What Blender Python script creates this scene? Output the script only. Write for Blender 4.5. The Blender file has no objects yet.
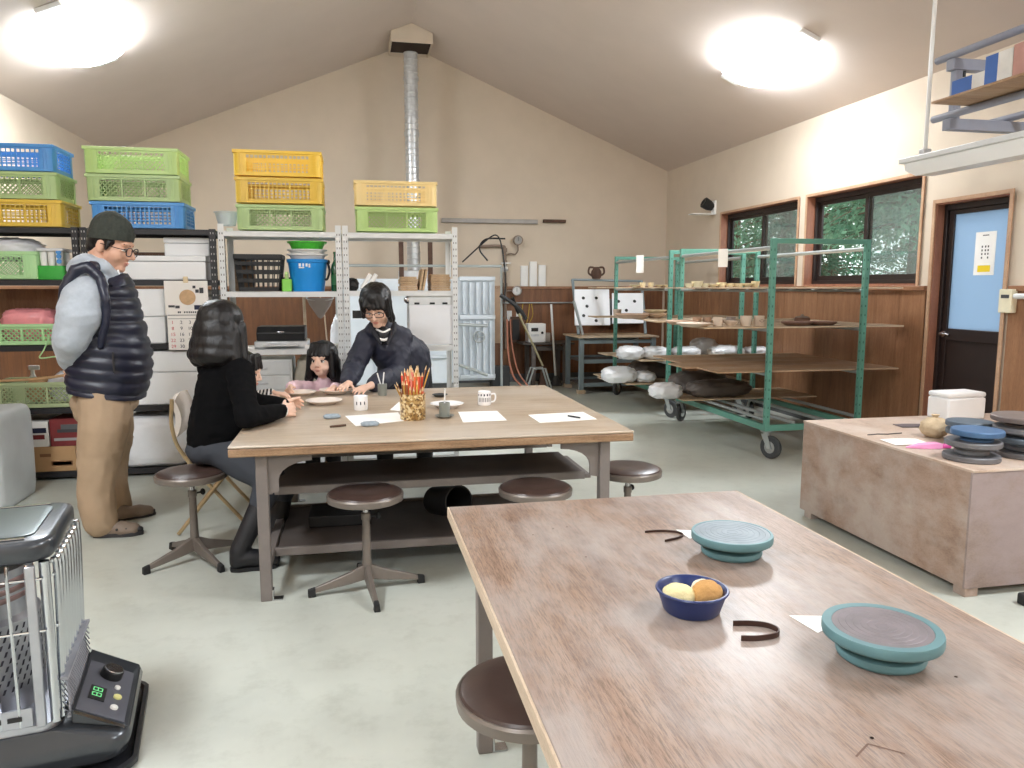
import bpy, bmesh, math, random
from mathutils import Vector, Matrix, Euler
R = math.radians
random.seed(7)
col = bpy.context.scene.collection
V = Vector

# ------------------------------------------------------------------ camera survey (metres, X right, Y into the room, Z up)
CAMH = 1.40
FPX = 760.0
YAW = math.atan(157 / 760)
PITCH = math.atan(97 / 760)
_f = V((math.sin(YAW) * math.cos(PITCH), math.cos(YAW) * math.cos(PITCH), -math.sin(PITCH)))
_r = V((math.cos(YAW), -math.sin(YAW), 0))
_u = _r.cross(_f)
CAM = V((0, 0, CAMH))
def ray(x, y): return _f + _r * ((x - 512) / FPX) - _u * ((y - 384) / FPX)
def PY(x, y, Y):
    d = ray(x, y); return CAM + d * (Y / d.y)
def PZ(x, y, z):
    d = ray(x, y); return CAM + d * ((z - CAMH) / d.z)
def PX(x, y, X):
    d = ray(x, y); return CAM + d * (X / d.x)

# ------------------------------------------------------------------ materials
def lin(c):
    c = c / 255.0
    return c / 12.92 if c <= 0.04045 else ((c + 0.055) / 1.055) ** 2.4
def rgb(r, g, b): return (lin(r), lin(g), lin(b), 1.0)

def new_mat(name):
    m = bpy.data.materials.new(name); m.use_nodes = True
    nt = m.node_tree
    b = nt.nodes['Principled BSDF']
    return m, nt, b

def coords(nt, scale=(1, 1, 1), rot=(0, 0, 0)):
    tc = nt.nodes.new('ShaderNodeTexCoord'); mp = nt.nodes.new('ShaderNodeMapping')
    mp.inputs['Scale'].default_value = scale; mp.inputs['Rotation'].default_value = rot
    nt.links.new(tc.outputs['Object'], mp.inputs['Vector'])
    return mp.outputs['Vector']

def noise(nt, vec, scale, detail=3, rough=0.55, dist=0.0):
    n = nt.nodes.new('ShaderNodeTexNoise')
    n.inputs['Scale'].default_value = scale; n.inputs['Detail'].default_value = detail
    n.inputs['Roughness'].default_value = rough; n.inputs['Distortion'].default_value = dist
    nt.links.new(vec, n.inputs['Vector'])
    return n.outputs['Fac']

def ramp(nt, fac, stops):
    r = nt.nodes.new('ShaderNodeValToRGB')
    el = r.color_ramp.elements
    el[0].position, el[0].color = stops[0]
    el[1].position, el[1].color = stops[-1]
    for p, c in stops[1:-1]:
        e = el.new(p); e.color = c
    nt.links.new(fac, r.inputs['Fac'])
    return r.outputs['Color']

def mixc(nt, fac, a, b, mode='MIX'):
    m = nt.nodes.new('ShaderNodeMix'); m.data_type = 'RGBA'; m.blend_type = mode
    for s, v in ((m.inputs[0], fac), (m.inputs[6], a), (m.inputs[7], b)):
        if hasattr(v, 'is_linked'): nt.links.new(v, s)
        else: s.default_value = v
    return m.outputs[2]

def bump(nt, b, fac, strength=0.2, dist=0.01):
    n = nt.nodes.new('ShaderNodeBump')
    n.inputs['Strength'].default_value = strength; n.inputs['Distance'].default_value = dist
    nt.links.new(fac, n.inputs['Height']); nt.links.new(n.outputs['Normal'], b.inputs['Normal'])

def shade(c, k): return (min(1, c[0] * k), min(1, c[1] * k), min(1, c[2] * k), 1)

def mk(name, c, rough=0.6, metal=0.0, var=0.10, scale=9.0, bmp=0.0, bscale=60.0, trans=0.0, alpha=None, spec=None, coat=0.0, sheen=0.0):
    """plain material with a little mottling"""
    m, nt, b = new_mat(name)
    b.inputs['Roughness'].default_value = rough; b.inputs['Metallic'].default_value = metal
    if spec is not None: b.inputs['Specular IOR Level'].default_value = spec
    if coat: b.inputs['Coat Weight'].default_value = coat
    if sheen: b.inputs['Sheen Weight'].default_value = sheen
    if trans: b.inputs['Transmission Weight'].default_value = trans
    if alpha is not None: b.inputs['Alpha'].default_value = alpha
    v = coords(nt)
    if var > 0:
        f = noise(nt, v, scale, 4)
        k = ramp(nt, f, [(0.3, shade(c, 1 - var)), (0.7, shade(c, 1 + var))])
        nt.links.new(k, b.inputs['Base Color'])
    else:
        b.inputs['Base Color'].default_value = c
    if bmp > 0:
        bump(nt, b, noise(nt, v, bscale, 4), bmp, 0.004)
    return m

def mk_wood(name, c1, c2, c3, stretch=(1, 12, 12), scale=3.0, rough=0.5, patch=None, patchscale=1.6, patchmix=0.5, grain=0.35, bmp=0.12, coat=0.0):
    """wood with grain along the axis whose stretch is smallest; optional worn patches"""
    m, nt, b = new_mat(name)
    b.inputs['Roughness'].default_value = rough
    if coat: b.inputs['Coat Weight'].default_value = coat; b.inputs['Coat Roughness'].default_value = 0.25
    v = coords(nt, stretch)
    f = noise(nt, v, scale, 8, 0.62, 0.35)
    c = ramp(nt, f, [(0.28, c1), (0.5, c2), (0.74, c3)])
    v2 = coords(nt, tuple(s * 3.2 for s in stretch))
    f2 = noise(nt, v2, scale * 4, 4, 0.7)
    dark = ramp(nt, f2, [(0.36, (1 - grain, 1 - grain, 1 - grain, 1)), (0.55, (1, 1, 1, 1))])
    c = mixc(nt, 1.0, c, dark, 'MULTIPLY')
    if patch:
        v3 = coords(nt, tuple(0.55 + 0.45 * min(s, 4) / 2 for s in stretch))
        f3 = noise(nt, v3, patchscale, 6, 0.65)
        k = ramp(nt, f3, [(0.40, (0, 0, 0, 1)), (0.62, (patchmix, patchmix, patchmix, 1))])
        c = mixc(nt, k, c, patch)
    nt.links.new(c, b.inputs['Base Color'])
    bump(nt, b, f2, bmp, 0.002)
    return m

# ------------------------------------------------------------------ mesh builder
class MB:
    def __init__(s): s.v, s.f, s.mi = [], [], []
    def add(s, vs, fs, m=0):
        b = len(s.v); s.v += [V(p) for p in vs]
        for q in fs: s.f.append([b + i for i in q]); s.mi.append(m)
        return s
    def box(s, c, d, rot=None, m=0):
        x, y, z = d[0] / 2, d[1] / 2, d[2] / 2
        ps = [V((i * x, j * y, k * z)) for k in (-1, 1) for j in (-1, 1) for i in (-1, 1)]
        if rot is not None:
            M = rot if isinstance(rot, Matrix) else Euler(rot).to_matrix()
            ps = [M @ p for p in ps]
        ps = [p + V(c) for p in ps]
        return s.add(ps, [(0, 2, 3, 1), (4, 5, 7, 6), (0, 1, 5, 4), (2, 6, 7, 3), (0, 4, 6, 2), (1, 3, 7, 5)], m)
    def b2(s, lo, hi, m=0):
        return s.box([(a + b) / 2 for a, b in zip(lo, hi)], [abs(b - a) for a, b in zip(lo, hi)], None, m)
    def bar(s, p0, p1, w, h, m=0, up=(0, 0, 1)):
        """rectangular bar between two points, w across, h along up"""
        p0, p1 = V(p0), V(p1); d = p1 - p0; L = d.length; z = d.normalized()
        u = V(up)
        if abs(z.dot(u)) > 0.98: u = V((0, 1, 0))
        x = u.cross(z).normalized(); y = z.cross(x)
        M = Matrix((x, y, z)).transposed()
        return s.box((p0 + p1) / 2, (w, h, L), M, m)
    def loops(s, rings, closed=True, cap=True, m=0):
        """skin a list of equally long rings"""
        n = len(rings[0]); b = len(s.v)
        for r in rings: s.v += [V(p) for p in r]
        for i in range(len(rings) - 1):
            for j in range(n if closed else n - 1):
                k = (j + 1) % n
                s.f.append([b + i * n + j, b + i * n + k, b + (i + 1) * n + k, b + (i + 1) * n + j]); s.mi.append(m)
        if cap:
            s.f.append([b + j for j in range(n)][::-1]); s.mi.append(m)
            s.f.append([b + (len(rings) - 1) * n + j for j in range(n)]); s.mi.append(m)
        return s
    def cyl(s, p0, p1, r0, r1=None, n=16, m=0, cap=True):
        p0, p1 = V(p0), V(p1); r1 = r0 if r1 is None else r1
        z = (p1 - p0).normalized(); x = z.orthogonal().normalized(); y = z.cross(x)
        rg = lambda c, r: [c + (x * math.cos(2 * math.pi * j / n) + y * math.sin(2 * math.pi * j / n)) * r for j in range(n)]
        return s.loops([rg(p0, r0), rg(p1, r1)], True, cap, m)
    def tube(s, pts, r, n=8, m=0, closed=False, flat=1.0):
        pts = [V(p) for p in pts]; N = len(pts)
        rs = list(r) if hasattr(r, '__len__') else [r] * N
        rings = []; px = None
        for i, p in enumerate(pts):
            a = pts[(i - 1) % N] if closed or i > 0 else p
            c = pts[(i + 1) % N] if closed or i < N - 1 else p
            t = (c - a).normalized()
            x = t.orthogonal().normalized() if px is None else (px - t * px.dot(t)).normalized()
            px = x; y = t.cross(x)
            rings.append([p + (x * math.cos(2 * math.pi * j / n) + y * flat * math.sin(2 * math.pi * j / n)) * rs[i] for j in range(n)])
        if closed: rings.append(rings[0])
        return s.loops(rings, True, not closed, m)
    def lathe(s, prof, c=(0, 0, 0), n=32, m=0, M=None, sx=1.0, sy=1.0):
        c = V(c); rings = []
        for r, z in prof:
            r = max(r, 1e-5)
            ring = [V((r * sx * math.cos(2 * math.pi * j / n), r * sy * math.sin(2 * math.pi * j / n), z)) for j in range(n)]
            rings.append([(M @ p if M is not None else p) + c for p in ring])
        return s.loops(rings, True, True, m)
    def prism(s, poly, h, M=None, c=(0, 0, 0), m=0):
        n = len(poly); c = V(c)
        T = lambda p: (M @ V(p) if M is not None else V(p)) + c
        vs = [T((x, y, 0)) for x, y in poly] + [T((x, y, h)) for x, y in poly]
        fs = [tuple(range(n))[::-1], tuple(range(n, 2 * n))] + [(i, (i + 1) % n, n + (i + 1) % n, n + i) for i in range(n)]
        return s.add(vs, fs, m)
    def ell(s, c, r, rot=None, n=16, k=10, m=0):
        c = V(c); M = None
        if rot is not None: M = rot if isinstance(rot, Matrix) else Euler(rot).to_matrix()
        rings = []
        for i in range(k + 1):
            t = math.pi * i / k - math.pi / 2
            q = max(math.cos(t), 1e-4)
            ring = [V((r[0] * q * math.cos(2 * math.pi * j / n), r[1] * q * math.sin(2 * math.pi * j / n), r[2] * math.sin(t))) for j in range(n)]
            rings.append([(M @ p if M is not None else p) + c for p in ring])
        return s.loops(rings, True, True, m)
    def cap(s, p0, p1, r0, r1, n=14, m=0):
        """tapered capsule"""
        p0, p1 = V(p0), V(p1)
        s.cyl(p0, p1, r0, r1, n, m)
        s.ell(p0, (r0,) * 3, None, n, 8, m); s.ell(p1, (r1,) * 3, None, n, 8, m)
        return s
    def chain(s, pts, rs, n=14, m=0):
        for i in range(len(pts) - 1): s.cap(pts[i], pts[i + 1], rs[i], rs[i + 1], n, m)
        return s
    def grid(s, fn, nu, nv, th=0.0, m=0):
        """surface fn(u,v) -> point, with thickness th along its normal"""
        P = [[V(fn(i / nu, j / nv)) for j in range(nv + 1)] for i in range(nu + 1)]
        b = len(s.v); w = nv + 1
        for row in P: s.v += row
        top = []
        for i in range(nu):
            for j in range(nv): top.append((i * w + j, (i + 1) * w + j, (i + 1) * w + j + 1, i * w + j + 1))
        for q in top: s.f.append([b + k for k in q]); s.mi.append(m)
        if th:
            b2 = len(s.v)
            for i in range(nu + 1):
                for j in range(nv + 1):
                    a = P[min(i + 1, nu)][j] - P[max(i - 1, 0)][j]; c = P[i][min(j + 1, nv)] - P[i][max(j - 1, 0)]
                    s.v.append(P[i][j] - a.cross(c).normalized() * th)
            for q in top: s.f.append([b2 + k for k in q][::-1]); s.mi.append(m)
            edge = [(i, 0) for i in range(nu)] + [(nu, j) for j in range(nv)] + [(i, nv) for i in range(nu, 0, -1)] + [(0, j) for j in range(nv, 0, -1)]
            idx = [i * w + j for i, j in edge]
            for k in range(len(idx)):
                a, c = idx[k], idx[(k + 1) % len(idx)]
                s.f.append([b + c, b + a, b2 + a, b2 + c]); s.mi.append(m)
        return s
    def mesh(s, name):
        me = bpy.data.meshes.new(name)
        me.from_pydata([tuple(p) for p in s.v], [], s.f)
        me.polygons.foreach_set('material_index', s.mi)
        bm = bmesh.new(); bm.from_mesh(me)
        bmesh.ops.recalc_face_normals(bm, faces=bm.faces)
        bm.to_mesh(me); bm.free(); me.update()
        return me
    def build(s, name, mat, parent=None, smooth=35, bevel=0.0, world=False, seg=2):
        if world and parent is not None:
            o3 = origin(parent)
            M = o3.inverted(); s.v = [M @ p for p in s.v]
        me = s.mesh(name)
        finish(me, mat, smooth)
        o = bpy.data.objects.new(name, me); col.objects.link(o)
        if parent is not None: o.parent = parent
        if bevel:
            b = o.modifiers.new('bevel', 'BEVEL'); b.width = bevel; b.segments = seg; b.limit_method = 'ANGLE'; b.angle_limit = R(40)
        return o
    def blob(s, name, mat, parent=None, voxel=0.008, it=4, world=True, keep=None, fac=0.5, extra=None):
        """union of everything into one continuous skin (voxel remesh), then relaxed"""
        if world and parent is not None:
            M = origin(parent).inverted(); s.v = [M @ p for p in s.v]
        me = s.mesh(name + '_raw')
        t = bpy.data.objects.new(name + '_raw', me); col.objects.link(t)
        rm = t.modifiers.new('r', 'REMESH'); rm.mode = 'VOXEL'; rm.voxel_size = voxel
        if it:
            sm = t.modifiers.new('s', 'SMOOTH'); sm.factor = fac; sm.iterations = it
        dg = bpy.context.evaluated_depsgraph_get()
        out = bpy.data.meshes.new_from_object(t.evaluated_get(dg))
        bpy.data.objects.remove(t); bpy.data.meshes.remove(me)
        out.name = name
        out.materials.clear()
        for p in out.polygons: p.material_index = 0
        finish(out, mat, 180)
        o = bpy.data.objects.new(name, out); col.objects.link(o)
        if parent is not None: o.parent = parent
        return o

def finish(me, mat, smooth=35):
    mats = mat if isinstance(mat, (list, tuple)) else [mat]
    for q in mats: me.materials.append(q)
    if smooth:
        me.polygons.foreach_set('use_smooth', [True] * len(me.polygons))
        if smooth < 180: me.set_sharp_from_angle(angle=R(smooth))

def origin(o):
    M = Matrix.LocRotScale(o.location, o.rotation_euler, o.scale)
    while o.parent is not None:
        o = o.parent; M = Matrix.LocRotScale(o.location, o.rotation_euler, o.scale) @ M
    return M

def tag(o, label, cat, group=None):
    o['label'] = label; o['category'] = cat
    if group: o['group'] = group
    return o
def thing(name, label, cat, loc=(0, 0, 0), rz=0.0, group=None, rot=None):
    o = bpy.data.objects.new(name, None); col.objects.link(o)
    o.empty_display_size = 0.1
    o.location = loc; o.rotation_euler = rot if rot is not None else (0, 0, rz)
    return tag(o, label, cat, group)
def struct(o, label=None):
    o['kind'] = 'structure'
    if label: o['label'] = label
    return o
def kids(o): return [c for c in col.objects if c.parent is o]
def dup(src, loc, rz=None, label=None, group=None, mats=None, rot=None, scale=None):
    """copy a thing with its parts and sub-parts; mats swaps materials by name on the copy"""
    def cp(o, par):
        c = o.copy(); col.objects.link(c)
        if par is not None: c.parent = par
        if mats and c.type == 'MESH':
            for i, sl in enumerate(c.material_slots):
                new = mats.get(sl.material.name)
                if new is not None: sl.link = 'OBJECT'; sl.material = new
        for ch in KIDS.get(o.name, []): cp(ch, c)
        return c
    KIDS = {}
    for ch in col.objects:
        if ch.parent is not None: KIDS.setdefault(ch.parent.name, []).append(ch)
    r = cp(src, None)
    r.location = loc
    if rz is not None: r.rotation_euler = (0, 0, rz)
    if rot is not None: r.rotation_euler = rot
    if scale is not None: r.scale = scale
    if label: r['label'] = label
    if group: r['group'] = group
    return r
def rrect(w, d, r, n=5):
    """rounded rectangle outline"""
    out = []
    for cx, cy, a in ((w / 2 - r, d / 2 - r, 0), (-w / 2 + r, d / 2 - r, 90), (-w / 2 + r, -d / 2 + r, 180), (w / 2 - r, -d / 2 + r, 270)):
        for i in range(n + 1):
            t = R(a + 90 * i / n); out.append((cx + r * math.cos(t), cy + r * math.sin(t)))
    return out
def bez(p0, p1, p2, p3, n=12):
    p0, p1, p2, p3 = map(V, (p0, p1, p2, p3))
    return [p0 * (1 - t) ** 3 + p1 * 3 * t * (1 - t) ** 2 + p2 * 3 * t * t * (1 - t) + p3 * t ** 3 for t in (i / n for i in range(n + 1))]
def spline(pts, n=6):
    """Catmull-Rom through points"""
    P = [V(p) for p in pts]; P = [P[0] * 2 - P[1]] + P + [P[-1] * 2 - P[-2]]
    out = []
    for i in range(1, len(P) - 2):
        a, b, c, d = P[i - 1:i + 3]
        for k in range(n):
            t = k / n
            out.append(0.5 * ((2 * b) + (c - a) * t + (2 * a - 5 * b + 4 * c - d) * t * t + (3 * b - a - 3 * c + d) * t ** 3))
    out.append(P[-2]); return out
def text_mesh(s, size, M, mat, name, parent, th=0.0006):
    """short lettering as a mesh; M places it (x along the line, y up, z out of the surface)"""
    cu = bpy.data.curves.new(name, 'FONT'); cu.body = s; cu.size = size; cu.align_x = 'CENTER'; cu.align_y = 'CENTER'; cu.extrude = th
    t = bpy.data.objects.new(name, cu); col.objects.link(t)
    dg = bpy.context.evaluated_depsgraph_get()
    me = bpy.data.meshes.new_from_object(t.evaluated_get(dg)); bpy.data.objects.remove(t)
    me.transform(M); me.materials.clear(); me.materials.append(mat)
    o = bpy.data.objects.new(name, me); col.objects.link(o); o.parent = parent
    return o
# ------------------------------------------------------------------ the room
XL, XR, YB, YF = -3.06, 4.66, 11.0, -3.6
EAVE, RX, RZ = 3.12, 0.80, 4.70
SL = (RZ - EAVE) / (XR - RX)
def ceil_z(x): return RZ - abs(x - RX) * SL

M_wall = mk('plaster_beige', rgb(210, 196, 178), 0.85, var=0.03, scale=3, bmp=0.05, bscale=120)
M_ceil = mk('ceiling_board', rgb(206, 193, 184), 0.9, var=0.025, scale=2, bmp=0.03, bscale=150)
def floor_mat():
    m, nt, b = new_mat('painted_concrete')
    v = coords(nt)
    f1 = noise(nt, v, 0.9, 6, 0.6); f2 = noise(nt, v, 7, 6, 0.7)
    c = ramp(nt, f1, [(0.3, rgb(176, 180, 172)), (0.52, rgb(194, 198, 189)), (0.75, rgb(206, 208, 200))])
    k = ramp(nt, f2, [(0.30, (0.80, 0.80, 0.78, 1)), (0.5, (1, 1, 1, 1))])
    c = mixc(nt, 0.7, c, k, 'MULTIPLY')
    nt.links.new(c, b.inputs['Base Color'])
    r = ramp(nt, f2, [(0.3, (0.30, 0.30, 0.30, 1)), (0.7, (0.46, 0.46, 0.46, 1))])
    nt.links.new(r, b.inputs['Roughness'])
    bump(nt, b, f2, 0.04, 0.003)
    return m
M_floor = floor_mat()
M_wains = mk_wood('wainscot_plywood', rgb(104, 68, 46), rgb(124, 82, 54), rgb(142, 96, 62), (10, 10, 1), 2.2, 0.45, grain=0.22)
M_wainr = mk_wood('wainscot_boards', rgb(136, 96, 68), rgb(156, 112, 80), rgb(170, 126, 92), (9, 9, 1), 2.5, 0.5, grain=0.22)
M_rail = mk_wood('oiled_trim', rgb(128, 88, 62), rgb(150, 106, 76), rgb(166, 122, 90), (6, 1, 6), 3, 0.45, grain=0.2)
M_back = mk('board_gap', rgb(48, 32, 24), 0.8)
M_skirt = mk('grey_skirting', rgb(96, 98, 100), 0.7, var=0.12)
M_brownalu = mk('dark_brown_aluminium', rgb(44, 34, 32), 0.4, metal=0.2, var=0.04)

struct(MB().b2((XL - .15, YF - .15, -.15), (XR + .15, YB + .15, 0)).build('floor', M_floor), 'pale grey painted concrete floor')
def gable(y0, y1):
    mb = MB()
    poly = [(XL - .15, 0), (XR + .15, 0), (XR + .15, EAVE), (RX, RZ + .02), (XL - .15, EAVE)]
    M = Matrix(((1, 0, 0), (0, 0, -1), (0, 1, 0)))        # x, z plane, extruded along -y
    mb.prism(poly, y1 - y0, M, (0, y1, 0)); return mb
struct(gable(YB, YB + .15).build('wall_back', M_wall, smooth=0), 'beige plaster gable wall at the far end')
struct(gable(YF - .15, YF).build('wall_front', M_wall, smooth=0), 'beige gable wall behind the viewer')
struct(MB().b2((XL - .15, YF, 0), (XL, YB, EAVE + .06)).build('wall_left', M_wall, smooth=0), 'beige plaster side wall behind the black racks')
W1, W2, DR, WZ = (7.45, 9.22), (5.63, 7.31), (4.74, 5.48), (1.41, 2.34)
mb = MB()
for y0, y1, z0, z1 in ((YF, DR[0], 0, EAVE), (DR[0], DR[1], 2.08, EAVE), (DR[1], W2[0], 0, EAVE), (W2[0], W2[1], 0, WZ[0]), (W2[0], W2[1], WZ[1], EAVE),
                       (W2[1], W1[0], 0, EAVE), (W1[0], W1[1], 0, WZ[0]), (W1[0], W1[1], WZ[1], EAVE), (W1[1], YB, 0, EAVE)):
    mb.b2((XR, y0, z0), (XR + .16, y1, z1 + (.06 if z1 == EAVE else 0)))
struct(mb.build('wall_right', M_wall, smooth=0), 'beige plaster side wall with the windows and the door')
mb = MB()
for sx, xe in ((1, XR + .3), (-1, XL - .3)):
    n = V((sx * SL, 0, 1)).normalized()
    a = [V((RX, YF - .2, RZ)), V((xe, YF - .2, ceil_z(xe))), V((xe, YB + .2, ceil_z(xe))), V((RX, YB + .2, RZ))]
    mb.add(a + [p + V((0, 0, .12)) for p in a], [(0, 1, 2, 3), (4, 7, 6, 5), (0, 4, 5, 1), (1, 5, 6, 2), (2, 6, 7, 3), (3, 7, 4, 0)])
struct(mb.build('ceiling', M_ceil, smooth=0), 'grey beige vaulted ceiling')

# wainscot: dark backing, boards with open joints, and a cap rail
def wainscot(name, mat, p0, p1, nrm, z1=1.37, w=0.45, cap=True):
    p0, p1, nrm = V(p0), V(p1), V(nrm); d = (p1 - p0); L = d.length; d.normalize()
    def slab(mb, a, b, z0, z1, t0, t1):
        q = [p0 + d * a + nrm * t0, p0 + d * b + nrm * t1]
        mb.b2((min(q[0].x, q[1].x), min(q[0].y, q[1].y), z0), (max(q[0].x, q[1].x), max(q[0].y, q[1].y), z1))
    mb = MB(); slab(mb, 0, L, 0.12, z1, 0.0005, 0.006)
    o = struct(mb.build(name, M_back, smooth=0), 'brown wood panelling of the lower wall')
    mb = MB(); k = max(1, round(L / w)); s = L / k
    for i in range(k): slab(mb, i * s + .0015, (i + 1) * s - .0015, 0.12, z1, 0.006, 0.016)
    mb.build('panel', mat, o, smooth=0)
    if cap:
        mb = MB(); slab(mb, 0, L, z1, z1 + .04, 0.0005, 0.035)
        mb.build('cap_rail', M_rail, o, bevel=.004)
    mb = MB(); slab(mb, 0, L, 0, .12, 0.0005, 0.018)
    b = mb.build('baseboard_' + name.split('_')[-1], M_skirt, None, smooth=0); struct(b)
    return o
wainscot('trim_1', M_wains, (XL + .04, YB, 0), (XR - .04, YB, 0), (0, -1, 0), w=0.9)
wainscot('trim_2', M_wainr, (XR, DR[1] + .045, 0), (XR, YB - .04, 0), (-1, 0, 0), w=0.30)
wainscot('trim_3', M_wainr, (XR, YF, 0), (XR, DR[0] - .045, 0), (-1, 0, 0), w=0.30)
wainscot('trim_4', M_wains, (XL, YF, 0), (XL, YB - .04, 0), (1, 0, 0), w=0.9)

# ------------------------------------------------------------------ windows
def glass_mat(name, tint=(1, 1, 1, 1), haze=0.0, rough=0.0):
    m = bpy.data.materials.new(name); m.use_nodes = True; nt = m.node_tree; nt.nodes.clear()
    out = nt.nodes.new('ShaderNodeOutputMaterial'); mx = nt.nodes.new('ShaderNodeMixShader')
    tr = nt.nodes.new('ShaderNodeBsdfTransparent'); tr.inputs['Color'].default_value = tint
    gl = nt.nodes.new('ShaderNodeBsdfGlossy'); gl.inputs['Roughness'].default_value = 0.02
    fr = nt.nodes.new('ShaderNodeLayerWeight'); pw = nt.nodes.new('ShaderNodeMath'); pw.operation = 'POWER'; pw.inputs[1].default_value = 4.0
    ml = nt.nodes.new('ShaderNodeMath'); ml.operation = 'MULTIPLY_ADD'; ml.inputs[1].default_value = 0.5; ml.inputs[2].default_value = 0.03
    nt.links.new(fr.outputs['Facing'], pw.inputs[0]); nt.links.new(pw.outputs[0], ml.inputs[0]); nt.links.new(ml.outputs[0], mx.inputs['Fac'])
    nt.links.new(tr.outputs['BSDF'], mx.inputs[1]); nt.links.new(gl.outputs['BSDF'], mx.inputs[2])
    s = mx.outputs[0]
    if haze:
        df = nt.nodes.new('ShaderNodeBsdfTranslucent'); df.inputs['Color'].default_value = (0.75, 0.78, 0.78, 1)
        d2 = nt.nodes.new('ShaderNodeBsdfDiffuse'); d2.inputs['Color'].default_value = (0.45, 0.46, 0.46, 1)
        m1 = nt.nodes.new('ShaderNodeMixShader'); m1.inputs['Fac'].default_value = 0.5
        nt.links.new(df.outputs[0], m1.inputs[1]); nt.links.new(d2.outputs[0], m1.inputs[2])
        m2 = nt.nodes.new('ShaderNodeMixShader'); m2.inputs['Fac'].default_value = haze
        nt.links.new(s, m2.inputs[1]); nt.links.new(m1.outputs[0], m2.inputs[2]); s = m2.outputs[0]
    nt.links.new(s, out.inputs['Surface'])
    return m
M_glass = glass_mat('clear_glass', (0.93, 0.97, 0.95, 1))
M_screen = glass_mat('insect_mesh', (0.80, 0.82, 0.82, 1), haze=0.16)
M_reveal = mk_wood('reveal_wood', rgb(128, 84, 66), rgb(150, 100, 78), rgb(166, 114, 88), (6, 6, 1), 3, 0.45, grain=0.18)
M_trimedge = mk_wood('pale_trim', rgb(176, 140, 112), rgb(192, 156, 126), rgb(206, 172, 142), (1, 1, 1), 5, 0.5, grain=0.12)
def window(k, y0, y1, z0, z1):
    root = bpy.data.objects.new('window_%d' % k, None); col.objects.link(root); struct(root, 'sliding window with dark frame and brown wood reveal on the right wall')
    root.location = (XR, (y0 + y1) / 2, z0)
    mb = MB(); t = .02                                             # wooden reveal
    mb.b2((XR - .012, y0 + .0005, z0 + .0005), (XR + .158, y0 + t, z1 - .0005)); mb.b2((XR - .012, y1 - t, z0 + .0005), (XR + .158, y1 - .0005, z1 - .0005))
    mb.b2((XR - .012, y0 + t, z0 + .0005), (XR + .158, y1 - t, z0 + t)); mb.b2((XR - .012, y0 + t, z1 - t), (XR + .158, y1 - t, z1 - .0005))
    mb.build('reveal', M_reveal, root, world=True, smooth=0)
    mb = MB()                                                      # casing edge
    for a in ((y0 - .012, y0 + .014, z0, z1 + .012), (y1 - .014, y1 + .012, z0, z1 + .012), (y0 + .014, y1 - .014, z1 - .014, z1 + .012)):
        mb.b2((XR - .02, a[0], a[2]), (XR - .0125, a[1], a[3]))
    mb.build('casing', M_trimedge, root, world=True, smooth=0)
    yi0, yi1, zi0, zi1 = y0 + t, y1 - t, z0 + t, z1 - t; ym = (yi0 + yi1) / 2
    mb = MB(); x0, x1 = XR + .075, XR + .15                        # outer frame
    for a in ((yi0, yi0 + .03, zi0, zi1), (yi1 - .03, yi1, zi0, zi1), (yi0 + .03, yi1 - .03, zi0, zi0 + .035), (yi0 + .03, yi1 - .03, zi1 - .045, zi1)):
        mb.b2((x0, a[0], a[2]), (x1, a[1], a[3]))
    mb.build('window_frame', M_brownalu, root, world=True, bevel=.002)
    for a, b, x in ((yi0 + .03, ym + .03, XR + .085), (ym - .03, yi1 - .03, XR + .112)):   # two sashes
        z0s, z1s = zi0 + .035, zi1 - .045; w = .045
        mb = MB()
        for c in ((a, a + w, z0s, z1s), (b - w, b, z0s, z1s), (a + w, b - w, z0s, z0s + .05), (a + w, b - w, z1s - .04, z1s)):
            mb.b2((x, c[0], c[2]), (x + .022, c[1], c[3]))
        sash = mb.build('sash', M_brownalu, root, world=True, bevel=.002)
        MB().b2((x + .008, a + w, z0s + .05), (x + .012, b - w, z1s - .04)).build('pane', M_glass, sash, world=True, smooth=0)
    MB().b2((XR + .139, yi0 + .03, zi0 + .035), (XR + .1405, ym, zi1 - .045)).build('insect_screen', M_screen, root, world=True, smooth=0)
    return root
window(1, W1[0], W1[1], *WZ)
window(2, W2[0], W2[1], *WZ)

# ------------------------------------------------------------------ door
M_door = mk('door_dark_brown', rgb(40, 27, 24), 0.45, var=0.05)
def frost():
    m, nt, b = new_mat('frosted_glass')
    b.inputs['Base Color'].default_value = rgb(176, 200, 220); b.inputs['Roughness'].default_value = 0.55
    b.inputs['Transmission Weight'].default_value = 0.0
    tl = nt.nodes.new('ShaderNodeBsdfTranslucent'); tl.inputs['Color'].default_value = rgb(186, 204, 222)
    mx = nt.nodes.new('ShaderNodeMixShader'); mx.inputs['Fac'].default_value = 0.72
    nt.links.new(b.outputs[0], mx.inputs[1]); nt.links.new(tl.outputs[0], mx.inputs[2])
    nt.links.new(mx.outputs[0], nt.nodes['Material Output'].inputs['Surface'])
    bump(nt, b, noise(nt, coords(nt), 260, 2), 0.3, 0.001)
    return m
M_frost = frost()
M_chrome = mk('brushed_nickel', rgb(190, 190, 192), 0.22, metal=1.0, var=0.03)
M_paper = mk('white_paper', rgb(244, 243, 240), 0.8, var=0.015)
M_ink = mk('grey_ink', rgb(70, 70, 74), 0.8, var=0)
M_yellowink = mk('yellow_ink', rgb(238, 208, 40), 0.8, var=0)
root = bpy.data.objects.new('door_1', None); col.objects.link(root); struct(root, 'dark brown door with a frosted glass upper panel')
y0, y1, zt = DR[0], DR[1], 2.08
root.location = (XR, (y0 + y1) / 2, 0)
mb = MB()
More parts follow.
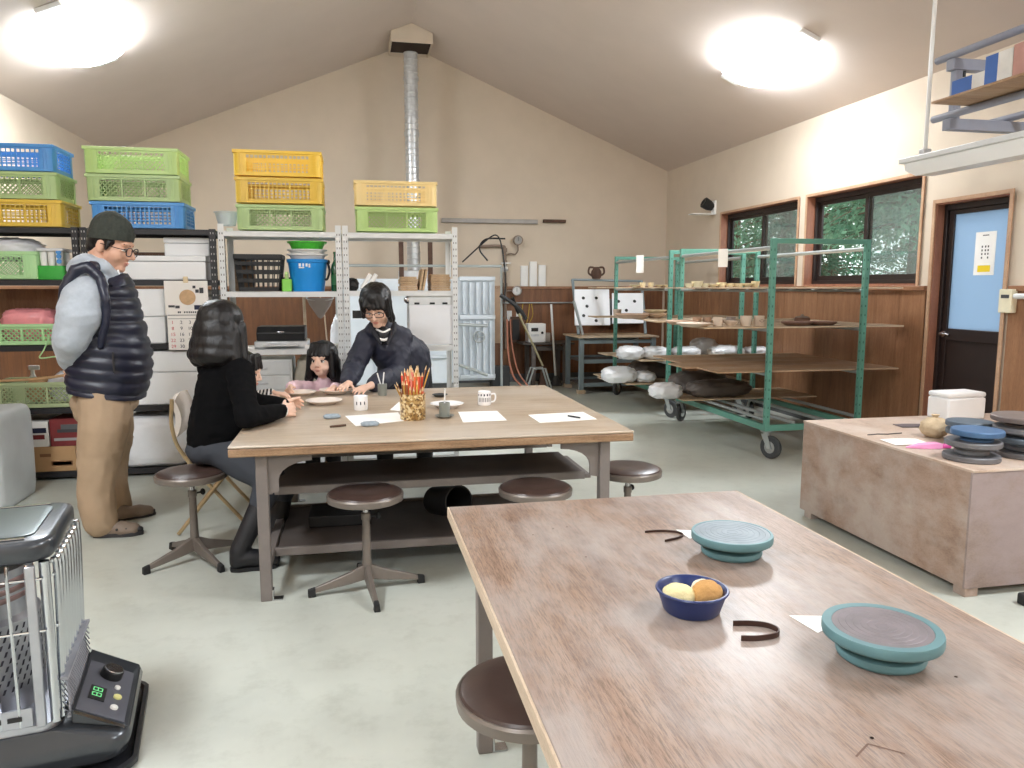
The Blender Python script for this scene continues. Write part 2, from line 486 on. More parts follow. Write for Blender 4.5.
mb.b2((XR - .014, y0 + .0005, 0), (XR + .158, y0 + .022, zt - .0005)); mb.b2((XR - .014, y1 - .022, 0), (XR + .158, y1 - .0005, zt - .0005)); mb.b2((XR - .014, y0 + .022, zt - .022), (XR + .158, y1 - .022, zt - .0005))
mb.build('door_lining', M_reveal, root, world=True, smooth=0)
mb = MB()
for a in ((y0 - .02, y0 + .01, 0, zt + .02), (y1 - .01, y1 + .02, 0, zt + .02), (y0 + .01, y1 - .01, zt - .01, zt + .02)): mb.b2((XR - .024, a[0], a[2]), (XR - .0145, a[1], a[3]))
mb.build('casing', M_trimedge, root, world=True, smooth=0)
ya, yb, zc = y0 + .022, y1 - .022, zt - .022
mb = MB()
for a in ((ya, ya + .03, 0, zc), (yb - .035, yb, 0, zc), (ya + .03, yb - .035, zc - .045, zc)): mb.b2((XR + .055, a[0], a[2]), (XR + .15, a[1], a[3]))
mb.build('door_frame', M_brownalu, root, world=True, bevel=.003)
ya += .031; yb -= .036; zc -= .046
mb = MB(); xd0, xd1 = XR + .075, XR + .115
for a in ((ya, ya + .05, .01, zc), (yb - .05, yb, .01, zc), (ya + .05, yb - .05, 0.97, 1.065), (ya + .05, yb - .05, zc - .035, zc), (ya + .05, yb - .05, .01, .12)): mb.b2((xd0, a[0], a[2]), (xd1, a[1], a[3]))
leaf = mb.build('door_leaf', M_door, root, world=True, bevel=.004)
MB().b2((xd0 + .012, ya + .05, .12), (xd1 - .012, yb - .05, 0.97)).build('kick_panel', M_door, leaf, world=True, smooth=0)
MB().b2((xd0 + .016, ya + .05, 1.065), (xd1 - .016, yb - .05, zc - .035)).build('frosted_pane', M_frost, leaf, world=True, smooth=0)
mb = MB(); kp = V((xd0, yb - .028, 1.02))
mb.cyl(kp, kp + V((-.012, 0, 0)), .026, .024, 20); mb.cyl(kp + V((-.012, 0, 0)), kp + V((-.03, 0, 0)), .011, .011, 12)
mb.tube([kp + V((-.034, .004, 0)), kp + V((-.036, -.03, 0)), kp + V((-.036, -.095, -.004))], [.013, .012, .010], 10)
mb.build('door_handle', M_chrome, leaf, world=True)
# notice taped on the glass
n = thing('notice', 'white paper notice with a yellow strip taped to the frosted door glass', 'notice', (xd0 + .0145, PX(985, 253, XR + .09).y, 1.655))
MB().b2((-.0012, -.098, -.165), (0.0003, .098, .165)).build('sheet', M_paper, n, smooth=0)
mb = MB()
for i, (y, w) in enumerate(((.115, .06),)): mb.b2((-.0018, -w / 2, y + .02), (-.0012, w / 2, y + .027))
for cx_ in (.028, -.004, -.03):                       # short columns of writing
    for j in range(4 if cx_ != -.004 else 3): mb.b2((-.0018, cx_ - .006, .045 - j * .028), (-.0012, cx_ + .006, .060 - j * .028))
mb.build('writing', M_ink, n, smooth=0)
mb = MB(); mb.b2((-.0018, -.06, -.14), (-.0012, .06, -.09)); mb.build('yellow_strip', M_yellowink, n, smooth=0)

# ------------------------------------------------------------------ ridge box and flue
M_zinc = mk('galvanised_flue', rgb(212, 215, 218), 0.35, metal=0.5, var=0.12, scale=20, bmp=0.03)
t = thing('ridge_cover_box', 'beige gabled cover box where the flue meets the ceiling ridge', 'box', (RX, 10.4, 4.46))
w = .265; zs = ceil_z(RX + w) - 4.46 - .004
mb = MB(); th = .015
def pent(w, b): return [(-w, b), (w, b), (w, zs), (0, RZ - 4.46 - .004), (-w, zs)]
M_xz = Matrix(((1, 0, 0), (0, 0, -1), (0, 1, 0)))
mb.prism(pent(w, 0), th, M_xz, (0, -.28, 0)); mb.prism(pent(w, 0), th, M_xz, (0, .30, 0))
mb.b2((-w, -.28, 0), (-w + th, .285, zs)); mb.b2((w - th, -.28, 0), (w, .285, zs))
mb.build('casing', M_wall, t, smooth=0)
MB().b2((-w + th, -.28, .035), (w - th, .285, .05)).build('dark_liner', M_back, t, smooth=0)
t = thing('flue_pipe', 'spiral galvanised metal flue rising from the kiln to the ridge', 'pipe', (RX, 10.4, 1.62))
prof = []; z = 0.0; k = 0
while z < 2.79:
    prof += [(.088, z), (.088, z + .055), (.093, z + .062), (.093, z + .072), (.088, z + .079)]; z += .08
mb = MB(); mb.lathe(prof, n=28); mb.build('duct', M_zinc, t)
mb = MB()
for zz in (.95, 1.75, 2.45): mb.lathe([(.095, zz), (.099, zz + .004), (.099, zz + .05), (.095, zz + .054)], n=28)
mb.build('joint_collar', M_zinc, t)

# ------------------------------------------------------------------ ceiling lamps
def emit(name, c, s):
    m = bpy.data.materials.new(name); m.use_nodes = True; nt = m.node_tree; nt.nodes.clear()
    o = nt.nodes.new('ShaderNodeOutputMaterial'); e = nt.nodes.new('ShaderNodeEmission')
    e.inputs['Color'].default_value = c; e.inputs['Strength'].default_value = s
    nt.links.new(e.outputs[0], o.inputs[0]); return m
LAMP_W = 22.0
M_lamp = emit('lamp_glare_glow', (0.90, 0.955, 1.0, 1), LAMP_W)  # emission of the oval that stands for the lamp's glare
M_white = mk('white_enamel', rgb(236, 236, 234), 0.4, var=0.01)
def lamp(x, y, label):
    s = 1 if x > RX else -1
    t = thing('ceiling_light', label, 'lamp', (x, y, ceil_z(x) - .002), rot=(0, s * math.atan(SL), 0), group='ceiling lights')
    MB().box((0, 0, -.02), (.19, 1.42, .036)).build('base_plate', M_white, t, bevel=.006)
    mb = MB()
    pr = [(0.0001, -.125), (.55, -.118), (.80, -.10), (.95, -.07), (1.0, -.04)]
    rings = []
    for r, z in pr:
        rings.append([V((.31 * r * math.copysign(abs(math.cos(a)) ** .8, math.cos(a)), .60 * r * math.copysign(abs(math.sin(a)) ** .8, math.sin(a)), z)) for a in (2 * math.pi * j / 40 for j in range(40))])
    mb.loops(rings); mb.build('glare_oval', M_lamp, t)  # glare of the tubes built as a glowing oval, wider than the fixture
    return t
lamp(3.76, 6.66, 'ceiling light with its glare shaped as a glowing oval, above the windows')
lamp(-2.18, 7.22, 'ceiling light with its glare shaped as a glowing oval, above the black racks')
lamp(3.76, 1.8, 'unseen ceiling light added for brightness over the plywood chest')  # from here on: out-of-view lamps, added to brighten the room
lamp(-2.18, 1.8, 'unseen ceiling light added for brightness over the stove')
lamp(3.76, -2.0, 'unseen ceiling light added for brightness near the front wall, door side')
lamp(-2.18, -2.0, 'unseen ceiling light added for brightness near the front wall, away from the door')
# ------------------------------------------------------------------ work tables
M_top = mk_wood('worn_table_top', rgb(162, 140, 116), rgb(182, 161, 137), rgb(196, 178, 156), (1, 14, 14), 2.4, 0.42, patch=rgb(198, 190, 180), patchscale=1.4, patchmix=0.55, grain=0.2, coat=0.15)
M_top2 = mk_wood('clay_stained_top', rgb(114, 86, 71), rgb(146, 119, 101), rgb(162, 139, 123), (13, 1.0, 13), 1.9, 0.44, patch=rgb(166, 158, 154), patchscale=2.2, patchmix=0.72, grain=0.5, coat=0.22, bmp=0.35)
M_edge = mk_wood('table_edge', rgb(128, 98, 72), rgb(150, 118, 88), rgb(172, 142, 112), (2, 2, 14), 3, 0.55, grain=0.35)
M_edge2 = mk_wood('pale_edge_band', rgb(176, 154, 132), rgb(194, 174, 152), rgb(208, 190, 170), (8, 1, 14), 3, 0.55, grain=0.2)
M_steel = mk('painted_steel_taupe', rgb(118, 110, 106), 0.5, var=0.08, scale=14, bmp=0.04, bscale=180)
M_shelfdk = mk('dark_shelf_board', rgb(84, 76, 72), 0.6, var=0.16, scale=5)
M_rubber = mk('black_rubber', rgb(30, 30, 31), 0.75, var=0.05)

def table_leg(t, x, y, sx, sy, h, w=.05):
    """square steel leg with an angle foot plate"""
    leg = MB().b2((x - w / 2, y - w / 2, 0), (x + w / 2, y + w / 2, h)).build('leg', M_steel, t, bevel=.004)
    mb = MB(); mb.b2((x + sx * w / 2, y - .02, .0), (x + sx * (w / 2 + .045), y + .02, .006)); mb.b2((x + sx * w / 2, y - .02, .006), (x + sx * (w / 2 + .006), y + .02, .05))
    mb.build('foot_plate', M_chrome, leg, smooth=0)
    return leg
def gusset(mb, x, y, dx, dy, h, L=.19, D=.12, w=.012):
    """curved corner plate under the top, running along (dx,dy)"""
    prof = [(0, h)] + [(L, h), (L, h - .035)] + [(L * .55 * math.cos(a) * 0 + .045 + (L - .045) * (1 - math.sin(a)), h - .035 - (D - .035) * (1 - math.cos(a))) for a in (math.pi / 2 * i / 6 for i in range(7))] + [(.045, h - D - .05), (0, h - D - .06)]
    ring0 = [V((x + dx * a - dy * w / 2, y + dy * a + dx * w / 2, z)) for a, z in prof]
    ring1 = [V((x + dx * a + dy * w / 2, y + dy * a - dx * w / 2, z)) for a, z in prof]
    n = len(prof); b = len(mb.v); mb.v += ring0 + ring1
    mb.f.append([b + i for i in range(n)]); mb.f.append([b + n + i for i in range(n)][::-1]); mb.mi += [0, 0]
    for i in range(n): k = (i + 1) % n; mb.f.append([b + i, b + n + i, b + n + k, b + k]); mb.mi.append(0)

# far table where the people are
TX0, TX1, TY0, TY1, TH = -.548, 1.292, 3.376, 5.117, .72
cx_, cy_ = (TX0 + TX1) / 2, (TY0 + TY1) / 2
t = thing('work_table', 'worn wooden work table with the people and pencil jar around it', 'table', (cx_, cy_, 0))
w, d = TX1 - TX0, TY1 - TY0
MB().b2((-w / 2, -d / 2, TH - .012), (w / 2, d / 2, TH)).build('tabletop', M_top, t, bevel=.005)
MB().b2((-w / 2, -d / 2, TH - .05), (w / 2, d / 2, TH - .0125)).build('edge_band', M_edge, t, bevel=.006)
lx, ly = w / 2 - .13, d / 2 - .06
for sx in (-1, 1):
    for sy in (-1, 1): table_leg(t, sx * lx, sy * ly, -sx, -sy, TH - .051)
mb = MB()
for sx in (-1, 1): mb.b2((sx * lx - .012, -ly + .025, TH - .095), (sx * lx + .012, ly - .025, TH - .051))
mb.build('apron_rail', M_steel, t, bevel=.002)
for sx in (-1, 1):
    for sy in (-1, 1):
        mb = MB(); gusset(mb, sx * (lx - .025), sy * ly, -sx, 0, TH - .0505); mb.build('corner_gusset', M_steel, t, smooth=30)
        mb = MB(); gusset(mb, sx * lx, sy * (ly - .025), 0, -sy, TH - .0955); mb.build('corner_gusset', M_steel, t, smooth=30)
for a, b in ((-ly + .215, -ly + .72), (ly - .62, ly - .10)):
    MB().b2((-lx + .03, a + .022, .440), (lx - .03, b, .459)).build('shelf', M_shelfdk, t, bevel=.003)
    MB().b2((-lx + .026, a, .424), (lx - .026, a + .0215, .462)).build('shelf_rail', M_steel, t, bevel=.002)
    for sx in (-1, 1): MB().b2((sx * lx - .015, a + .03, .420), (sx * lx + .015, b - .03, .4395)).build('shelf_bracket', M_steel, t, bevel=.002)
MB().b2((-lx + .03, -ly + .225, .150), (lx - .03, -ly + .92, .158)).build('lower_board', M_shelfdk, t, bevel=.002)
for y in (-ly + .20, -ly + .93): MB().b2((-lx + .0205, y, .1285), (lx - .0205, y + .024, .168)).build('bottom_rail', M_steel, t, bevel=.003)
for sx in (-1, 1): MB().b2((sx * lx - .02, -ly + .025, .130), (sx * lx + .02, ly - .025, .168)).build('side_stretcher', M_steel, t, bevel=.003)

# near table in the foreground
NX0, NX1, NY0, NY1 = .270, 1.248, .42, 2.295
cx_, cy_ = (NX0 + NX1) / 2, (NY0 + NY1) / 2
t = thing('work_table', 'clay-stained wooden table holding the two turquoise turntables and the blue bowl', 'table', (cx_, cy_, 0))
w, d = NX1 - NX0, NY1 - NY0
MB().b2((-w / 2 + .004, -d / 2, TH - .035), (w / 2 - .004, d / 2, TH)).build('tabletop', M_top2, t, bevel=.003)
for sx in (-1, 1): MB().b2((sx * (w / 2 - .0038), -d / 2, TH - .035), (sx * (w / 2 + .002), d / 2, TH - .001)).build('edge_band', M_edge2, t, bevel=.001)
M_knot = mk('dark_knot', rgb(104, 78, 66), 0.6, var=0)
lx, ly = w / 2 - .085, d / 2 - .165
for sx in (-1, 1):
    for sy in (-1, 1): table_leg(t, sx * lx, sy * ly, -sx, -sy, TH - .036, .045)
mb = MB()
for sy in (-1, 1): mb.b2((-lx + .0225, sy * ly - .012, TH - .09), (lx - .0225, sy * ly + .012, TH - .036))
for sx in (-1, 1): mb.b2((sx * lx - .012, -ly + .0225, TH - .09), (sx * lx + .012, ly - .0225, TH - .036))
mb.build('apron_rail', M_steel, t, bevel=.002)

# ------------------------------------------------------------------ round stools
M_vinyl = mk('brown_vinyl', rgb(70, 54, 49), 0.34, var=0.12, scale=10, bmp=0.05, bscale=90)
M_stoolmetal = mk('stool_metal_taupe', rgb(122, 113, 106), 0.38, metal=0.35, var=0.08, scale=12)
SH = .478
def make_stool(label):
    t = thing('round_stool', label, 'stool', group='round swivel stools')
    MB().lathe([(.0, SH - .004), (.09, SH + .004), (.14, SH), (.162, SH - .008), (.168, SH - .018), (.165, SH - .024), (0, SH - .024)], n=40).build('seat', M_vinyl, t)
    mb = MB(); mb.lathe([(.0, SH - .050), (.160, SH - .050), (.173, SH - .044), (.175, SH - .020), (.171, SH - .0135), (.1665, SH - .014), (.167, SH - .0245), (.0, SH - .0245)], n=40); mb.build('seat_rim', M_stoolmetal, t)
    mb = MB(); mb.cyl((0, 0, .20), (0, 0, SH - .051), .014, .014, 16); mb.lathe([(.05, SH - .058), (.055, SH - .0515), (0, SH - .0515), (0, SH - .058)], n=20); mb.build('spindle', M_chrome, t)
    mb = MB(); mb.lathe([(.024, .075), (.020, .17), (.018, .335), (.0215, .34), (.0215, .37), (.017, .372), (0, .372), (0, .075)][::-1], n=20); mb.build('column', M_stoolmetal, t)
    mb = MB(); mb.cyl((.018, 0, .352), (.048, 0, .352), .005, .005, 8); mb.ell((.056, 0, .352), (.012, .017, .017), n=12, k=8); mb.build('height_knob', M_rubber, t)
    for i in range(4):
        a = math.pi / 2 * i; c, s = math.cos(a), math.sin(a); M = Matrix(((c, -s, 0), (s, c, 0), (0, 0, 1)))
        mb = MB()
        sec = lambda x, z0, z1, w: [M @ V((x, -w, z0)), M @ V((x, w, z0)), M @ V((x, w * .7, z1)), M @ V((x, -w * .7, z1))]
        mb.loops([sec(.014, .055, .125, .017), sec(.08, .042, .094, .016), sec(.238, .020, .042, .0125)])
        leg = mb.build('leg', M_stoolmetal, t, bevel=.003)
        mb = MB(); mb.loops([sec(.236, .0, .044, .0145), sec(.270, .0, .036, .0145)]); mb.build('foot_cap', M_rubber, leg, bevel=.004)
    return t
stool = make_stool('brown vinyl stool in front of the pencil jar side of the far table')
stool.location = (.028, 3.462, 0); stool.rotation_euler = (0, 0, R(8))
dup(stool, (-.835, 4.035, 0), R(38), 'brown vinyl stool under the seated woman in black')
dup(stool, (.815, 3.40, 0), R(20), 'brown vinyl stool half hidden behind the far edge of the near table')
dup(stool, (1.372, 3.66, 0), R(50), 'brown vinyl stool beside the right end of the far table')
fs = PZ(530, 683, SH); dup(stool, (fs.x, fs.y, 0), R(-12), 'brown vinyl stool tucked under the clay-stained near table')
dup(stool, (-.22, 5.62, 0), R(30), 'stool under the little girl in pink')

# ------------------------------------------------------------------ plywood chest
M_ply = mk_wood('stained_plywood', rgb(138, 112, 96), rgb(160, 134, 118), rgb(174, 150, 136), (3, 3, 7), 2.0, 0.6, patch=rgb(180, 168, 160), patchscale=2.6, patchmix=0.7, grain=0.16)
M_plyend = mk_wood('stained_plywood_end', rgb(124, 106, 98), rgb(142, 124, 116), rgb(154, 138, 132), (3, 3, 7), 2.0, 0.6, patch=rgb(158, 144, 146), patchscale=2.2, patchmix=0.6, grain=0.14)
M_plytop = mk_wood('dusty_plywood_top', rgb(168, 142, 124), rgb(188, 164, 146), rgb(200, 178, 162), (4, 2, 4), 2.0, 0.55, patch=rgb(200, 188, 178), patchscale=2.4, patchmix=0.6, grain=0.14)
BX0, BX1, BY0, BY1, BH = 2.672, 4.24, 2.815, 4.12, .592
t = thing('plywood_chest', 'low clay-stained plywood chest by the door carrying the foam box', 'chest', ((BX0 + BX1) / 2, (BY0 + BY1) / 2, 0))
MB().b2((BX0 - .003, BY0 - .003, BH - .012), (BX1 + .003, BY1 + .003, BH)).build('lid', M_plytop, t, world=True, bevel=.002)
MB().b2((BX0, BY0 + .012, .042), (BX0 + .012, BY1 - .012, BH - .013)).build('side_panel', M_ply, t, world=True, smooth=0)
MB().b2((BX1 - .012, BY0 + .012, .042), (BX1, BY1 - .012, BH - .013)).build('side_panel', M_ply, t, world=True, smooth=0)
MB().b2((BX0, BY0, .042), (BX1, BY0 + .0115, BH - .013)).build('front_panel', M_plyend, t, world=True, smooth=0)
MB().b2((BX0, BY1 - .0115, .042), (BX1, BY1, BH - .013)).build('back_panel', M_ply, t, world=True, smooth=0)
MB().b2((BX0 + .013, BY0 + .013, .043), (BX1 - .013, BY1 - .013, .06)).build('bottom_panel', M_ply, t, world=True, smooth=0)
for x in (BX0 + .045, BX1 - .045):
    for y in (BY0 + .04, BY1 - .07): MB().b2((x - .035, y - .035, 0), (x + .035, y + .035, .042)).build('foot', M_ply, t, world=True, bevel=.002)

# ------------------------------------------------------------------ green trolleys
M_green = mk('green_painted_steel', rgb(94, 150, 134), 0.42, var=0.07, scale=10, bmp=0.03, bscale=120)
M_pipe = mk('grey_steel_pipe', rgb(168, 174, 174), 0.4, metal=0.4, var=0.06)
M_tyre = mk('grey_castor_tyre', rgb(60, 62, 64), 0.6, var=0.08)
M_hole = mk('bolt_hole_dark', rgb(66, 112, 100), 0.9, var=0)
def make_trolley(label, X0, X1, Y0, Y1, H=1.785, levels=(.33, .705, 1.065, 1.385), caster=.225):
    w, d = X1 - X0, Y1 - Y0
    t = thing('ware_trolley', label, 'trolley', ((X0 + X1) / 2, (Y0 + Y1) / 2, 0), group='green ware trolleys')
    zb = caster
    for sx in (-1, 1):
        for sy in (-1, 1):
            x, y = sx * (w / 2 - .02), sy * (d / 2 - .02)
            mb = MB(); mb.b2((x - .02, y - .02, zb), (x + .02, y + .02, H))
            z = zb + .12
            while z < H - .08:
                mb.box((x, y - sy * 0 - .0205, z), (.010, .002, .018), None, 1); mb.box((x - .0205, y, z), (.002, .010, .018), None, 1); mb.box((x + .0205, y, z), (.002, .010, .018), None, 1)
                z += .075
            mb.build('post', [M_green, M_hole], t, bevel=.002)
    for sy in (-1, 1):
        y = sy * (d / 2 - .02)
        MB().b2((-w / 2 + .0405, y - .0195, H - .040), (w / 2 - .0405, y + .0195, H - .0005)).build('top_bar', M_green, t, bevel=.002)
        MB().b2((-w / 2 + .0405, y - .0195, zb), (w / 2 - .0405, y + .0195, zb + .05)).build('base_bar', M_green, t, bevel=.002)
    for sx in (-1, 1):
        x = sx * (w / 2 - .02)
        MB().cyl((x, -d / 2 + .0405, H - .075), (x, d / 2 - .0405, H - .075), .017, n=14).build('top_pipe', M_pipe, t)
        MB().b2((x - .0195, -d / 2 + .0405, zb), (x + .0195, d / 2 - .0405, zb + .05)).build('base_rail', M_green, t, bevel=.002)
        for L in levels:
            MB().cyl((x, -d / 2 + .0405, L - .0145), (x, d / 2 - .0405, L - .0145), .014, n=12).build('shelf_rail', M_pipe, t)
    for sx in (-1, 1):
        MB().b2((sx * .16 - .015, -d / 2 + .0405, zb + .045), (sx * .16 + .015, d / 2 - .0405, zb + .07)).build('bed_rail', M_pipe, t, bevel=.002)
    for sx in (-1, 1):
        for sy in (-1, 1):
            x, y = sx * (w / 2 - .03), sy * (d / 2 - .03); a = R(20 * sx + 55 * sy + 8)
            M = Matrix.Rotation(a, 3, 'Z'); T = lambda p: V((x, y, 0)) + M @ V(p)
            mb = MB(); mb.b2((x - .035, y - .035, zb - .008), (x + .035, y + .035, zb - .0005)); mb.cyl((x, y, zb - .03), (x, y, zb - .008), .024, .028, 16)
            for q in (-1, 1):
                mb.add([T((-.03, q * .022, zb - .03)), T((.03, q * .022, zb - .03)), T((.072, q * .024, .085)), T((.03, q * .024, .085)), T((-.03, q * .026, zb - .03)), T((.03, q * .026, zb - .03)), T((.072, q * .028, .085)), T((.03, q * .028, .085))],
                       [(0, 1, 2, 3), (7, 6, 5, 4), (0, 4, 5, 1), (1, 5, 6, 2), (2, 6, 7, 3), (3, 7, 4, 0)])
            mb.add([T((-.03, -.026, zb - .030)), T((.03, -.026, zb - .030)), T((.03, .026, zb - .030)), T((-.03, .026, zb - .030)), T((-.03, -.026, zb - .026)), T((.03, -.026, zb - .026)), T((.03, .026, zb - .026)), T((-.03, .026, zb - .026))], [(0, 1, 2, 3), (7, 6, 5, 4), (0, 4, 5, 1), (1, 5, 6, 2), (2, 6, 7, 3), (3, 7, 4, 0)])
            fork = mb.build('castor', M_pipe, t, smooth=25)
            Mw = M @ Matrix.Rotation(R(90), 3, 'X')
            mb = MB(); mb.lathe([(.050, -.019), (.086, -.021), (.094, -.014), (.0955, 0), (.094, .014), (.086, .021), (.050, .019)], c=T((.05, 0, .096)), n=28, M=Mw); wh = mb.build('wheel', M_tyre, fork)
            MB().lathe([(0, -.021), (.050, -.021), (.050, .021), (0, .021)], c=T((.05, 0, .096)), n=20, M=Mw).build('hub', M_chrome, wh)
    return t
C1 = dict(X0=3.268, X1=4.150, Y0=5.58, Y1=7.36); C2 = dict(X0=3.27, X1=4.14, Y0=7.60, Y1=9.36)
make_trolley('green steel ware trolley nearest the door, tall castored frame with bowls and cups', **C1)
make_trolley('green steel ware trolley behind the first one, next to the slab machine', **C2, levels=(.33, .60, 1.045, 1.385))

# ware boards laid across the trolleys
M_board = mk_wood('ware_board_plywood', rgb(176, 148, 116), rgb(196, 170, 138), rgb(208, 186, 158), (1, 10, 10), 2.5, 0.6, patch=rgb(206, 198, 186), patchscale=2, patchmix=0.4, grain=0.2)
M_board2 = mk_wood('ware_board_brown', rgb(150, 116, 86), rgb(172, 138, 106), rgb(186, 156, 126), (1, 10, 10), 2.5, 0.6, patch=rgb(186, 170, 152), patchscale=2, patchmix=0.4, grain=0.25)
BT = .012
def board(x0, x1, y0, y1, z, label, mat=M_board, group='ware boards on the trolleys'):
    o = MB().b2((-(x1 - x0) / 2, -(y1 - y0) / 2, 0), ((x1 - x0) / 2, (y1 - y0) / 2, BT)).build('ware_board', mat, bevel=.0015)
    o.location = ((x0 + x1) / 2, (y0 + y1) / 2, z + .0005)
    return tag(o, label, 'board', group)
ORD = ['first', 'second', 'third', 'fourth', 'fifth']
def tier(z, tiername, cart, rows, mat):
    for i, (x0, x1, y0, y1) in enumerate(rows):
        board(x0, x1, y0, y1, z, '%s ware board counting from the aisle, %s tier of the %s green trolley' % (ORD[i], tiername, cart), mat)
tier(.705, 'empty middle', 'front', [(2.86, 4.53, 5.64, 6.02), (2.76, 4.50, 6.03, 6.40), (2.90, 4.50, 6.41, 6.78), (2.93, 4.5, 6.79, 7.17)], M_board2)
tier(1.065, 'pottery', 'front', [(2.74, 4.57, 5.66, 5.96), (2.86, 4.50, 6.00, 6.34), (2.92, 4.5, 6.38, 6.72), (2.80, 4.5, 6.76, 7.12)], M_board)
tier(1.385, 'top', 'front', [(2.85, 4.54, 5.66, 5.96), (2.95, 4.48, 6.0, 6.3), (2.9, 4.5, 6.34, 6.66), (2.98, 4.5, 6.7, 7.05)], M_board)
tier(.33, 'lowest', 'front', [(3.02, 4.42, 6.62, 6.92), (2.97, 4.4, 6.95, 7.25)], M_board)
tier(.33, 'lowest', 'rear', [(2.92, 4.40, 7.85, 8.2), (2.80, 4.40, 8.24, 8.56), (2.86, 4.4, 8.6, 8.9)], M_board)
tier(.60, 'clay bag', 'rear', [(3.02, 4.45, 7.72, 8.06), (2.93, 4.4, 8.1, 8.42), (2.88, 4.4, 8.46, 8.8)], M_board)
tier(1.045, 'bowl', 'rear', [(3.05, 4.45, 7.72, 8.04), (2.95, 4.4, 8.1, 8.42), (2.75, 4.4, 8.46, 8.8)], M_board)
tier(1.385, 'top', 'rear', [(3.02, 4.45, 7.72, 8.04), (2.85, 4.4, 8.1, 8.42), (2.75, 4.4, 8.46, 8.8)], M_board)

# ------------------------------------------------------------------ slab machine with two tilted white boards
M_bluegrey = mk('bluegrey_steel', rgb(134, 148, 154), 0.45, metal=0.2, var=0.07)
M_whiteboard = mk('white_backing_board', rgb(236, 238, 242), 0.5, var=0.02)
M_black = mk('black_plastic', rgb(26, 26, 28), 0.5, var=0.05)
SX0, SX1, SY0, SY1 = 2.88, 3.94, 9.55, 10.25
t = thing('steel_bench', 'blue grey steel bench on feet holding the two tilted white boards', 'bench', ((SX0 + SX1) / 2, (SY0 + SY1) / 2, 0))
mb = MB()
MB().b2((SX0 - .03, SY0 - .03, .735), (SX1 + .03, SY1 + .03, .755)).build('bench_top', M_board, t, world=True, bevel=.003)
for x in (SX0 + .03, SX1 - .03):
    for y in (SY0 + .03, SY1 - .03): MB().b2((x - .03, y - .03, .05), (x + .03, y + .03, .734)).build('leg', M_bluegrey, t, world=True, bevel=.003)
for y in (SY0 + .03, SY1 - .03):
    for z in (.66, .40, .09): MB().b2((SX0 + .061, y - .02, z), (SX1 - .061, y + .02, z + .05)).build('cross_rail', M_bluegrey, t, world=True, bevel=.002)
for z in (.40, .09): MB().b2((SX0 + .05, SY0 + .052, z + .01), (SX1 - .05, SY1 - .052, z + .025)).build('shelf', M_shelfdk, t, world=True, smooth=0)
for x in (SX0 + .03, SX1 - .03):
    for y in (SY0 + .03, SY1 - .03): MB().b2((x - .05, y - .05, 0), (x + .05, y + .05, .0495)).build('foot', M_board, t, world=True, bevel=.003)
t = thing('tilt_frame', 'grey tubular frame leaning back on the steel bench behind the white boards', 'frame', (3.40, 9.8, .756))
a0, a1 = V((2.90, 9.68, .776)), V((2.93, 10.10, 1.50)); b0, b1 = V((3.84, 9.68, .776)), V((3.93, 10.10, 1.48))
for p, q in ((a0, a1), (b0, b1)): MB().tube([p, q], .02, 10).build('upright', M_bluegrey, t, world=True)
MB().tube([a1, b1], .016, 10).build('top_bar', M_bluegrey, t, world=True)
MB().tube([V((2.80, 9.585, 1.22)), V((2.93, 9.58, .776))], .018, 10).build('prop', M_pipe, t, world=True)
MB().tube([a0.lerp(a1, .33), b0.lerp(b1, .33)], .014, 10).build('middle_bar', M_bluegrey, t, world=True)
def tilt_board(x0, x1, z0, z1, label, holes):
    up = V((0, .52, 1)).normalized(); n = V((0, -1, .52)).normalized(); c0 = V((x0, 9.655, z0)); 
    t = thing('white_board', label, 'board', c0, group='tilted white boards')
    sl = .06
    q = [c0, V((x1, 9.655, z0)), V((x1 + sl, 9.655, z0)) + up * (z1 - z0) , V((x0 + sl, 9.655, z0)) + up * (z1 - z0)]
    mb = MB(); mb.add(q + [p - n * .015 for p in q], [(0, 1, 2, 3), (7, 6, 5, 4), (0, 4, 5, 1), (1, 5, 6, 2), (2, 6, 7, 3), (3, 7, 4, 0)])
    mb.build('panel', M_whiteboard, t, world=True, bevel=.003)
    for hx, hz in holes:
        p = c0 + V((x1 - x0, 0, 0)) * hx + V((sl * hz, 0, 0)) + up * (z1 - z0) * hz
        MB().cyl(p - n * .002, p + n * .004, .022, n=14).build('black_knob', M_black, t, world=True)
tilt_board(2.84, 3.33, .90, 1.43, 'tilted white board with black knobs, the one beside the broom corner', ((.25, .75), (.62, .75), (.35, .52), (.25, .26), (.60, .12)))
tilt_board(3.36, 3.80, .92, 1.37, 'tilted white board with black knobs, the one behind the trolley post', ((.2, .72), (.72, .72), (.45, .42)))

# ------------------------------------------------------------------ gas kiln behind the silver racks
M_kiln = mk('kiln_pale_enamel', rgb(214, 222, 230), 0.42, var=0.05, scale=4)
M_kilnrib = mk('kiln_bluegrey', rgb(204, 213, 222), 0.42, metal=0.15, var=0.06)
M_copper = mk('copper_hose', rgb(170, 112, 92), 0.45, metal=0.3)
M_rust = mk('rust_brown', rgb(86, 62, 50), 0.8, var=0.3, scale=12)
KX0, KX1, KY0, KY1 = -.22, 1.24, 9.45, 10.85
t = thing('gas_kiln', 'large pale blue grey gas kiln behind the silver racks, under the flue', 'kiln', ((KX0 + KX1) / 2, (KY0 + KY1) / 2, 0))
MB().b2((KX0, KY0, .20), (KX1, KY1, 1.50)).build('body', M_kiln, t, world=True, bevel=.012)
MB().b2((KX0 + .06, KY0 + .06, .0), (KX1 - .06, KY1 - .06, .199)).build('plinth', M_skirt, t, world=True)
for x in (KX0 + .03, .24, .70, KX1 - .03): MB().b2((x - .022, KY0 - .016, .21), (x + .022, KY0 - .0005, 1.49)).build('stiffener', M_kilnrib, t, world=True, bevel=.003)
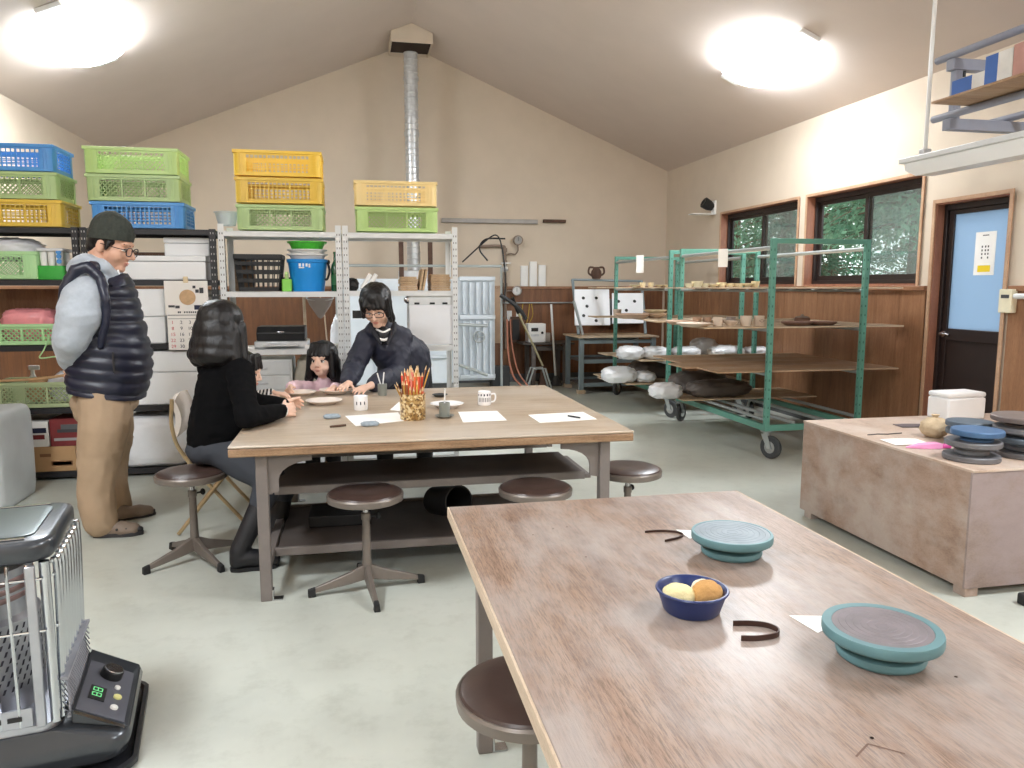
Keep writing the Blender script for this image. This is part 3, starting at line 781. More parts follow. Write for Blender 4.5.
for z in (.52, 1.32): MB().b2((KX0 + .06, KY0 - .03, z), (KX1 - .06, KY0 - .017, z + .05)).build('door_strap', M_kilnrib, t, world=True, bevel=.002)
mb = MB(); mb.b2((RX - .20, 10.2, 1.501), (RX + .20, 10.6, 1.615)); mb.build('flue_hood', M_zinc, t, world=True, bevel=.004)
for x in (.62, 1.0): MB().b2((x - .03, 10.16, 1.501), (x + .03, 10.196, 2.08)).build('flue_stay', M_rust, t, world=True)
MB().b2((.649, 10.165, 2.02), (.969, 10.19, 2.06)).build('flue_tie', M_rust, t, world=True)
# ribbed side unit with pipe frame
t = thing('burner_cabinet', 'tall ribbed blue grey steel door unit with pipework beside the kiln', 'cabinet', (1.5, 9.6, 0))
MB().b2((1.27, 9.50, .22), (1.74, 9.62, 1.52)).build('door_panel', M_kilnrib, t, world=True, bevel=.004)
for i in range(5):
    x = 1.345 + i * .085
    MB().b2((x - .018, 9.465, .30), (x + .018, 9.4995, .98)).build('rib', M_kilnrib, t, world=True, bevel=.006)
    MB().b2((x - .018, 9.465, 1.06), (x + .018, 9.4995, 1.46)).build('rib', M_kilnrib, t, world=True, bevel=.006)
for z in (.25, 1.0, 1.48): MB().b2((1.29, 9.46, z), (1.74, 9.4995, z + .05)).build('cross_bar', M_kiln, t, world=True, bevel=.003)
mb = MB(); pf = 9.36
MB().tube([(-.2, pf, 1.655), (1.80, pf, 1.655)], .016, 10).build('top_pipe', M_pipe, t, world=True)
MB().tube([(1.80, pf, 1.640), (1.80, pf, .02)], .016, 10).build('side_pipe', M_pipe, t, world=True)
MB().tube([(-.2, pf, 1.640), (-.2, pf, .02)], .016, 10).build('side_pipe', M_pipe, t, world=True)
for z in (.92, .42): MB().tube([(1.26, pf, z + .02), (1.62, pf, z + (.0 if z > .5 else -.12))], .02, 10).build('latch_bar', M_pipe, t, world=True)
mb = MB(); mb.tube([V((1.52 + .07 * math.cos(a), 9.40, .78 + .07 * math.sin(a))) for a in (2 * math.pi * i / 20 for i in range(20))], .008, 8, closed=True)
for i in range(3):
    a = 2 * math.pi * i / 3; mb.tube([(1.52, 9.40, .78), (1.52 + .07 * math.cos(a), 9.40, .78 + .07 * math.sin(a))], .006, 6)
mb.cyl((1.52, 9.385, .78), (1.52, 9.459, .78), .014); mb.build('hand_wheel', M_pipe, t, world=True)
MB().b2((1.25, 9.34, .02), (2.15, 9.66, .12)).build('base_plinth', M_skirt, t, world=True, bevel=.01)
# hoses on the kiln
def hose(name, pts, r, mat, label, cat='hose', n=8, seg=6, group=None):
    o0 = V(pts[0]); o = MB().tube([p - o0 for p in spline(pts, seg)], r, n).build(name, mat); o.location = o0
    return tag(o, label, cat, group)
hose('black_hose', [(1.77, 9.28, 1.30), (1.90, 9.28, 1.22), (2.02, 9.29, 1.12), (2.10, 9.30, 1.0)], .026, M_black, 'thick black hose end curving away from the kiln pipe frame')
hose('gas_hose', [(1.30, 9.28, 1.70), (1.62, 9.3, 1.98), (1.74, 9.3, 2.02), (1.80, 9.3, 1.85), (1.84, 9.3, 1.5), (1.82, 9.3, 1.2)], .009, M_black, 'thin black gas hose looping above the kiln pipe frame')
hose('gas_hose', [(1.62, 9.32, 1.72), (1.52, 9.32, 1.86), (1.60, 9.32, 1.98), (1.84, 9.32, 1.99)], .010, M_black, 'short black gas hose arched over the ribbed cabinet')
hose('copper_tube', [(1.86, 9.30, 1.0), (1.87, 9.29, .6), (1.93, 9.28, .3), (2.06, 9.27, .14)], .012, M_copper, 'copper coloured tube hanging nearest the kiln pipe frame')
hose('copper_tube', [(1.90, 9.31, 1.0), (1.92, 9.31, .7), (2.0, 9.31, .35), (2.14, 9.30, .14)], .010, M_copper, 'copper coloured tube sweeping out to the plinth end')

# ------------------------------------------------------------------ gas pipes and gauges on the far wall
M_pipebr = mk('weathered_pipe', rgb(140, 122, 108), 0.6, metal=0.3, var=0.15)
M_dial = mk('dial_white', rgb(214, 214, 212), 0.5, var=0); M_dialgrey = mk('dial_grey', rgb(150, 146, 140), 0.5, var=.05)
yw = YB - .045
t = thing('gas_pipe', 'weathered gas pipe with valve running down the far wall', 'pipe', (2.16, yw, 1.0))
mb = MB(); mb.tube(spline([(1.78, yw, 1.98), (2.10, yw, 1.985), (2.155, yw, 1.93), (2.16, yw, 1.6), (2.17, yw, .5)], 6), .022, 10); mb.build('pipe_run', M_pipebr, t, world=True)
mb = MB()
for z in (1.90, 1.72, 1.40, .9): MB().lathe([(0.03, z), (.034, z + .01), (.034, z + .05), (.03, z + .06)], c=(2.16, yw, 0), n=16).build('pipe_joint', M_pipebr, t, world=True)
mb = MB(); mb.ell((2.16, yw - .01, 1.66), (.042, .04, .05)); mb.tube([(2.16, yw - .035, 1.70), (2.16, yw - .06, 1.74)], .008); mb.b2((2.09, yw - .068, 1.735), (2.23, yw - .054, 1.75)); mb.build('valve', M_zinc, t, world=True)
def gauge(x, z, r, stalk, label, dark=True):
    g = thing('pressure_gauge', label, 'gauge', (x, yw - .03, z), group='pressure gauges')
    Mg = Matrix.Rotation(R(90), 3, 'X')
    MB().lathe([(0, -.03), (r, -.03), (r + .008, -.02), (r + .008, .03), (r, .03), (r - .004, .022), (0, .022)], c=(0, 0, 0), n=28, M=Mg).build('case', M_pipebr if dark else M_chrome, g)
    MB().lathe([(0, .0225), (r - .006, .0225), (r - .006, .025), (0, .025)], n=28, M=Mg).build('dial', M_dialgrey if dark else M_dial, g)
    MB().b2((-.003, -.028, -r * .2), (.003, -.0252, r * .7)).build('needle', M_black, g)
    MB().tube(spline([V(p) for p in stalk], 6), .011, 8).build('stalk', M_pipebr, g)
gauge(2.345, 2.07, .062, ((0, .01, -.07), (0, .01, -.15), (-.04, .012, -.20), (-.10, .02, -.19), (-.155, .027, -.20)), 'round dark pressure gauge on a bent stalk high on the far wall')
gauge(2.325, 1.345, .062, ((-.07, .02, 0), (-.12, .026, 0), (-.165, .03, -.01)), 'round white pressure gauge at the panelling rail on the far wall', False)
# bars on the far wall
o = MB().b2((-.70, -.03, -.03), (.70, .03, .03)).build('wall_bar', M_skirt and mk('grey_bar', rgb(168, 164, 160), .6), bevel=.006); o.location = (1.945, YB - .031, 2.34); tag(o, 'long grey bar fixed high on the far wall', 'bar')
o = MB().b2((-.17, -.03, -.022), (.17, .03, .022)).build('wall_bar', M_rust, bevel=.006); o.location = (2.90, YB - .031, 2.355); tag(o, 'short brown bar high on the far wall', 'bar')
for i, (x, h, nm) in enumerate(((2.45, .30, 'one beside the gauge'), (2.585, .36, 'taller middle one'), (2.72, .31, 'one nearest the white boards'))):
    o = MB().prism(rrect(.112, .034, .015), h).build('filter_cartridge', M_white, bevel=.004); o.location = (x, YB - .0185, 1.4105)
    tag(o, 'white upright cartridge on the far wall rail, ' + nm, 'cartridge', 'white cartridges on the rail')
# outlets
for x, z, l in ((2.22, .98, 'grey wall switch plate near the gas pipe'), (2.375, 1.0, 'cream wall switch plate above the small meter')):
    t = thing('switch_plate', l, 'switch', (x, YB - .0165, z))
    MB().b2((-.045, -.012, -.075), (.045, 0, .075)).build('plate', M_white if 'grey' not in l else M_zinc, t, bevel=.004); MB().b2((-.016, -.016, -.03), (.016, -.0125, .03)).build('rocker', M_dial, t, bevel=.002)
o = MB().b2((-.14, -.015, -.42), (.14, 0, .42)).build('hardboard_panel', mk('tan_hardboard', rgb(186, 156, 128), .7), bevel=.004); o.location = (1.98, YB - .02, 1.0); tag(o, 'tan rounded hardboard panel on the far wall beside the kiln hoses', 'panel')
# rail with hooks, cords
t = thing('hook_rail', 'thin grey hanging rail under the panelling cap on the far wall', 'rail', (2.7, YB - .06, 1.17))
MB().tube([(-.58, 0, 0), (.60, 0, 0)], .010, 8).build('rod', M_pipe, t)
for x in (-.5, .5): MB().b2((x - .01, .0, -.012), (x + .01, .042, .012)).build('bracket', M_pipe, t)
M_yellowcord = mk('yellow_cord', rgb(196, 166, 60), .6)
hose('yellow_cord', [(2.42, YB - .075, 1.155), (2.40, YB - .075, .95), (2.45, YB - .072, .80), (2.50, YB - .075, .98), (2.52, YB - .075, 1.155)], .006, M_yellowcord, 'yellow cord looped over the hanging rail, the wider loop')
hose('yellow_cord', [(2.55, YB - .075, 1.155), (2.57, YB - .075, 1.0), (2.52, YB - .072, .88), (2.46, YB - .09, .80), (2.45, YB - .09, .74)], .005, M_yellowcord, 'yellow cord hanging from the rail down to the meter')
# small table with a meter
t = thing('side_table', 'small dark wooden table against the far wall under the meter', 'table', (2.70, YB - .29, 0))
MB().b2((-.38, -.25, .585), (.38, .25, .61)).build('tabletop', M_shelfdk, t, bevel=.003)
for x in (-.22, .25):
    for y in (-.2, .2): MB().b2((x - .03, y - .03, 0), (x + .03, y + .03, .5845)).build('leg', mk_wood('grey_leg', rgb(104, 92, 82), rgb(126, 112, 100), rgb(140, 128, 116), (8, 8, 1)) if False else M_steel, t, bevel=.003)
mb = MB(); mb.b2((-.189, -.215, .50), (.219, -.185, .56)); mb.build('apron', M_shelfdk, t)
t = thing('control_meter', 'white kiln controller box with a dark display on the small wall table', 'meter', (2.55, YB - .33, .611))
MB().b2((-.13, -.10, 0), (.13, .10, .27)).build('case', M_white, t, bevel=.01); MB().b2((-.085, -.103, .16), (.015, -.1005, .21)).build('display', M_black, t); MB().cyl((.075, -.112, .14), (.075, -.1005, .14), .018).build('knob', M_black, t)
MB().b2((-.09, -.103, .09), (.03, -.1005, .12)).build('label_plate', M_zinc, t)
t = thing('meter_side_box', 'dark box fixed on the panelling behind the white controller', 'box', (2.31, YB - .016, .78))
MB().b2((-.07, -.08, -.19), (.07, -.0005, .19)).build('housing', M_rust, t, bevel=.006); MB().b2((-.05, -.085, -.15), (.05, -.0805, .15)).build('cover', M_black, t, bevel=.003)
o = MB().prism(rrect(.07, .05, .015), .13).build('plastic_jar', M_white, bevel=.004); o.location = (2.74, YB - .30, .611); tag(o, 'small white jar beside the controller box', 'jar')
# broom, mop, folding stand
t = thing('broom', 'black gripped broom pole leaning across the corner beside the kiln', 'broom', (2.50, 10.5, 0))
MB().tube([(2.02, 9.75, 1.26), (2.12, 9.85, 1.06)], .024, 10).build('grip', M_black, t, world=True)
MB().tube([(2.121, 9.851, 1.058), (2.56, 10.25, .30)], .014, 10).build('pole', mk('bamboo_pole', rgb(196, 186, 150), .5), t, world=True)
mb = MB(); mb.loops([[(2.56 - .02, 10.25 - .02, .31), (2.56 + .02, 10.25 - .02, .31), (2.56 + .02, 10.25 + .02, .31), (2.56 - .02, 10.25 + .02, .31)], [(2.50, 10.22, .005), (2.68, 10.22, .005), (2.68, 10.32, .005), (2.50, 10.32, .005)]]); mb.build('bristle_head', M_rust, t, world=True)
t = thing('mop', 'upright white pole mop resting against the small wall table', 'mop', (2.76, 10.40, 0))
MB().tube([(2.72, 10.44, 1.16), (2.78, 10.40, .14)], .016, 10).build('pole', M_white, t, world=True)
mb = MB(); mb.loops([[V((2.79 + a * math.cos(q), 10.40 + .5 * a * math.sin(q), z)) for q in (2 * math.pi * i / 14 for i in range(14))] for a, z in ((.03, .15), (.06, .10), (.085, .03), (.09, .004))]); mb.build('mop_head', M_tyre, t, world=True)
t = thing('folding_stand', 'small folding steel trestle standing open beside the kiln plinth', 'trestle', (2.36, 9.75, 0))
for dx, y in ((-.12, 9.66), (.12, 9.84)):
    MB().tube([(2.36 - .18, y, .006), (2.36 - .07, y + .02, .33), (2.36 + .09, y + .02, .33), (2.36 + .19, y, .006)], .013, 8).build('leg_frame', M_pipe, t, world=True)
MB().tube([(2.32, 9.66, .325), (2.32, 9.88, .325)], .010, 8).build('hinge_bar', M_pipe, t, world=True)
o = MB().prism(rrect(.26, .2, .02), .30).build('storage_crate', M_tyre, bevel=.01); o.location = (1.98, 10.45, 0); tag(o, 'dark grey bin on the floor behind the folding trestle', 'bin')
# dark stoneware vessel on the wall rail
t = thing('stoneware_vessel', 'small dark stoneware vessel with twin handles on the frame above the white boards', 'vase', (3.27, 10.10, 1.512))
MB().lathe([(0, 0), (.055, 0), (.075, .05), (.07, .10), (.045, .14), (.05, .16), (.04, .16), (0, .12)], n=24).build('body', M_rust, t)
for s in (-1, 1): MB().tube(spline([(s * .06, 0, .04), (s * .11, 0, .08), (s * .10, 0, .15), (s * .045, 0, .155)], 5), .014, 8).build('handle', M_rust, t)
# metal plate box on the far wall behind the trolley
t = thing('metal_box', 'grey metal equipment box on the far wall behind the rear trolley', 'box', (3.86, YB - .017, 1.05))
MB().b2((-.38, -.16, -.20), (.38, 0, .17)).build('case', M_skirt, t, bevel=.008); MB().b2((-.36, -.164, -.16), (-.16, -.1605, .14)).build('side_panel', M_zinc, t); MB().b2((-.12, -.164, -.14), (.36, -.1605, .12)).build('cover', M_tyre, t)
for z in (.06, -.08): MB().cyl((-.26, -.174, z), (-.26, -.1645, z), .03).build('knob', M_black, t)
# ------------------------------------------------------------------ angle steel racks
M_blacksteel = mk('black_angle_steel', rgb(34, 34, 38), 0.5, var=0.08)
M_slotpale = mk('slot_pale', rgb(168, 166, 164), 0.8, var=0)
M_whitesteel = mk('pale_grey_angle_steel', rgb(222, 224, 224), 0.45, var=0.05)
M_slotdark = mk('slot_dark', rgb(120, 116, 114), 0.8, var=0)
RY0, RY1 = 5.975, 6.425
def rack(name, label, X0, X1, shelves, frame, slot, group, H=1.86, braces=True):
    w, d = X1 - X0, RY1 - RY0
    t = thing(name, label, 'rack', ((X0 + X1) / 2, (RY0 + RY1) / 2, 0), group=group)
    for sx in (-1, 1):
        for sy in (-1, 1):
            x, y = sx * w / 2, sy * d / 2
            mb = MB()
            mb.b2((x, y, 0), (x - sx * .042, y - sy * .003, H)); mb.b2((x, y - sy * .003, 0), (x - sx * .003, y - sy * .042, H))
            z = .04
            while z < H - .02:
                for q in (.012, .030): mb.box((x - sx * q, y + sy * .0008, z), (.006, .0016, .014), None, 1)
                mb.box((x + sx * .0008, y - sy * .022, z), (.0016, .008, .014), None, 1)
                z += .05
            mb.build('post', [frame, slot], t, smooth=0)
    for z in shelves:
        mb = MB(); q = .0045
        mb.b2((-w / 2 + q, -d / 2 + q, z - .006), (w / 2 - q, d / 2 - q, z))
        mb.b2((-w / 2 + q, -d / 2 + q, z - .040), (w / 2 - q, -d / 2 + q + .004, z - .0061)); mb.b2((-w / 2 + q, d / 2 - q - .004, z - .040), (w / 2 - q, d / 2 - q, z - .0061))
        mb.b2((-w / 2 + q, -d / 2 + q + .0041, z - .040), (-w / 2 + q + .004, d / 2 - q - .0041, z - .0061)); mb.b2((w / 2 - q - .004, -d / 2 + q + .0041, z - .040), (w / 2 - q, d / 2 - q - .0041, z - .0061))
        mb.build('shelf', frame, t, bevel=.001)
    return t
BL = (.06, .53, .985, 1.45, 1.815)
rack('black_rack', 'black slotted steel rack at the far left with the pink and green bins', -2.80, -1.905, BL, M_blacksteel, M_slotpale, 'black slotted racks', H=1.82)
rack('black_rack', 'black slotted steel rack holding the white foam boxes and the calendar', -1.890, -.985, BL, M_blacksteel, M_slotpale, 'black slotted racks', H=1.82)
rack('silver_rack', 'pale slotted steel rack with the blue bucket and black basket', -.965, -.085, (.06, .48, .93, 1.365, 1.81), M_whitesteel, M_slotdark, 'pale slotted racks', H=1.86)
rack('silver_rack', 'pale slotted steel rack with the stacked firewood boards in front of the kiln', -.075, .800, (.06, 1.37, 1.81), M_whitesteel, M_slotdark, 'pale slotted racks', H=1.86)

# ------------------------------------------------------------------ vented stacking crates
def plastic(name, c): return mk(name, c, 0.38, var=0.04, scale=6)
P_lime = plastic('lime_plastic', rgb(184, 214, 136)); P_blue = plastic('sky_blue_plastic', rgb(76, 148, 216)); P_yellow = plastic('yellow_plastic', rgb(240, 200, 66))
P_cream = plastic('cream_orange_plastic', rgb(240, 214, 150)); P_dull = plastic('dull_green_plastic', rgb(172, 198, 138)); P_sage = plastic('sage_plastic', rgb(172, 186, 142)); P_gold = plastic('golden_plastic', rgb(226, 190, 72))
P_mint = plastic('pale_mint_plastic', rgb(178, 222, 164))
def make_crate(w, d, h, label, diag=True, mat=None, rows=5):
    mat = mat or P_lime
    t = thing('vented_crate', label, 'crate', group='stacking crates')
    k = .012; cw = .085
    for sx in (-1, 1):
        for sy in (-1, 1):                         # rounded corner posts
            c = V((sx * w / 2, sy * d / 2, 0)); pts = [(0, .03), (.01, .010), (.03, 0), (cw, 0), (cw, k), (.034, k), (.018, .018), (k, .034), (k, cw * .8), (0, cw * .8)]
            poly = [(c.x - sx * a, c.y - sy * b) for a, b in pts]
            if sx * sy > 0: poly = poly[::-1]
            mb = MB(); mb.prism(poly, h - .03, c=(0, 0, .006))
            for q in (.045, .068): mb.b2((c.x - sx * q - .003, c.y + sy * .0005, .02), (c.x - sx * q + .003, c.y + sy * .0045, h - .03))
            mb.build('corner_post', mat, t, smooth=30)
    mb = MB()                                      # rim with a lip
    for sy in (-1, 1): mb.b2((-w / 2 - .004, sy * d / 2 - .011 * (1 if sy > 0 else -1) * 1 - .0 , h - .024), (w / 2 + .004, sy * (d / 2 + .005), h - .001))
    for sx in (-1, 1): mb.b2((sx * (w / 2 - .012), -d / 2 + .012, h - .024), (sx * (w / 2 + .005), d / 2 - .012, h - .001))
    mb.build('rim', mat, t, bevel=.002)
    mb = MB(); mb.b2((-w / 2 + .013, -d / 2 + .013, .006), (w / 2 - .013, d / 2 - .013, .014))
    for i in range(5): mb.b2((-w / 2 + .03, -d / 2 + .05 + i * (d - .1) / 4 - .004, .0), (w / 2 - .03, -d / 2 + .05 + i * (d - .1) / 4 + .004, .0059))
    mb.build('base', mat, t, smooth=0)
    def panel(L, face):                            # lattice between the posts
        mb = MB(); z0, z1 = .006, h - .0245; s = .007
        B = lambda a0, a1, b0, b1, y0=0.001, y1=.006: mb.b2((a0, y0, b0), (a1, y1, b1))
        B(-L / 2, L / 2, z0, z0 + .028); B(-L / 2, L / 2, z1 - .012, z1)
        for i in range(4 if L > .4 else 3):
            x = -L / 2 + L * i / (3 if L > .4 else 2); B(max(-L / 2, x - .006), min(L / 2, x + .006), z0 + .0281, z1 - .0121, -.002, .008)
        n = max(6, int(L / .030)); za, zb = z0 + .029, z1 - .013
        if diag:
            H = zb - za; m = int(L / .034)
            for dirn in (1, -1):
                for i in range(-int(H / .034) - 1, m + 1):
                    x0 = -L / 2 + i * .034; x1 = x0 + H; a0, b0, a1, b1 = x0, za, x1, zb
                    if a0 < -L / 2: b0 += (-L / 2 - a0); a0 = -L / 2
                    if a1 > L / 2: b1 -= (a1 - L / 2); a1 = L / 2
                    if a1 - a0 < .008: continue
                    if dirn < 0: a0, a1 = -a0, -a1
                    mb.bar((a0, .0035, b0), (a1, .0035, b1), s, .004, up=(0, 1, 0))
        else:
            for i in range(1, n): x = -L / 2 + L * i / n; B(x - .004, x + .004, za, zb, .0015, .0055)
            for j in range(1, rows): z = za + (zb - za) * j / rows; B(-L / 2, L / 2, z - .0035, z + .0035, .001, .0045)
        return mb
    for a, L, off in ((0, w - 2 * cw, d / 2), (math.pi, w - 2 * cw, d / 2), (math.pi / 2, d - 1.6 * cw, w / 2), (-math.pi / 2, d - 1.6 * cw, w / 2)):
        mb = panel(L, a); M = Matrix.Rotation(a, 4, 'Z') @ Matrix.Translation((0, -off + .002, 0))
        mb.v = [M @ p for p in mb.v]; mb.build('lattice_panel', mat, t, smooth=0)
    return t
CW, CD, CHH = .625, .405, .190
zt = 1.8165
c_diag = make_crate(CW, CD, CHH, 'lime green crate on top of the second stack from the left, above the green beanie')
c_grid = make_crate(CW, CD, CHH, 'yellow crate on top of the yellow and lime stack', diag=False)
def sw(m): return {'lime_plastic': m}
def stackpos(x, y, i, h=CHH): return (x, y, zt + i * h)
YC = 6.0 + CD / 2
c_diag.location = stackpos(-1.53, YC, 2)
def crate(src, x, i, m, label, y=YC, h=CHH): return dup(src, stackpos(x, y, i, h), label=label, mats=sw(m))
crate(c_diag, -1.525, 1, P_dull, 'dull green middle crate of the stack above the green beanie')
crate(c_grid, -1.505, 0, P_blue, 'blue bottom crate of the stack behind the green beanie')
crate(c_grid, -2.345, 2, P_blue, 'blue top crate of the stack at the left edge')
crate(c_diag, -2.335, 1, P_dull, 'green middle crate of the stack at the left edge')
crate(c_grid, -2.315, 0, P_gold, 'golden yellow bottom crate of the stack at the left edge')
HH = .196
c_grid.location = stackpos(-.527, YC, 2, HH)
for c in [c_grid] + kids(c_grid):
    if c.type == 'MESH':
        for sl in c.material_slots: sl.link = 'OBJECT'; sl.material = P_yellow
def swy(m): return {'yellow_plastic': m, 'lime_plastic': m}
dup(c_grid, stackpos(-.522, YC, 1, HH), label='deep yellow middle crate between the yellow top crate and a lime one', mats=swy(P_gold))
crate(c_diag, -.520, 0, P_dull, 'lime bottom crate under the two yellow crates')
dup(c_grid, stackpos(.335, YC, 1, HH), label='pale cream crate on top of the stack of two by the flue', mats=swy(P_cream))
crate(c_diag, .340, 0, P_lime, 'lime crate under the pale cream crate')
# translucent tub on top of the rack junction
M_clear = mk('translucent_plastic', rgb(214, 222, 228), 0.35, var=0.03, alpha=0.55)
t = thing('plastic_tub', 'empty translucent tub standing on the rack tops beside the yellow stack', 'tub', (-.93, 6.20, 1.8605))
MB().lathe([(0, 0), (.062, 0), (.085, .095), (.093, .095), (.093, .102), (.081, .100), (.058, .006), (0, .006)], n=32).build('bucket', M_clear, t)
t.location.z = 1.862
# ------------------------------------------------------------------ things on the black racks
M_foam = mk('white_foam', rgb(240, 242, 244), 0.75, var=0.015, bmp=0.08, bscale=220)
M_card = mk('brown_cardboard', rgb(190, 152, 110), 0.8, var=0.06, scale=5)
M_cardred = mk('dark_red_carton', rgb(126, 46, 48), 0.6, var=0.12)
M_bag = mk('clear_poly_bag', rgb(220, 222, 226), 0.22, var=0.05, spec=0.8, bmp=0.5, bscale=24)
M_bagmilk = mk('milky_bag', rgb(232, 234, 238), 0.35, var=0.04, bmp=0.4, bscale=18)
def foam_box(x0, x1, y0, y1, z, h, label, lid=.04):
    t = thing('foam_box', label, 'box', ((x0 + x1) / 2, (y0 + y1) / 2, z + .0006), group='white foam boxes on the black rack'); w, d = x1 - x0, y1 - y0
    MB().b2((-w / 2 + .004, -d / 2 + .004, 0), (w / 2 - .004, d / 2 - .004, h - lid - .003)).build('body', M_foam, t, bevel=.008)
    MB().b2((-w / 2, -d / 2, h - lid), (w / 2, d / 2, h)).build('lid', M_foam, t, bevel=.008)
    return t
foam_box(-1.64, -1.06, 6.0, 6.38, 1.45, .175, 'long white foam box on the second shelf beside the man in glasses')
foam_box(-1.36, -1.04, 6.06, 6.38, 1.626, .135, 'small white foam box resting on the long foam box')
foam_box(-1.86, -1.66, 6.0, 6.36, 1.45, .19, 'white foam box behind the man\'s face')
foam_box(-1.72, -1.36, 6.0, 6.40, .985, .40, 'tall white foam box with the calendar in front', lid=.20)
foam_box(-1.345, -1.03, 6.03, 6.40, .985, .39, 'white foam box behind the hanging calendar')
foam_box(-1.78, -1.03, 6.0, 6.41, .53, .40, 'very large white foam box on the shelf behind the man\'s vest', lid=.155)
# dark bar tray above small box
o = MB().b2((-.20, -.1, 0), (.20, .1, .03)).build('wooden_tray', M_rust, bevel=.004); o.location = (-1.51, 6.27, 1.6262); tag(o, 'brown wooden tray lying on the long white foam box', 'tray')
# calendar
t = thing('wall_calendar', 'hanging calendar with a round brown emblem clipped to the black rack', 'calendar', (-1.205, 5.965, .93))
M_cal = mk('calendar_paper', rgb(240, 236, 230), 0.7, var=0.01); M_brand = mk('calendar_tan', rgb(206, 170, 130), .7, var=.1, scale=40); M_red = mk('red_ink', rgb(208, 96, 96), .8, var=0); M_dblue = mk('dark_blue_ink', rgb(40, 44, 70), .7, var=0)
MB().b2((-.145, -.004, .265), (.155, -.0, .515)).build('picture_sheet', M_cal, t, smooth=0)
MB().b2((-.135, -.005, .01), (.150, -.001, .263)).build('date_sheet', M_cal, t, smooth=0)
Mf = Matrix.Rotation(R(90), 3, 'X')
MB().lathe([(0, 0), (.056, 0), (.056, .002), (0, .002)], c=(.012, -.0042, .395), n=32, M=Mf).build('round_emblem', M_brand, t)
mb = MB()
for x, z, a, b in ((-.10, .33, .022, .008), (-.06, .325, .015, .01), (.08, .44, .012, .012), (.11, .445, .014, .02), (.06, .47, .01, .01)): mb.b2((x - a, -.0055, z - b), (x + a, -.0042, z + b))
mb.build('small_print', M_ink, t, smooth=0)
MB().b2((.055, -.0055, .305), (.115, -.0042, .338)).build('photo_print', M_dblue, t, smooth=0)
MB().b2((-.13, -.0058, .2635), (.145, -.0042, .268)).build('binding_line', M_ink, t, smooth=0)
M4 = lambda x, z, y=-.0062: Matrix(((1, 0, 0, x), (0, 0, -1, y), (0, 1, 0, z), (0, 0, 0, 1)))
mb = MB()
for x in (-.055, -.043, -.012, .004, .020, .034, .048, .062, .076): mb.b2((x - .005, -.0055, .280), (x + .004, -.0042, .293))
mb.build('month_line', M_ink, t, smooth=0)
dates = [[1, 2, 3, 4], [8, 9, 10, 11], [15, 16, 17, 18], [22, 23, 24, 25], [29, 30]]
for i, row in enumerate(dates):
    for j, k in enumerate(row): text_mesh(str(k), .034, M4(-.10 + j * .060, .212 - i * .044), M_ink if j else M_red, 'date_number', t)
MB().b2((-.13, -.0058, .238), (.145, -.0052, .241)).build('header_line', M_ink, t, smooth=0)
MB().b2((-.012, -.010, .50), (.022, -.0005, .545)).build('clip', mk('cream_clip', rgb(226, 208, 172), .5), t, bevel=.004)

# plastic covered and bagged goods
def lumpy(name, c, r, mat, seed, amp=.10, n=48, k=28, freq=3.2, squash=None, flat=0.0, pw=2.6, parent=None):
    """wrinkled pillow: superellipsoid with noise"""
    from mathutils import noise as nz
    c = V(c); rings = []
    def se(u, p): return math.copysign(abs(u) ** (2 / p), u)
    for i in range(k + 1):
        a = math.pi * i / k - math.pi / 2; ring = []
        for j in range(n):
            b = 2 * math.pi * j / n
            q = V((se(math.cos(a), pw) * se(math.cos(b), pw), se(math.cos(a), pw) * se(math.sin(b), pw), se(math.sin(a), pw)))
            e = 1 + amp * nz.noise(q * freq + V((seed * 7.3, seed * 3.1, 0))) + amp * .5 * nz.noise(q * freq * 2.7 + V((seed, 9, 4))) + amp * .35 * (1 - 2 * abs(nz.noise(q * freq * 3.6 + V((2, seed, 5)))))
            p = V((q.x * r[0] * e, q.y * r[1] * e, q.z * r[2] * e))
            if p.z < -r[2] * .93: p.z = -r[2] * .93
            ring.append(p + V((0, 0, r[2] * .93)))
        rings.append(ring)
    o = MB().loops(rings).build(name, mat, parent, smooth=180); o.location = c
    return o
o = lumpy('wrapped_bundle', (-1.49, 6.17, .0612), (.26, .19, .20), M_bagmilk, 3, .06, pw=4.5); tag(o, 'white plastic wrapped bundle on the bottom shelf behind the man\'s legs', 'bundle')
o = lumpy('plastic_bag', (-1.095, 6.12, .0612), (.085, .14, .135), M_bag, 5, .16); tag(o, 'crumpled clear bag on the bottom shelf beside the folding chair', 'bag')
def shelf_bin(x, y, z, w, d, h, m, label, diag=True):
    s = make_crate(w, d, h, label, diag=diag, mat=m); s.location = (x, y, z + .0006); s['group'] = 'bins on the black racks'; return s
shelf_bin(-2.44, 6.20, 1.45, .50, .38, .20, P_mint, 'pale green bin under a clear bag on the upper left shelf')
o = lumpy('plastic_bag', (-2.42, 6.20, 1.585), (.21, .155, .085), M_bag, 8, .14); tag(o, 'clear plastic bag bulging from the pale green bin', 'bag')
t = thing('bottle_pack', 'shrink wrapped pack of green bottomed cups with blue caps on the upper left shelf', 'pack', (PY(55.5, 265, 6.12).x, 6.12, 1.4508))
MB().prism(rrect(.175, .2, .02), .10).build('green_pack', mk('vivid_green', rgb(58, 172, 66), .35), t, bevel=.004)
k = 0
for yy in (-.06, .06):
    for xx in (-.052, .0, .052):
        MB().lathe([(0, .101), (.022, .101), (.0255, .20), (0, .20)], c=(xx, yy, 0), n=18).build('cup', M_white, t)
for zz in (.15, .185, .215): MB().cyl((.060, -.098, zz - .02), (.060, -.104, zz - .02), .017, n=16).build('blue_dot', P_blue, t)
MB().prism(rrect(.18, .21, .02), .022, c=(0, 0, .201)).build('top_wrap', M_bag, t, bevel=.006)
shelf_bin(-2.25, 6.18, .985, .58, .38, .155, P_mint, 'pale green bin with pink bags on the third shelf at the left', diag=True)
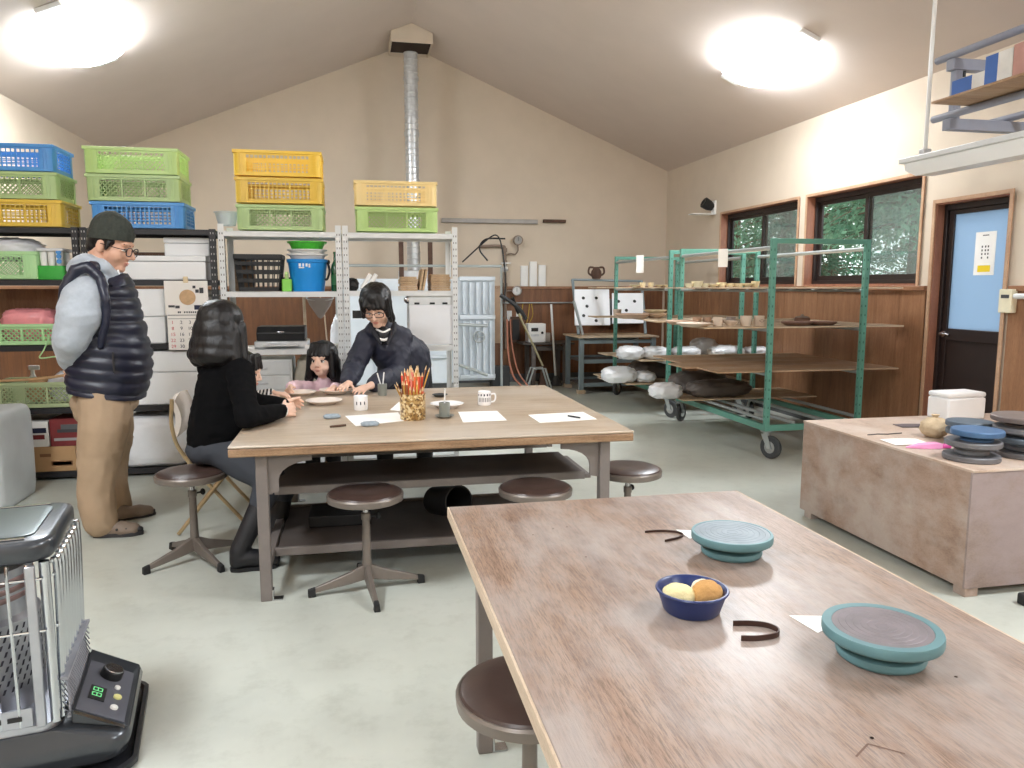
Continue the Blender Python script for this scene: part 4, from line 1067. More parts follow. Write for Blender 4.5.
o = lumpy('pink_bag', (-2.32, 6.18, 1.01), (.17, .13, .12), mk('pink_plastic', rgb(244, 158, 164), .3, bmp=.3, bscale=20), 2, .10, pw=4); tag(o, 'pink wrapped package standing in the third shelf bin', 'package')
o = lumpy('plastic_bag', (-2.06, 6.18, 1.01), (.07, .12, .095), M_bag, 12, .2); tag(o, 'small clear bag in the third shelf bin beside the pink package', 'bag')
hose('wire_hanger', [(-2.13, 5.955, 1.06), (-2.14, 5.952, 1.02), (-2.17, 5.952, .955), (-2.20, 5.952, .90), (-2.12, 5.952, .905), (-2.06, 5.952, .915), (-2.085, 5.952, .97), (-2.10, 5.952, 1.04)], .005, P_mint, 'pale wire hanger hooked on the third shelf edge', 'hanger', n=6, seg=4)
o = MB().b2((-.40, -.012, 0), (.40, .012, .40)).build('wooden_board', M_wainr, bevel=.003); o.location = (-2.35, 6.46, .90); o.location = (-2.35, 6.40, .986); tag(o, 'brown wooden board standing at the back of the third left shelf', 'board')
shelf_bin(-2.26, 6.18, .53, .62, .38, .19, P_sage, 'sage green bin on the fourth shelf behind the white crate')
o = lumpy('plastic_bag', (-2.06, 6.17, .56), (.15, .13, .115), M_bagmilk, 15, .16); tag(o, 'slumped white bag in the sage green bin', 'bag')
o = lumpy('paper_bag', (-2.30, 6.20, .56), (.08, .11, .09), M_card, 16, .16); tag(o, 'tan paper bag in the sage green bin', 'bag')
hose('rolled_cord', [(-2.5, 6.0, .735), (-2.25, 5.985, .745), (-2.02, 5.985, .775), (-1.96, 6.06, .79)], .010, M_card, 'tan cord lying over the rim of the sage green bin', 'cord')
t = thing('spray_bottle', 'white spray bottle behind the sage green bin', 'bottle', (-2.42, 6.395, .5308))
MB().lathe([(0, 0), (.03, 0), (.033, .02), (.033, .16), (.014, .21), (.014, .24), (0, .24)], n=18).build('bottle', M_white, t); MB().b2((-.025, -.01, .241), (.05, .01, .275)).build('trigger_head', M_white, t, bevel=.004)
o = MB().lathe([(0, 0), (.032, 0), (.034, .02), (.034, .17), (.020, .20), (.020, .23), (0, .23)], n=20).build('plastic_bottle', M_bagmilk); o.location = (-1.925, 6.02, .5306); o.location.x = -1.945 + .0; tag(o, 'white bottle at the end of the fourth shelf beside the tan trousers', 'bottle')
def carton(x0, x1, y0, y1, z, h, m, label, seam=True, prints=()):
    t = thing('cardboard_box', label, 'box', ((x0 + x1) / 2, (y0 + y1) / 2, z + .0006)); w, d = x1 - x0, y1 - y0
    MB().b2((-w / 2, -d / 2, 0), (w / 2, d / 2, h)).build('carton', m, t, bevel=.003)
    for (a, b, c, e, pm) in prints: MB().b2((-w / 2 + a * w, -d / 2 - .0012, b * h), (-w / 2 + c * w, -d / 2 - .0003, e * h)).build('print_patch', pm, t, smooth=0)
    return t
M_cardpr = mk('carton_print', rgb(140, 100, 70), .8)
carton(-2.46, -2.03, 6.0, 6.38, .06, .185, M_card, 'tan cardboard box with a printed label on the bottom left shelf', prints=((.62, .22, .95, .42, M_cardpr), (.64, .25, .93, .39, M_card), (.45, .60, .62, .72, M_cardpr)))
carton(-2.46, -2.20, 6.0, 6.38, .2465, .185, M_paper, 'white and red printed carton on top of the tan cardboard box', prints=((.45, .3, .9, .48, M_cardred), (.6, .55, .95, .75, M_dblue)))
carton(-2.19, -1.94, 6.0, 6.38, .2465, .20, M_cardred, 'dark red printed carton behind the man\'s knee', prints=((.2, .5, .9, .62, M_ink), (.1, .2, .85, .30, M_slotpale), (.3, .62, .8, .8, M_skirt)))

# ------------------------------------------------------------------ things on the pale racks
def basket(x, y, z):
    t = thing('black_basket', 'black slatted plastic basket beside the blue bucket', 'basket', (x, y, z + .004)); w, d, h = .34, .30, .27; k = .82
    mb = MB(); s = lambda f: 1 if f else k
    def ring(z0, z1, a0, a1, th=.006):
        for p, q in (((-1, -1), (1, -1)), ((1, -1), (1, 1)), ((1, 1), (-1, 1)), ((-1, 1), (-1, -1))):
            mb.bar((p[0] * w / 2 * a0, p[1] * d / 2 * a0, (z0 + z1) / 2), (q[0] * w / 2 * a0, q[1] * d / 2 * a0, (z0 + z1) / 2), th, z1 - z0)
    for z0, z1, a in ((0, .03, .82), (.065, .095, .86), (.13, .16, .90), (.195, .22, .94)): ring(z0, z1, a, a)
    mb.build('slatted_wall', M_black, t, smooth=0)
    mb = MB(); ring(.24, .275, .985, .985, .016); mb.build('rim', M_black, t, bevel=.003)
    mb = MB()
    for i in range(9):
        f = -1 + 2 * i / 8
        for sy in (-1, 1): mb.bar((f * w / 2 * .82, sy * d / 2 * .82, .0), (f * w / 2 * .985, sy * d / 2 * .985, .24), .008, .004)
        for sx in (-1, 1): mb.bar((sx * w / 2 * .82, f * d / 2 * .82, .0), (sx * w / 2 * .985, f * d / 2 * .985, .24), .004, .008)
    mb.build('upright_slat', M_black, t, smooth=0)
    MB().b2((-w / 2 * .80, -d / 2 * .80, 0.001), (w / 2 * .80, d / 2 * .80, .008)).build('base', M_black, t)
basket(-.70, 6.18, 1.365)
M_bucketb = mk('bright_blue_plastic', rgb(34, 146, 226), 0.35, var=0.04)
t = thing('blue_bucket', 'bright blue bucket with a black handle on the pale rack', 'bucket', (-.345, 6.16, 1.3656))
MB().lathe([(0, 0), (.118, 0), (.122, .01), (.148, .22), (.156, .222), (.158, .245), (.148, .245), (.115, .01), (0, .008)], n=40).build('pail', M_bucketb, t)
MB().tube(spline([(.150, -.03, .225), (.165, -.06, .16), (.15, -.10, .10), (.135, -.115, .09)], 6), .009, 8).build('handle', M_black, t)
mb = MB()
for s in (-1,): mb.ell((.156, -.02, .225), (.014, .018, .018), n=12, k=8)
mb.build('handle_lug', M_black, t)
mb = MB()
for (x, z, a, b) in ((-.05, .20, .008, .012), (-.025, .20, .006, .012), (-.038, .18, .02, .004), (.0, .20, .007, .012), (.02, .195, .006, .014)): mb.b2((x - a, -.1475, z - b), (x + a, -.1405, z + b))
mb.build('marker_writing', M_paper, t, smooth=0)
t = thing('basin', 'white basin nested in the blue bucket', 'basin', (-.345, 6.16, 1.600))
MB().lathe([(0, 0), (.11, 0), (.138, .04), (.152, .041), (.154, .052), (.140, .052), (.108, .006), (0, .006)], n=36).build('bowl', M_white, t)
t = thing('basin', 'second white basin under the green basin', 'basin', (-.345, 6.16, 1.636)); MB().lathe([(0, 0), (.11, 0), (.138, .04), (.150, .041), (.152, .050), (.138, .050), (.108, .006), (0, .006)], n=36).build('bowl', M_whitesteel, t)
t = thing('basin', 'green basin on top of the blue bucket', 'basin', (-.345, 6.16, 1.668)); MB().lathe([(0, 0), (.105, 0), (.135, .065), (.148, .066), (.149, .078), (.137, .078), (.103, .006), (0, .006)], n=36).build('bowl', mk('green_plastic', rgb(76, 186, 60), .35), t)
t = thing('detergent_bottle', 'small light green bottle between the black basket and blue bucket', 'bottle', (-.50, 6.09, 1.3656))
MB().prism(rrect(.075, .045, .015), .095).build('bottle', mk('light_green_plastic', rgb(140, 214, 92), .35), t, bevel=.006); MB().lathe([(.016, .096), (.013, .125), (.016, .128), (.012, .15), (0, .15), (0, .096)][::-1], n=14).build('cap', P_lime, t)
t = thing('glass_bottle', 'dark green glass bottle at the right end of the bucket shelf', 'bottle', (-.135, 6.12, 1.3656))
MB().lathe([(0, 0), (.034, 0), (.036, .01), (.036, .17), (.030, .20), (.014, .235), (.013, .29), (.015, .292), (.015, .305), (0, .305)], n=24).build('bottle', mk('bottle_green', rgb(20, 84, 44), .12, spec=.8), t); MB().lathe([(.0368, .05), (.0368, .13)], n=24).build('paper_label', mk('label_green', rgb(36, 110, 62), .5), t)
o = MB().b2((-.05, -.04, 0), (.05, .04, .11)).build('dark_box', M_tyre, bevel=.004); o.location = (-.515, 6.29, 1.3656); tag(o, 'small dark box behind the light green bottle', 'box')
o = MB().b2((-.075, -.034, 0), (.075, .034, .26)).build('wooden_crate', M_edge, bevel=.004); o.location = (-.838, 6.376, 1.3656); tag(o, 'wooden box standing behind the black basket', 'box')
# landing net and stick hanging behind the rack
M_net = mk('net_grey', rgb(176, 174, 172), .7, alpha=.45)
t = thing('landing_net', 'small round landing net hanging under the bucket shelf', 'net', (-.275, 6.50, 1.31))
mb = MB(); mb.tube([V((.11 * math.cos(a), .02 * math.sin(a), .02 * math.sin(a))) for a in (2 * math.pi * i / 28 for i in range(28))], .005, 6, closed=True); mb.build('hoop', M_pipe, t)
MB().lathe([(.11, 0), (.085, -.06), (.045, -.12), (.018, -.16), (0.001, -.17)], n=20, sy=.25).build('net_bag', M_net, t)
MB().tube([(.0, .02, .018), (.03, .06, -.15), (.05, .10, -.5)], .006, 8).build('handle', M_board, t)
t = thing('wooden_pole', 'slim wooden pole standing behind the printer', 'pole', (-.34, 6.52, 0)); MB().tube([(-.385, 6.50, .0), (-.405, 6.52, 1.34)], .012, 10).build('shaft', M_board, t, world=True)
# printer on the lower shelf
t = thing('printer', 'black and grey desktop printer on the lower shelf of the pale rack', 'printer', (-.56, 6.24, .9306))
MB().b2((-.20, -.14, 0), (.20, .15, .055)).build('body', M_zinc, t, bevel=.01); mb = MB(); mb.prism([(-.14, .056), (-.155, .12), (-.10, .165), (.15, .165), (.15, .056)], .36, Matrix(((0, 0, 1), (1, 0, 0), (0, 1, 0))), (-.18, 0, 0)); mb.build('lid', M_black, t, bevel=.008)
MB().b2((-.13, -.22, .02), (.13, -.141, .028)).build('paper_tray', M_whitesteel, t, bevel=.003); MB().ell((0, -.158, .125), (.03, .004, .008), n=16, k=8).build('badge', M_chrome, t)
for i, (x, y, w, d, a, l) in enumerate(((-.86, 6.10, .21, .15, 5, 'paper stack under the woman\'s hair side of the printer shelf'), (-.25, 6.10, .24, .17, -8, 'paper stack on the printer shelf beside the girl\'s head'))):
    o = MB().b2((-w / 2, -d / 2, 0), (w / 2, d / 2, .02 + .006 * i)).build('paper_stack', M_paper, bevel=.001); o.location = (x, y, .9306); o.rotation_euler.z = R(a); tag(o, l, 'paper', 'papers on the printer shelf')
t = thing('drawer_unit', 'small white drawer unit under the printer shelf', 'drawers', (-.70, 6.22, .4806))
MB().b2((-.22, -.17, 0), (.22, .17, .37)).build('cabinet', M_white, t, bevel=.006)
for i in range(3):
    dr = MB().b2((-.205, -.182, .02 + i * .115), (.205, -.1705, .125 + i * .115)).build('drawer', M_whitesteel, t, bevel=.004); MB().b2((-.04, -.192, .065 + i * .115), (.04, -.1825, .08 + i * .115)).build('handle', M_zinc, dr, bevel=.002)
o = lumpy('paper_sack', (-.30, 6.20, .4806), (.165, .16, .20), mk('kraft_sack', rgb(186, 178, 162), .75, bmp=.5, bscale=14), 21, .15, pw=3.5); tag(o, 'crumpled kraft sack under the printer shelf beside the drawer unit', 'sack')
o = MB().prism(rrect(.80, .34, .02), .30).build('storage_box', M_whitesteel, bevel=.006); o.location = (-.52, 6.20, .0606); tag(o, 'pale storage box on the bottom shelf of the bucket rack', 'box')
o = lumpy('white_bag', (-.135, 6.60, 0.0), (.08, .09, .58), M_bagmilk, 31, .12, pw=3); tag(o, 'tall white bag standing behind the rack posts near the girl', 'bag')
# shelf of firewood boards
M_fire = mk_wood('split_boards', rgb(168, 136, 104), rgb(198, 168, 132), rgb(214, 188, 154), (2, 2, 18), 4, .7, grain=.4)
rnd = random.Random(4)
for stackname, x0, x1, n in (('by the white sheets', .355, .495, 6), ('at the rack end', .59, .755, 7)):
    for i in range(n):
        h = .0185; o = MB().b2((-(x1 - x0) / 2 + rnd.uniform(0, .012), -.16 + rnd.uniform(0, .02), 0), ((x1 - x0) / 2 - rnd.uniform(0, .012), .16, h - .0012)).build('thin_board', M_fire, bevel=.001)
        o.location = ((x0 + x1) / 2, 6.19, 1.3706 + i * h); tag(o, '%s thin wooden board from the bottom in the pile %s' % (['lowest', 'second', 'third', 'fourth', 'fifth', 'sixth', 'seventh', 'eighth', 'ninth', 'tenth'][i], stackname), 'board', 'thin boards ' + stackname)
for i, (x, a) in enumerate(((.512, 9), (.534, 11))):
    o = MB().b2((-.009, -.15, 0), (.009, .15, .165)).build('thin_board', M_fire, bevel=.001); o.location = (x, 6.19, 1.375); o.rotation_euler = (0, R(a), 0); tag(o, 'thin board leaning upright between the two piles, %s one' % ('outer' if i else 'inner'), 'board', 'leaning boards')
o = lumpy('black_pouch', (-.02, 6.15, 1.3706), (.055, .08, .05), M_black, 41, .15); tag(o, 'small black pouch at the rack post above the dark haired head', 'pouch')
for i, x in enumerate((.09, .135)):
    o = MB().tube([(0, 0, .012), (.07, .05, .125)], .017, 12).build('paper_roll', M_paper); o.location = (x - .03, 6.12, 1.372); tag(o, 'white paper roll leaning on the shelf, ' + ('the one nearer the wood pile' if i else 'the one nearer the black pouch'), 'roll', 'white paper rolls')
# white board hung on the rack
t = thing('hanging_whiteboard', 'white memo board hanging behind the person in the dark jacket', 'whiteboard', (.58, 6.0, .90))
MB().b2((-.16, -.0, .05), (.19, .012, .36)).build('panel', M_whiteboard, t, bevel=.002); MB().b2((-.18, -.012, .0), (.20, .02, .045)).build('tray', M_whitesteel, t, bevel=.003)
for x in (-.10, .02, .12): MB().b2((x - .02, -.008, .365), (x + .02, .010, .38)).build('clip', M_black, t, bevel=.002)
MB().b2((-.16, .0, .362), (.19, .012, .43)).build('header_strip', M_whitesteel, t, bevel=.002)
MB().tube([(-.165, .03, .0), (-.165, .03, .44)], .012, 10).build('hanger_rod', M_zinc, t); MB().ell((-.17, .015, .40), (.03, .012, .03), n=16, k=8).build('hook_knob', M_chrome, t)
for x in (-.17, .195): MB().tube([(x, .02, .42), (x, .02, .43)], .006, 6).build('hook', M_zinc, t)
o = MB().b2((-.035, -.02, -.03), (.035, .02, .03)).build('meter_block', M_black, bevel=.003); o.location = (.02, 6.02, 1.19); tag(o, 'small black gauge block behind the dark haired head', 'gauge'); 
# teal basin tub behind the jacket
t = thing('teal_tub', 'teal plastic tub on the floor behind the far table', 'tub', (.62, 6.66, 0)); MB().lathe([(0, 0), (.14, 0), (.19, .36), (.205, .362), (.206, .38), (.185, .38), (.135, .01), (0, .01)], n=36).build('tub', mk('teal_plastic', rgb(128, 206, 196), .35), t)
t.location.z = 0
# ------------------------------------------------------------------ white wrapped block at the left edge
o = lumpy('wrapped_block', (-2.545, 5.42, 0), (.37, .29, .32), mk('frosted_wrap', rgb(206, 212, 216), .35, var=.06, scale=5, bmp=.25, bscale=12), 51, .018, n=64, k=40, pw=14, freq=2.2); tag(o, 'large white wrapped block on the floor at the left edge', 'block')
# folding chair behind the woman
M_tanbar = mk('brass_tube', rgb(190, 166, 128), .35, metal=.5)
t = thing('folding_chair', 'folding chair with a beige padded back behind the woman in black', 'chair', (-.81, 4.67, 0))
mb = MB()
M_beige = mk('beige_pad', rgb(206, 196, 186), .6)
for s in (-1, 1):
    y = 4.67 + s * .18
    MB().tube(spline([V((-1.01, y, .78)), V((-1.015, y, .60)), V((-.94, y, .42)), V((-.62, y, .008))], 8), .011, 8).build('leg', M_tanbar, t, world=True)
    MB().tube([V((-.68, y + s * .025, .42)), V((-1.01, y + s * .025, .008))], .011, 8).build('leg', M_tanbar, t, world=True)
def padb(u, v): return V((-.995 + .03 * math.sin(math.pi * v), 4.67 + (u - .5) * .36, .56 + v * .24 - .03 * (2 * u - 1) ** 2 * v))
MB().grid(padb, 10, 6, .03).build('backrest', M_beige, t, world=True, smooth=60)
MB().prism(rrect(.36, .36, .05), .035, c=(-.80, 4.67, .425)).build('seat', M_beige, t, world=True, bevel=.01)
# ------------------------------------------------------------------ right wall fittings
t = thing('conduit_rod', 'thin white rod hanging from the ceiling to the cable tray by the door', 'rod', (3.90, 4.735, 2.297))
MB().tube([(0, 0, .05), (0, 0, ceil_z(3.90) - 2.297 - .002)], .014, 10).build('rod', M_white, t); MB().b2((-.03, -.025, 0), (.03, .025, .05)).build('clamp', M_zinc, t, bevel=.003)
t = thing('cable_tray', 'white suspended cable tray hanging in front of the door wall', 'tray', (3.9, 4.0, 2.2))
MB().b2((3.80, 2.4, 2.262), (4.0, 4.87, 2.296)).build('upper_channel', M_whitesteel, t, world=True, bevel=.004)
mb = MB(); mb.loops([[V((3.83, 4.84, 2.215)), V((3.97, 4.84, 2.215)), V((3.97, 4.84, 2.2615)), V((3.83, 4.84, 2.2615))], [V((3.83, 4.73, 2.165)), V((3.97, 4.73, 2.165)), V((3.97, 4.73, 2.2615)), V((3.83, 4.73, 2.2615))], [V((3.83, 2.4, 2.165)), V((3.97, 2.4, 2.165)), V((3.97, 2.4, 2.2615)), V((3.83, 2.4, 2.2615))]])
mb.build('lower_duct', M_white, t, world=True, smooth=0)
# hanging pipe rack
M_rackgrey = mk('bluegrey_painted_frame', rgb(142, 146, 160), .5, var=.06)
t = thing('pipe_shelf', 'blue grey pipe shelf hung high on the wall above the door', 'shelf', (4.3, 3.8, 2.4))
AX, AY = 3.825, 4.47
for y in (AY, 2.6):
    for z in (2.455, 2.83): MB().b2((AX, y - .035, z - .035), (4.655, y + .035, z + .035)).build('bracket_arm', M_rackgrey, t, world=True, bevel=.004)
    MB().b2((AX + .03, y - .025, 2.4905), (AX + .08, y + .025, 2.7945)).build('front_post', M_rackgrey, t, world=True, bevel=.003)
    MB().tube([(AX + .11, y, 2.76), (AX + .11, y, 2.7945)], .010, 8).build('bolt', M_black, t, world=True)
for x, z in ((AX + .02, 2.8895), (AX + .02, 2.5145), (4.30, 2.5145), (4.55, 2.8895)): MB().tube([(x, 2.3, z), (x, AY + .14, z)], .024, 14).build('pipe_rail', M_rackgrey, t, world=True)
tip = PZ(931, 104, 2.54); o = MB().b2((tip.x, 2.3, 2.539), (AX + .028, tip.y, 2.553)).build('plank', M_board2, bevel=.002); tag(o, 'pale plank lying on the high pipe shelf', 'plank')
o.location = (0, 0, 0)
M_bluebox = mk('blue_carton', rgb(70, 108, 178), .6, var=.05); M_palebox = mk('pale_carton', rgb(220, 218, 214), .6)
def cartonb(y0, y1, x0, x1, h, label, m2, e=.10):
    t = thing('small_carton', label, 'box', ((x0 + x1) / 2, (y0 + y1) / 2, 2.5536), group='cartons on the pipe shelf'); w, d = x1 - x0, y1 - y0
    MB().b2((-w / 2, -d / 2 + e, 0), (w / 2, d / 2, h)).build('blue_side', m2, t, bevel=.002); MB().b2((-w / 2, -d / 2, 0), (w / 2, -d / 2 + e - .0005, h)).build('pale_end', M_palebox, t, bevel=.002)
q0 = PZ(951, 96, 2.554); q1 = PX(985, 80, q0.x); cartonb(q1.y, q0.y, q0.x, q0.x + .19, .085, 'low blue and white carton at the end of the high plank', M_bluebox)
q2 = PX(1014, 60, q0.x); cartonb(q2.y, q1.y - .004, q0.x - .01, q0.x + .2, .155, 'taller blue and white carton behind the low one on the high plank', M_bluebox)
cartonb(q2.y - .45, q2.y - .004, q0.x - .01, q0.x + .22, .165, 'rose brown carton on the high plank at the frame edge', mk('rose_carton', rgb(186, 140, 130), .6), .02)
# switch box and dado rail
t = thing('switch_box', 'cream electrical switch box beside the door', 'switch', (4.615, 4.675, 1.30))
MB().b2((-.04, -.055, -.085), (.012, .055, .085)).build('box', mk('cream_box', rgb(232, 224, 196), .5), t, bevel=.005); MB().b2((-.0415, -.035, .02), (-.0402, .035, .045)).build('marking', M_ink, t, smooth=0)
t.location.x = 4.630
o = MB().tube([(0, 0, 0), (0, -.9, 0)], .02, 10).build('grab_rail', M_whitesteel); o.location = (4.60, 4.60, 1.335); tag(o, 'white conduit running along the panelling behind the switch box', 'rail')
# emergency spot lamp by window 1
t = thing('wall_spotlight', 'small white wall lamp with a dark head beside the far window', 'lamp', (XR, 9.42, 2.43))
MB().b2((-.03, -.05, -.09), (-.0005, .05, .09)).build('base', M_white, t, bevel=.006)
mb = MB(); M = Matrix.Rotation(R(-62), 3, 'Y'); mb.lathe([(0, 0), (.045, 0), (.068, .06), (.072, .14), (.060, .148), (0, .13)], n=24, M=M, c=(-.035, 0, .0)); mb.build('head', M_black, t)
mb = MB(); mb.b2((-.34, -.075, -.095), (-.03, .075, -.082)); mb.build('lamp_shelf', M_white, t, bevel=.003)
MB().tube([(-.03, 0, -.02), (-.07, 0, -.02)], .012, 8).build('bracket', M_zinc, t)

# ------------------------------------------------------------------ things on the plywood chest
zt = BH + .0006
fn, fl, fr_ = PZ(947.5, 421, zt), PZ(920.5, 417, zt), PZ(985, 419, zt); fx = (fr_ - fn); w = fx.length; d = (fl - fn).length; fa = math.atan2(fx.y, fx.x); fc = fn + fx * .5 + V((-fx.y, fx.x, 0)).normalized() * d / 2
t = thing('foam_box', 'white foam box on the back of the plywood chest', 'box', (fc.x, fc.y, zt))
MB().b2((-w / 2, -d / 2, 0), (w / 2, d / 2, .135)).build('body', M_foam, t, bevel=.012); MB().b2((-w / 2, -d / 2, .1355), (w / 2, d / 2, .168)).build('lid', M_foam, t, bevel=.012); t.rotation_euler.z = fa
M_spongec = mk('natural_sponge', rgb(196, 176, 146), .9, var=.14, scale=30, bmp=.8, bscale=70)
pc_ = PZ(934, 437, zt); o = lumpy('cloth_pouch', pc_, (.072, .068, .056), M_spongec, 61, .08, pw=2.1); 
tag(o, 'round tan cloth pouch tied at the top on the plywood chest', 'pouch')
MB().lathe([(.034, .094), (.013, .106), (.014, .114), (.022, .124), (.0, .120)], n=14).build('tied_neck', M_spongec, o)
t = thing('pink_trimmer', 'pink plastic handled tool lying on the plywood chest', 'tool', PZ(926, 448, zt), R(-14)); M_pink = mk('pink_gloss', rgb(236, 158, 204), .35)
mb = MB(); mb.loops([[V((x, y * wd, z * hh)) for y, z in ((-1, 0), (1, 0), (.8, 1), (-.8, 1))] for x, wd, hh in ((-.10, .006, .006), (-.03, .028, .022), (.05, .026, .030), (.075, .018, .024))]); mb.build('body', M_pink, t, bevel=.003)
mb = MB(); mb.loops([[V((x, y * wd, z * hh)) for y, z in ((-1, .1), (1, .1), (.9, 1), (-.9, 1))] for x, wd, hh in ((.0755, .016, .02), (.12, .014, .022))]); mb.build('end_knob', mk('deep_pink', rgb(214, 84, 160), .35), t, bevel=.003)
o = MB().grid(lambda u, v: V(((u - .5) * .20, (v - .5) * .15, .0025 + .003 * math.sin(3 * u))), 6, 2, -.0012).build('white_paper', M_paper, smooth=60); o.location = PZ(906, 442.5, zt); o.rotation_euler.z = R(-8); tag(o, 'white paper slip beside the pink tool on the plywood chest', 'paper')
o = MB().grid(lambda u, v: V(((u - .5) * .20, (v - .5) * .10, .002 + .002 * math.sin(4 * u))), 6, 2, -.0015).build('metal_scraper', mk('dark_scraper', rgb(96, 84, 88), .5), smooth=60); o.location = PZ(914, 426, zt); o.rotation_euler.z = R(-8); tag(o, 'thin dark scraper plate in front of the foam box', 'scraper')
o = MB().tube([(-.12, 0, .003), (-.05, .012, .003), (.0, -.004, .003), (.10, .01, .003)], .003, 6).build('wire_tool', M_tyre); o.location = (2.86, 3.62, zt); tag(o, 'thin wire tool on the open middle of the plywood chest', 'tool')
# stacked turntables
M_wheelgrey = mk('grey_cast_wheel', rgb(112, 112, 116), .5, metal=.25, var=.12, scale=14); M_wheelblue = mk('slate_blue_wheel', rgb(72, 104, 142), .48, metal=.2, var=.14, scale=14)
M_wheelslate = mk('slate_grey_wheel', rgb(92, 104, 116), .48, metal=.25, var=.14, scale=14)
def wheel(name, x, y, z, label, m, r=.12, h=.075, group='stacked banding wheels', top=None, part='turntable'):
    t = thing(name, label, 'turntable', (x, y, z), group=group)
    MB().lathe([(0, 0), (r * .72, 0), (r * .76, .004), (r * .76, .018), (r * .62, .026), (r * .30, .030), (0, .030)], n=44).build('base', m, t)
    MB().cyl((0, 0, .0305), (0, 0, h - .0305), .022, n=16).build('spindle', M_zinc, t)
    MB().lathe([(0, h - .030), (r * .96, h - .030), (r, h - .026), (r, h - .004), (r * .975, h), (r * .80, h), (r * .79, h - .0012), (0, h - .0012)], n=56).build(part, m, t)
    if top is not None: MB().lathe([(0, h - .0009), (r * .785, h - .0009), (r * .785, h - .0003), (0, h - .0003)], n=48).build('worn_plate', top, t)
    return t
zz = zt
def flatwheel(x, y, z, label, m, r, h, inv=False):
    """banding wheel head lying flat: thick rim disc with a raised foot ring"""
    t = thing('banding_wheel', label, 'turntable', (x, y, z), group='stacked banding wheels')
    MB().lathe([(0, 0), (r * .97, 0), (r, .004), (r, .022), (r * .97, .026), (0, .026)] if not inv else [(0, h - .026), (r * .97, h - .026), (r, h - .022), (r, h - .004), (r * .97, h), (0, h)], n=48).build('disc', m, t)
    MB().lathe([(0, .0262), (r * .55, .0262), (r * .60, .032), (r * .60, h - .001), (0, h - .001)] if not inv else [(0, 0), (r * .62, 0), (r * .62, .01), (r * .5, h - .0262), (0, h - .0262)], n=36).build('hub', m, t)
    return t
sx_, sy_, _z = PZ(971, 459, zt)
flatwheel(sx_, sy_, zt, 'grey banding wheel at the bottom of the stack by the pink tool', M_wheelgrey, .122, .052)
flatwheel(sx_ + .005, sy_, zt + .0525, 'grey banding wheel in the middle of the stack by the pink tool', M_wheelgrey, .120, .040, True)
flatwheel(sx_ + .012, sy_ - .012, zt + .0935, 'blue banding wheel on top of the stack by the pink tool', M_wheelblue, .112, .052, True)
bx_, by_, _z = PZ(968, 445, zt)
flatwheel(bx_, by_, zt, 'slate banding wheel bottom of the low stack behind the blue one', M_wheelslate, .110, .045)
flatwheel(bx_ + .004, by_, zt + .0455, 'second slate banding wheel of the low stack behind the blue one', M_wheelslate, .110, .04, True)
flatwheel(bx_, by_, zt + .0865, 'slate blue banding wheel topping the low stack behind the blue one', M_wheelslate, .110, .04, True)
sx_, sy_, _z = PZ(1024, 455, zt)
flatwheel(sx_, sy_, zt, 'lowest banding wheel of the tall grey stack at the picture edge', M_wheelgrey, .145, .05)
flatwheel(sx_ - .004, sy_, zt + .0505, 'second banding wheel of the tall grey stack at the picture edge', M_wheelslate, .142, .045, True)
flatwheel(sx_ + .004, sy_, zt + .096, 'third banding wheel of the tall grey stack at the picture edge', M_wheelgrey, .142, .045, True)
flatwheel(sx_ + .01, sy_ + .01, zt + .1415, 'brown grey banding wheel topping the tall stack at the picture edge', mk('brown_grey_wheel', rgb(116, 104, 100), .5, metal=.2, var=.12), .152, .05, True)
# small chair foot beyond the chest
o = MB().prism(rrect(.08, .05, .015), .05).build('castor_foot', M_rubber, bevel=.008); o.location = (2.90, 2.70, 0); tag(o, 'small black rubber foot on the floor by the chest corner', 'foot')
# ------------------------------------------------------------------ turntables and tools on the near table
ZT = TH + .0006
M_turq = mk('turquoise_enamel', rgb(92, 130, 136), 0.45, metal=.1, var=.1, scale=14, bmp=.04, bscale=90)
M_turqtop = mk('clay_worn_plate', rgb(112, 124, 132), 0.45, metal=.2, var=.16, scale=18)
M_turqtop2 = mk('clay_worn_brown_plate', rgb(118, 110, 114), 0.5, metal=.15, var=.16, scale=18)
def turntable(p, r, h, label, plate, edge):
    t = thing('turntable', label, 'turntable', (p.x, p.y, ZT), group='turquoise turntables')
    MB().lathe([(0, 0), (r * .68, 0), (r * .735, .004), (r * .755, .011), (r * .735, .018), (r * .60, .023), (r * .45, .025), (0, .025)], n=56).build('base', M_turq, t, smooth=50)
    MB().cyl((0, 0, .0255), (0, 0, h - .0225), r * .42, n=32).build('spindle', M_turq, t)
    mb = MB(); pr = [(0, h - .022), (r * .95, h - .022), (r * .99, h - .019), (r, h - .015), (r, h - .003), (r * .985, h)]
    pr += [(r * edge, h), (r * edge - .0006, h - .0012), (0, h - .0012)]
    mb.lathe(pr, n=72); mb.build('wheel_head', M_turq, t, smooth=40)
    mb = MB(); q = [(0, h - .0011)]
    for k in range(6, -1, -1): pass
    rr = [i * r * edge / 7 for i in range(1, 8)]
    prof = [(0, h - .0004)]
    for x in rr[:-1]: prof += [(x - .0010, h - .0004), (x, h - .0009), (x + .0010, h - .0004)]
    prof += [(r * edge - .001, h - .0004), (r * edge - .001, h - .0011), (0, h - .0011)]
    mb.lathe(prof, n=72); mb.build('worn_plate', plate, t, smooth=20)
    return t
p1 = PZ(732, 532, TH + .058); turntable(p1, .1015, .058, 'turquoise turntable with a grey ringed plate beside the first leather strip', M_turqtop, .93)
p2 = PZ(882, 626, TH + .060); turntable(p2, .1035, .060, 'turquoise turntable with a brown worn plate nearest the viewer', M_turqtop2, .84)
M_navy = mk('navy_plastic', rgb(26, 44, 98), 0.34, var=.05)
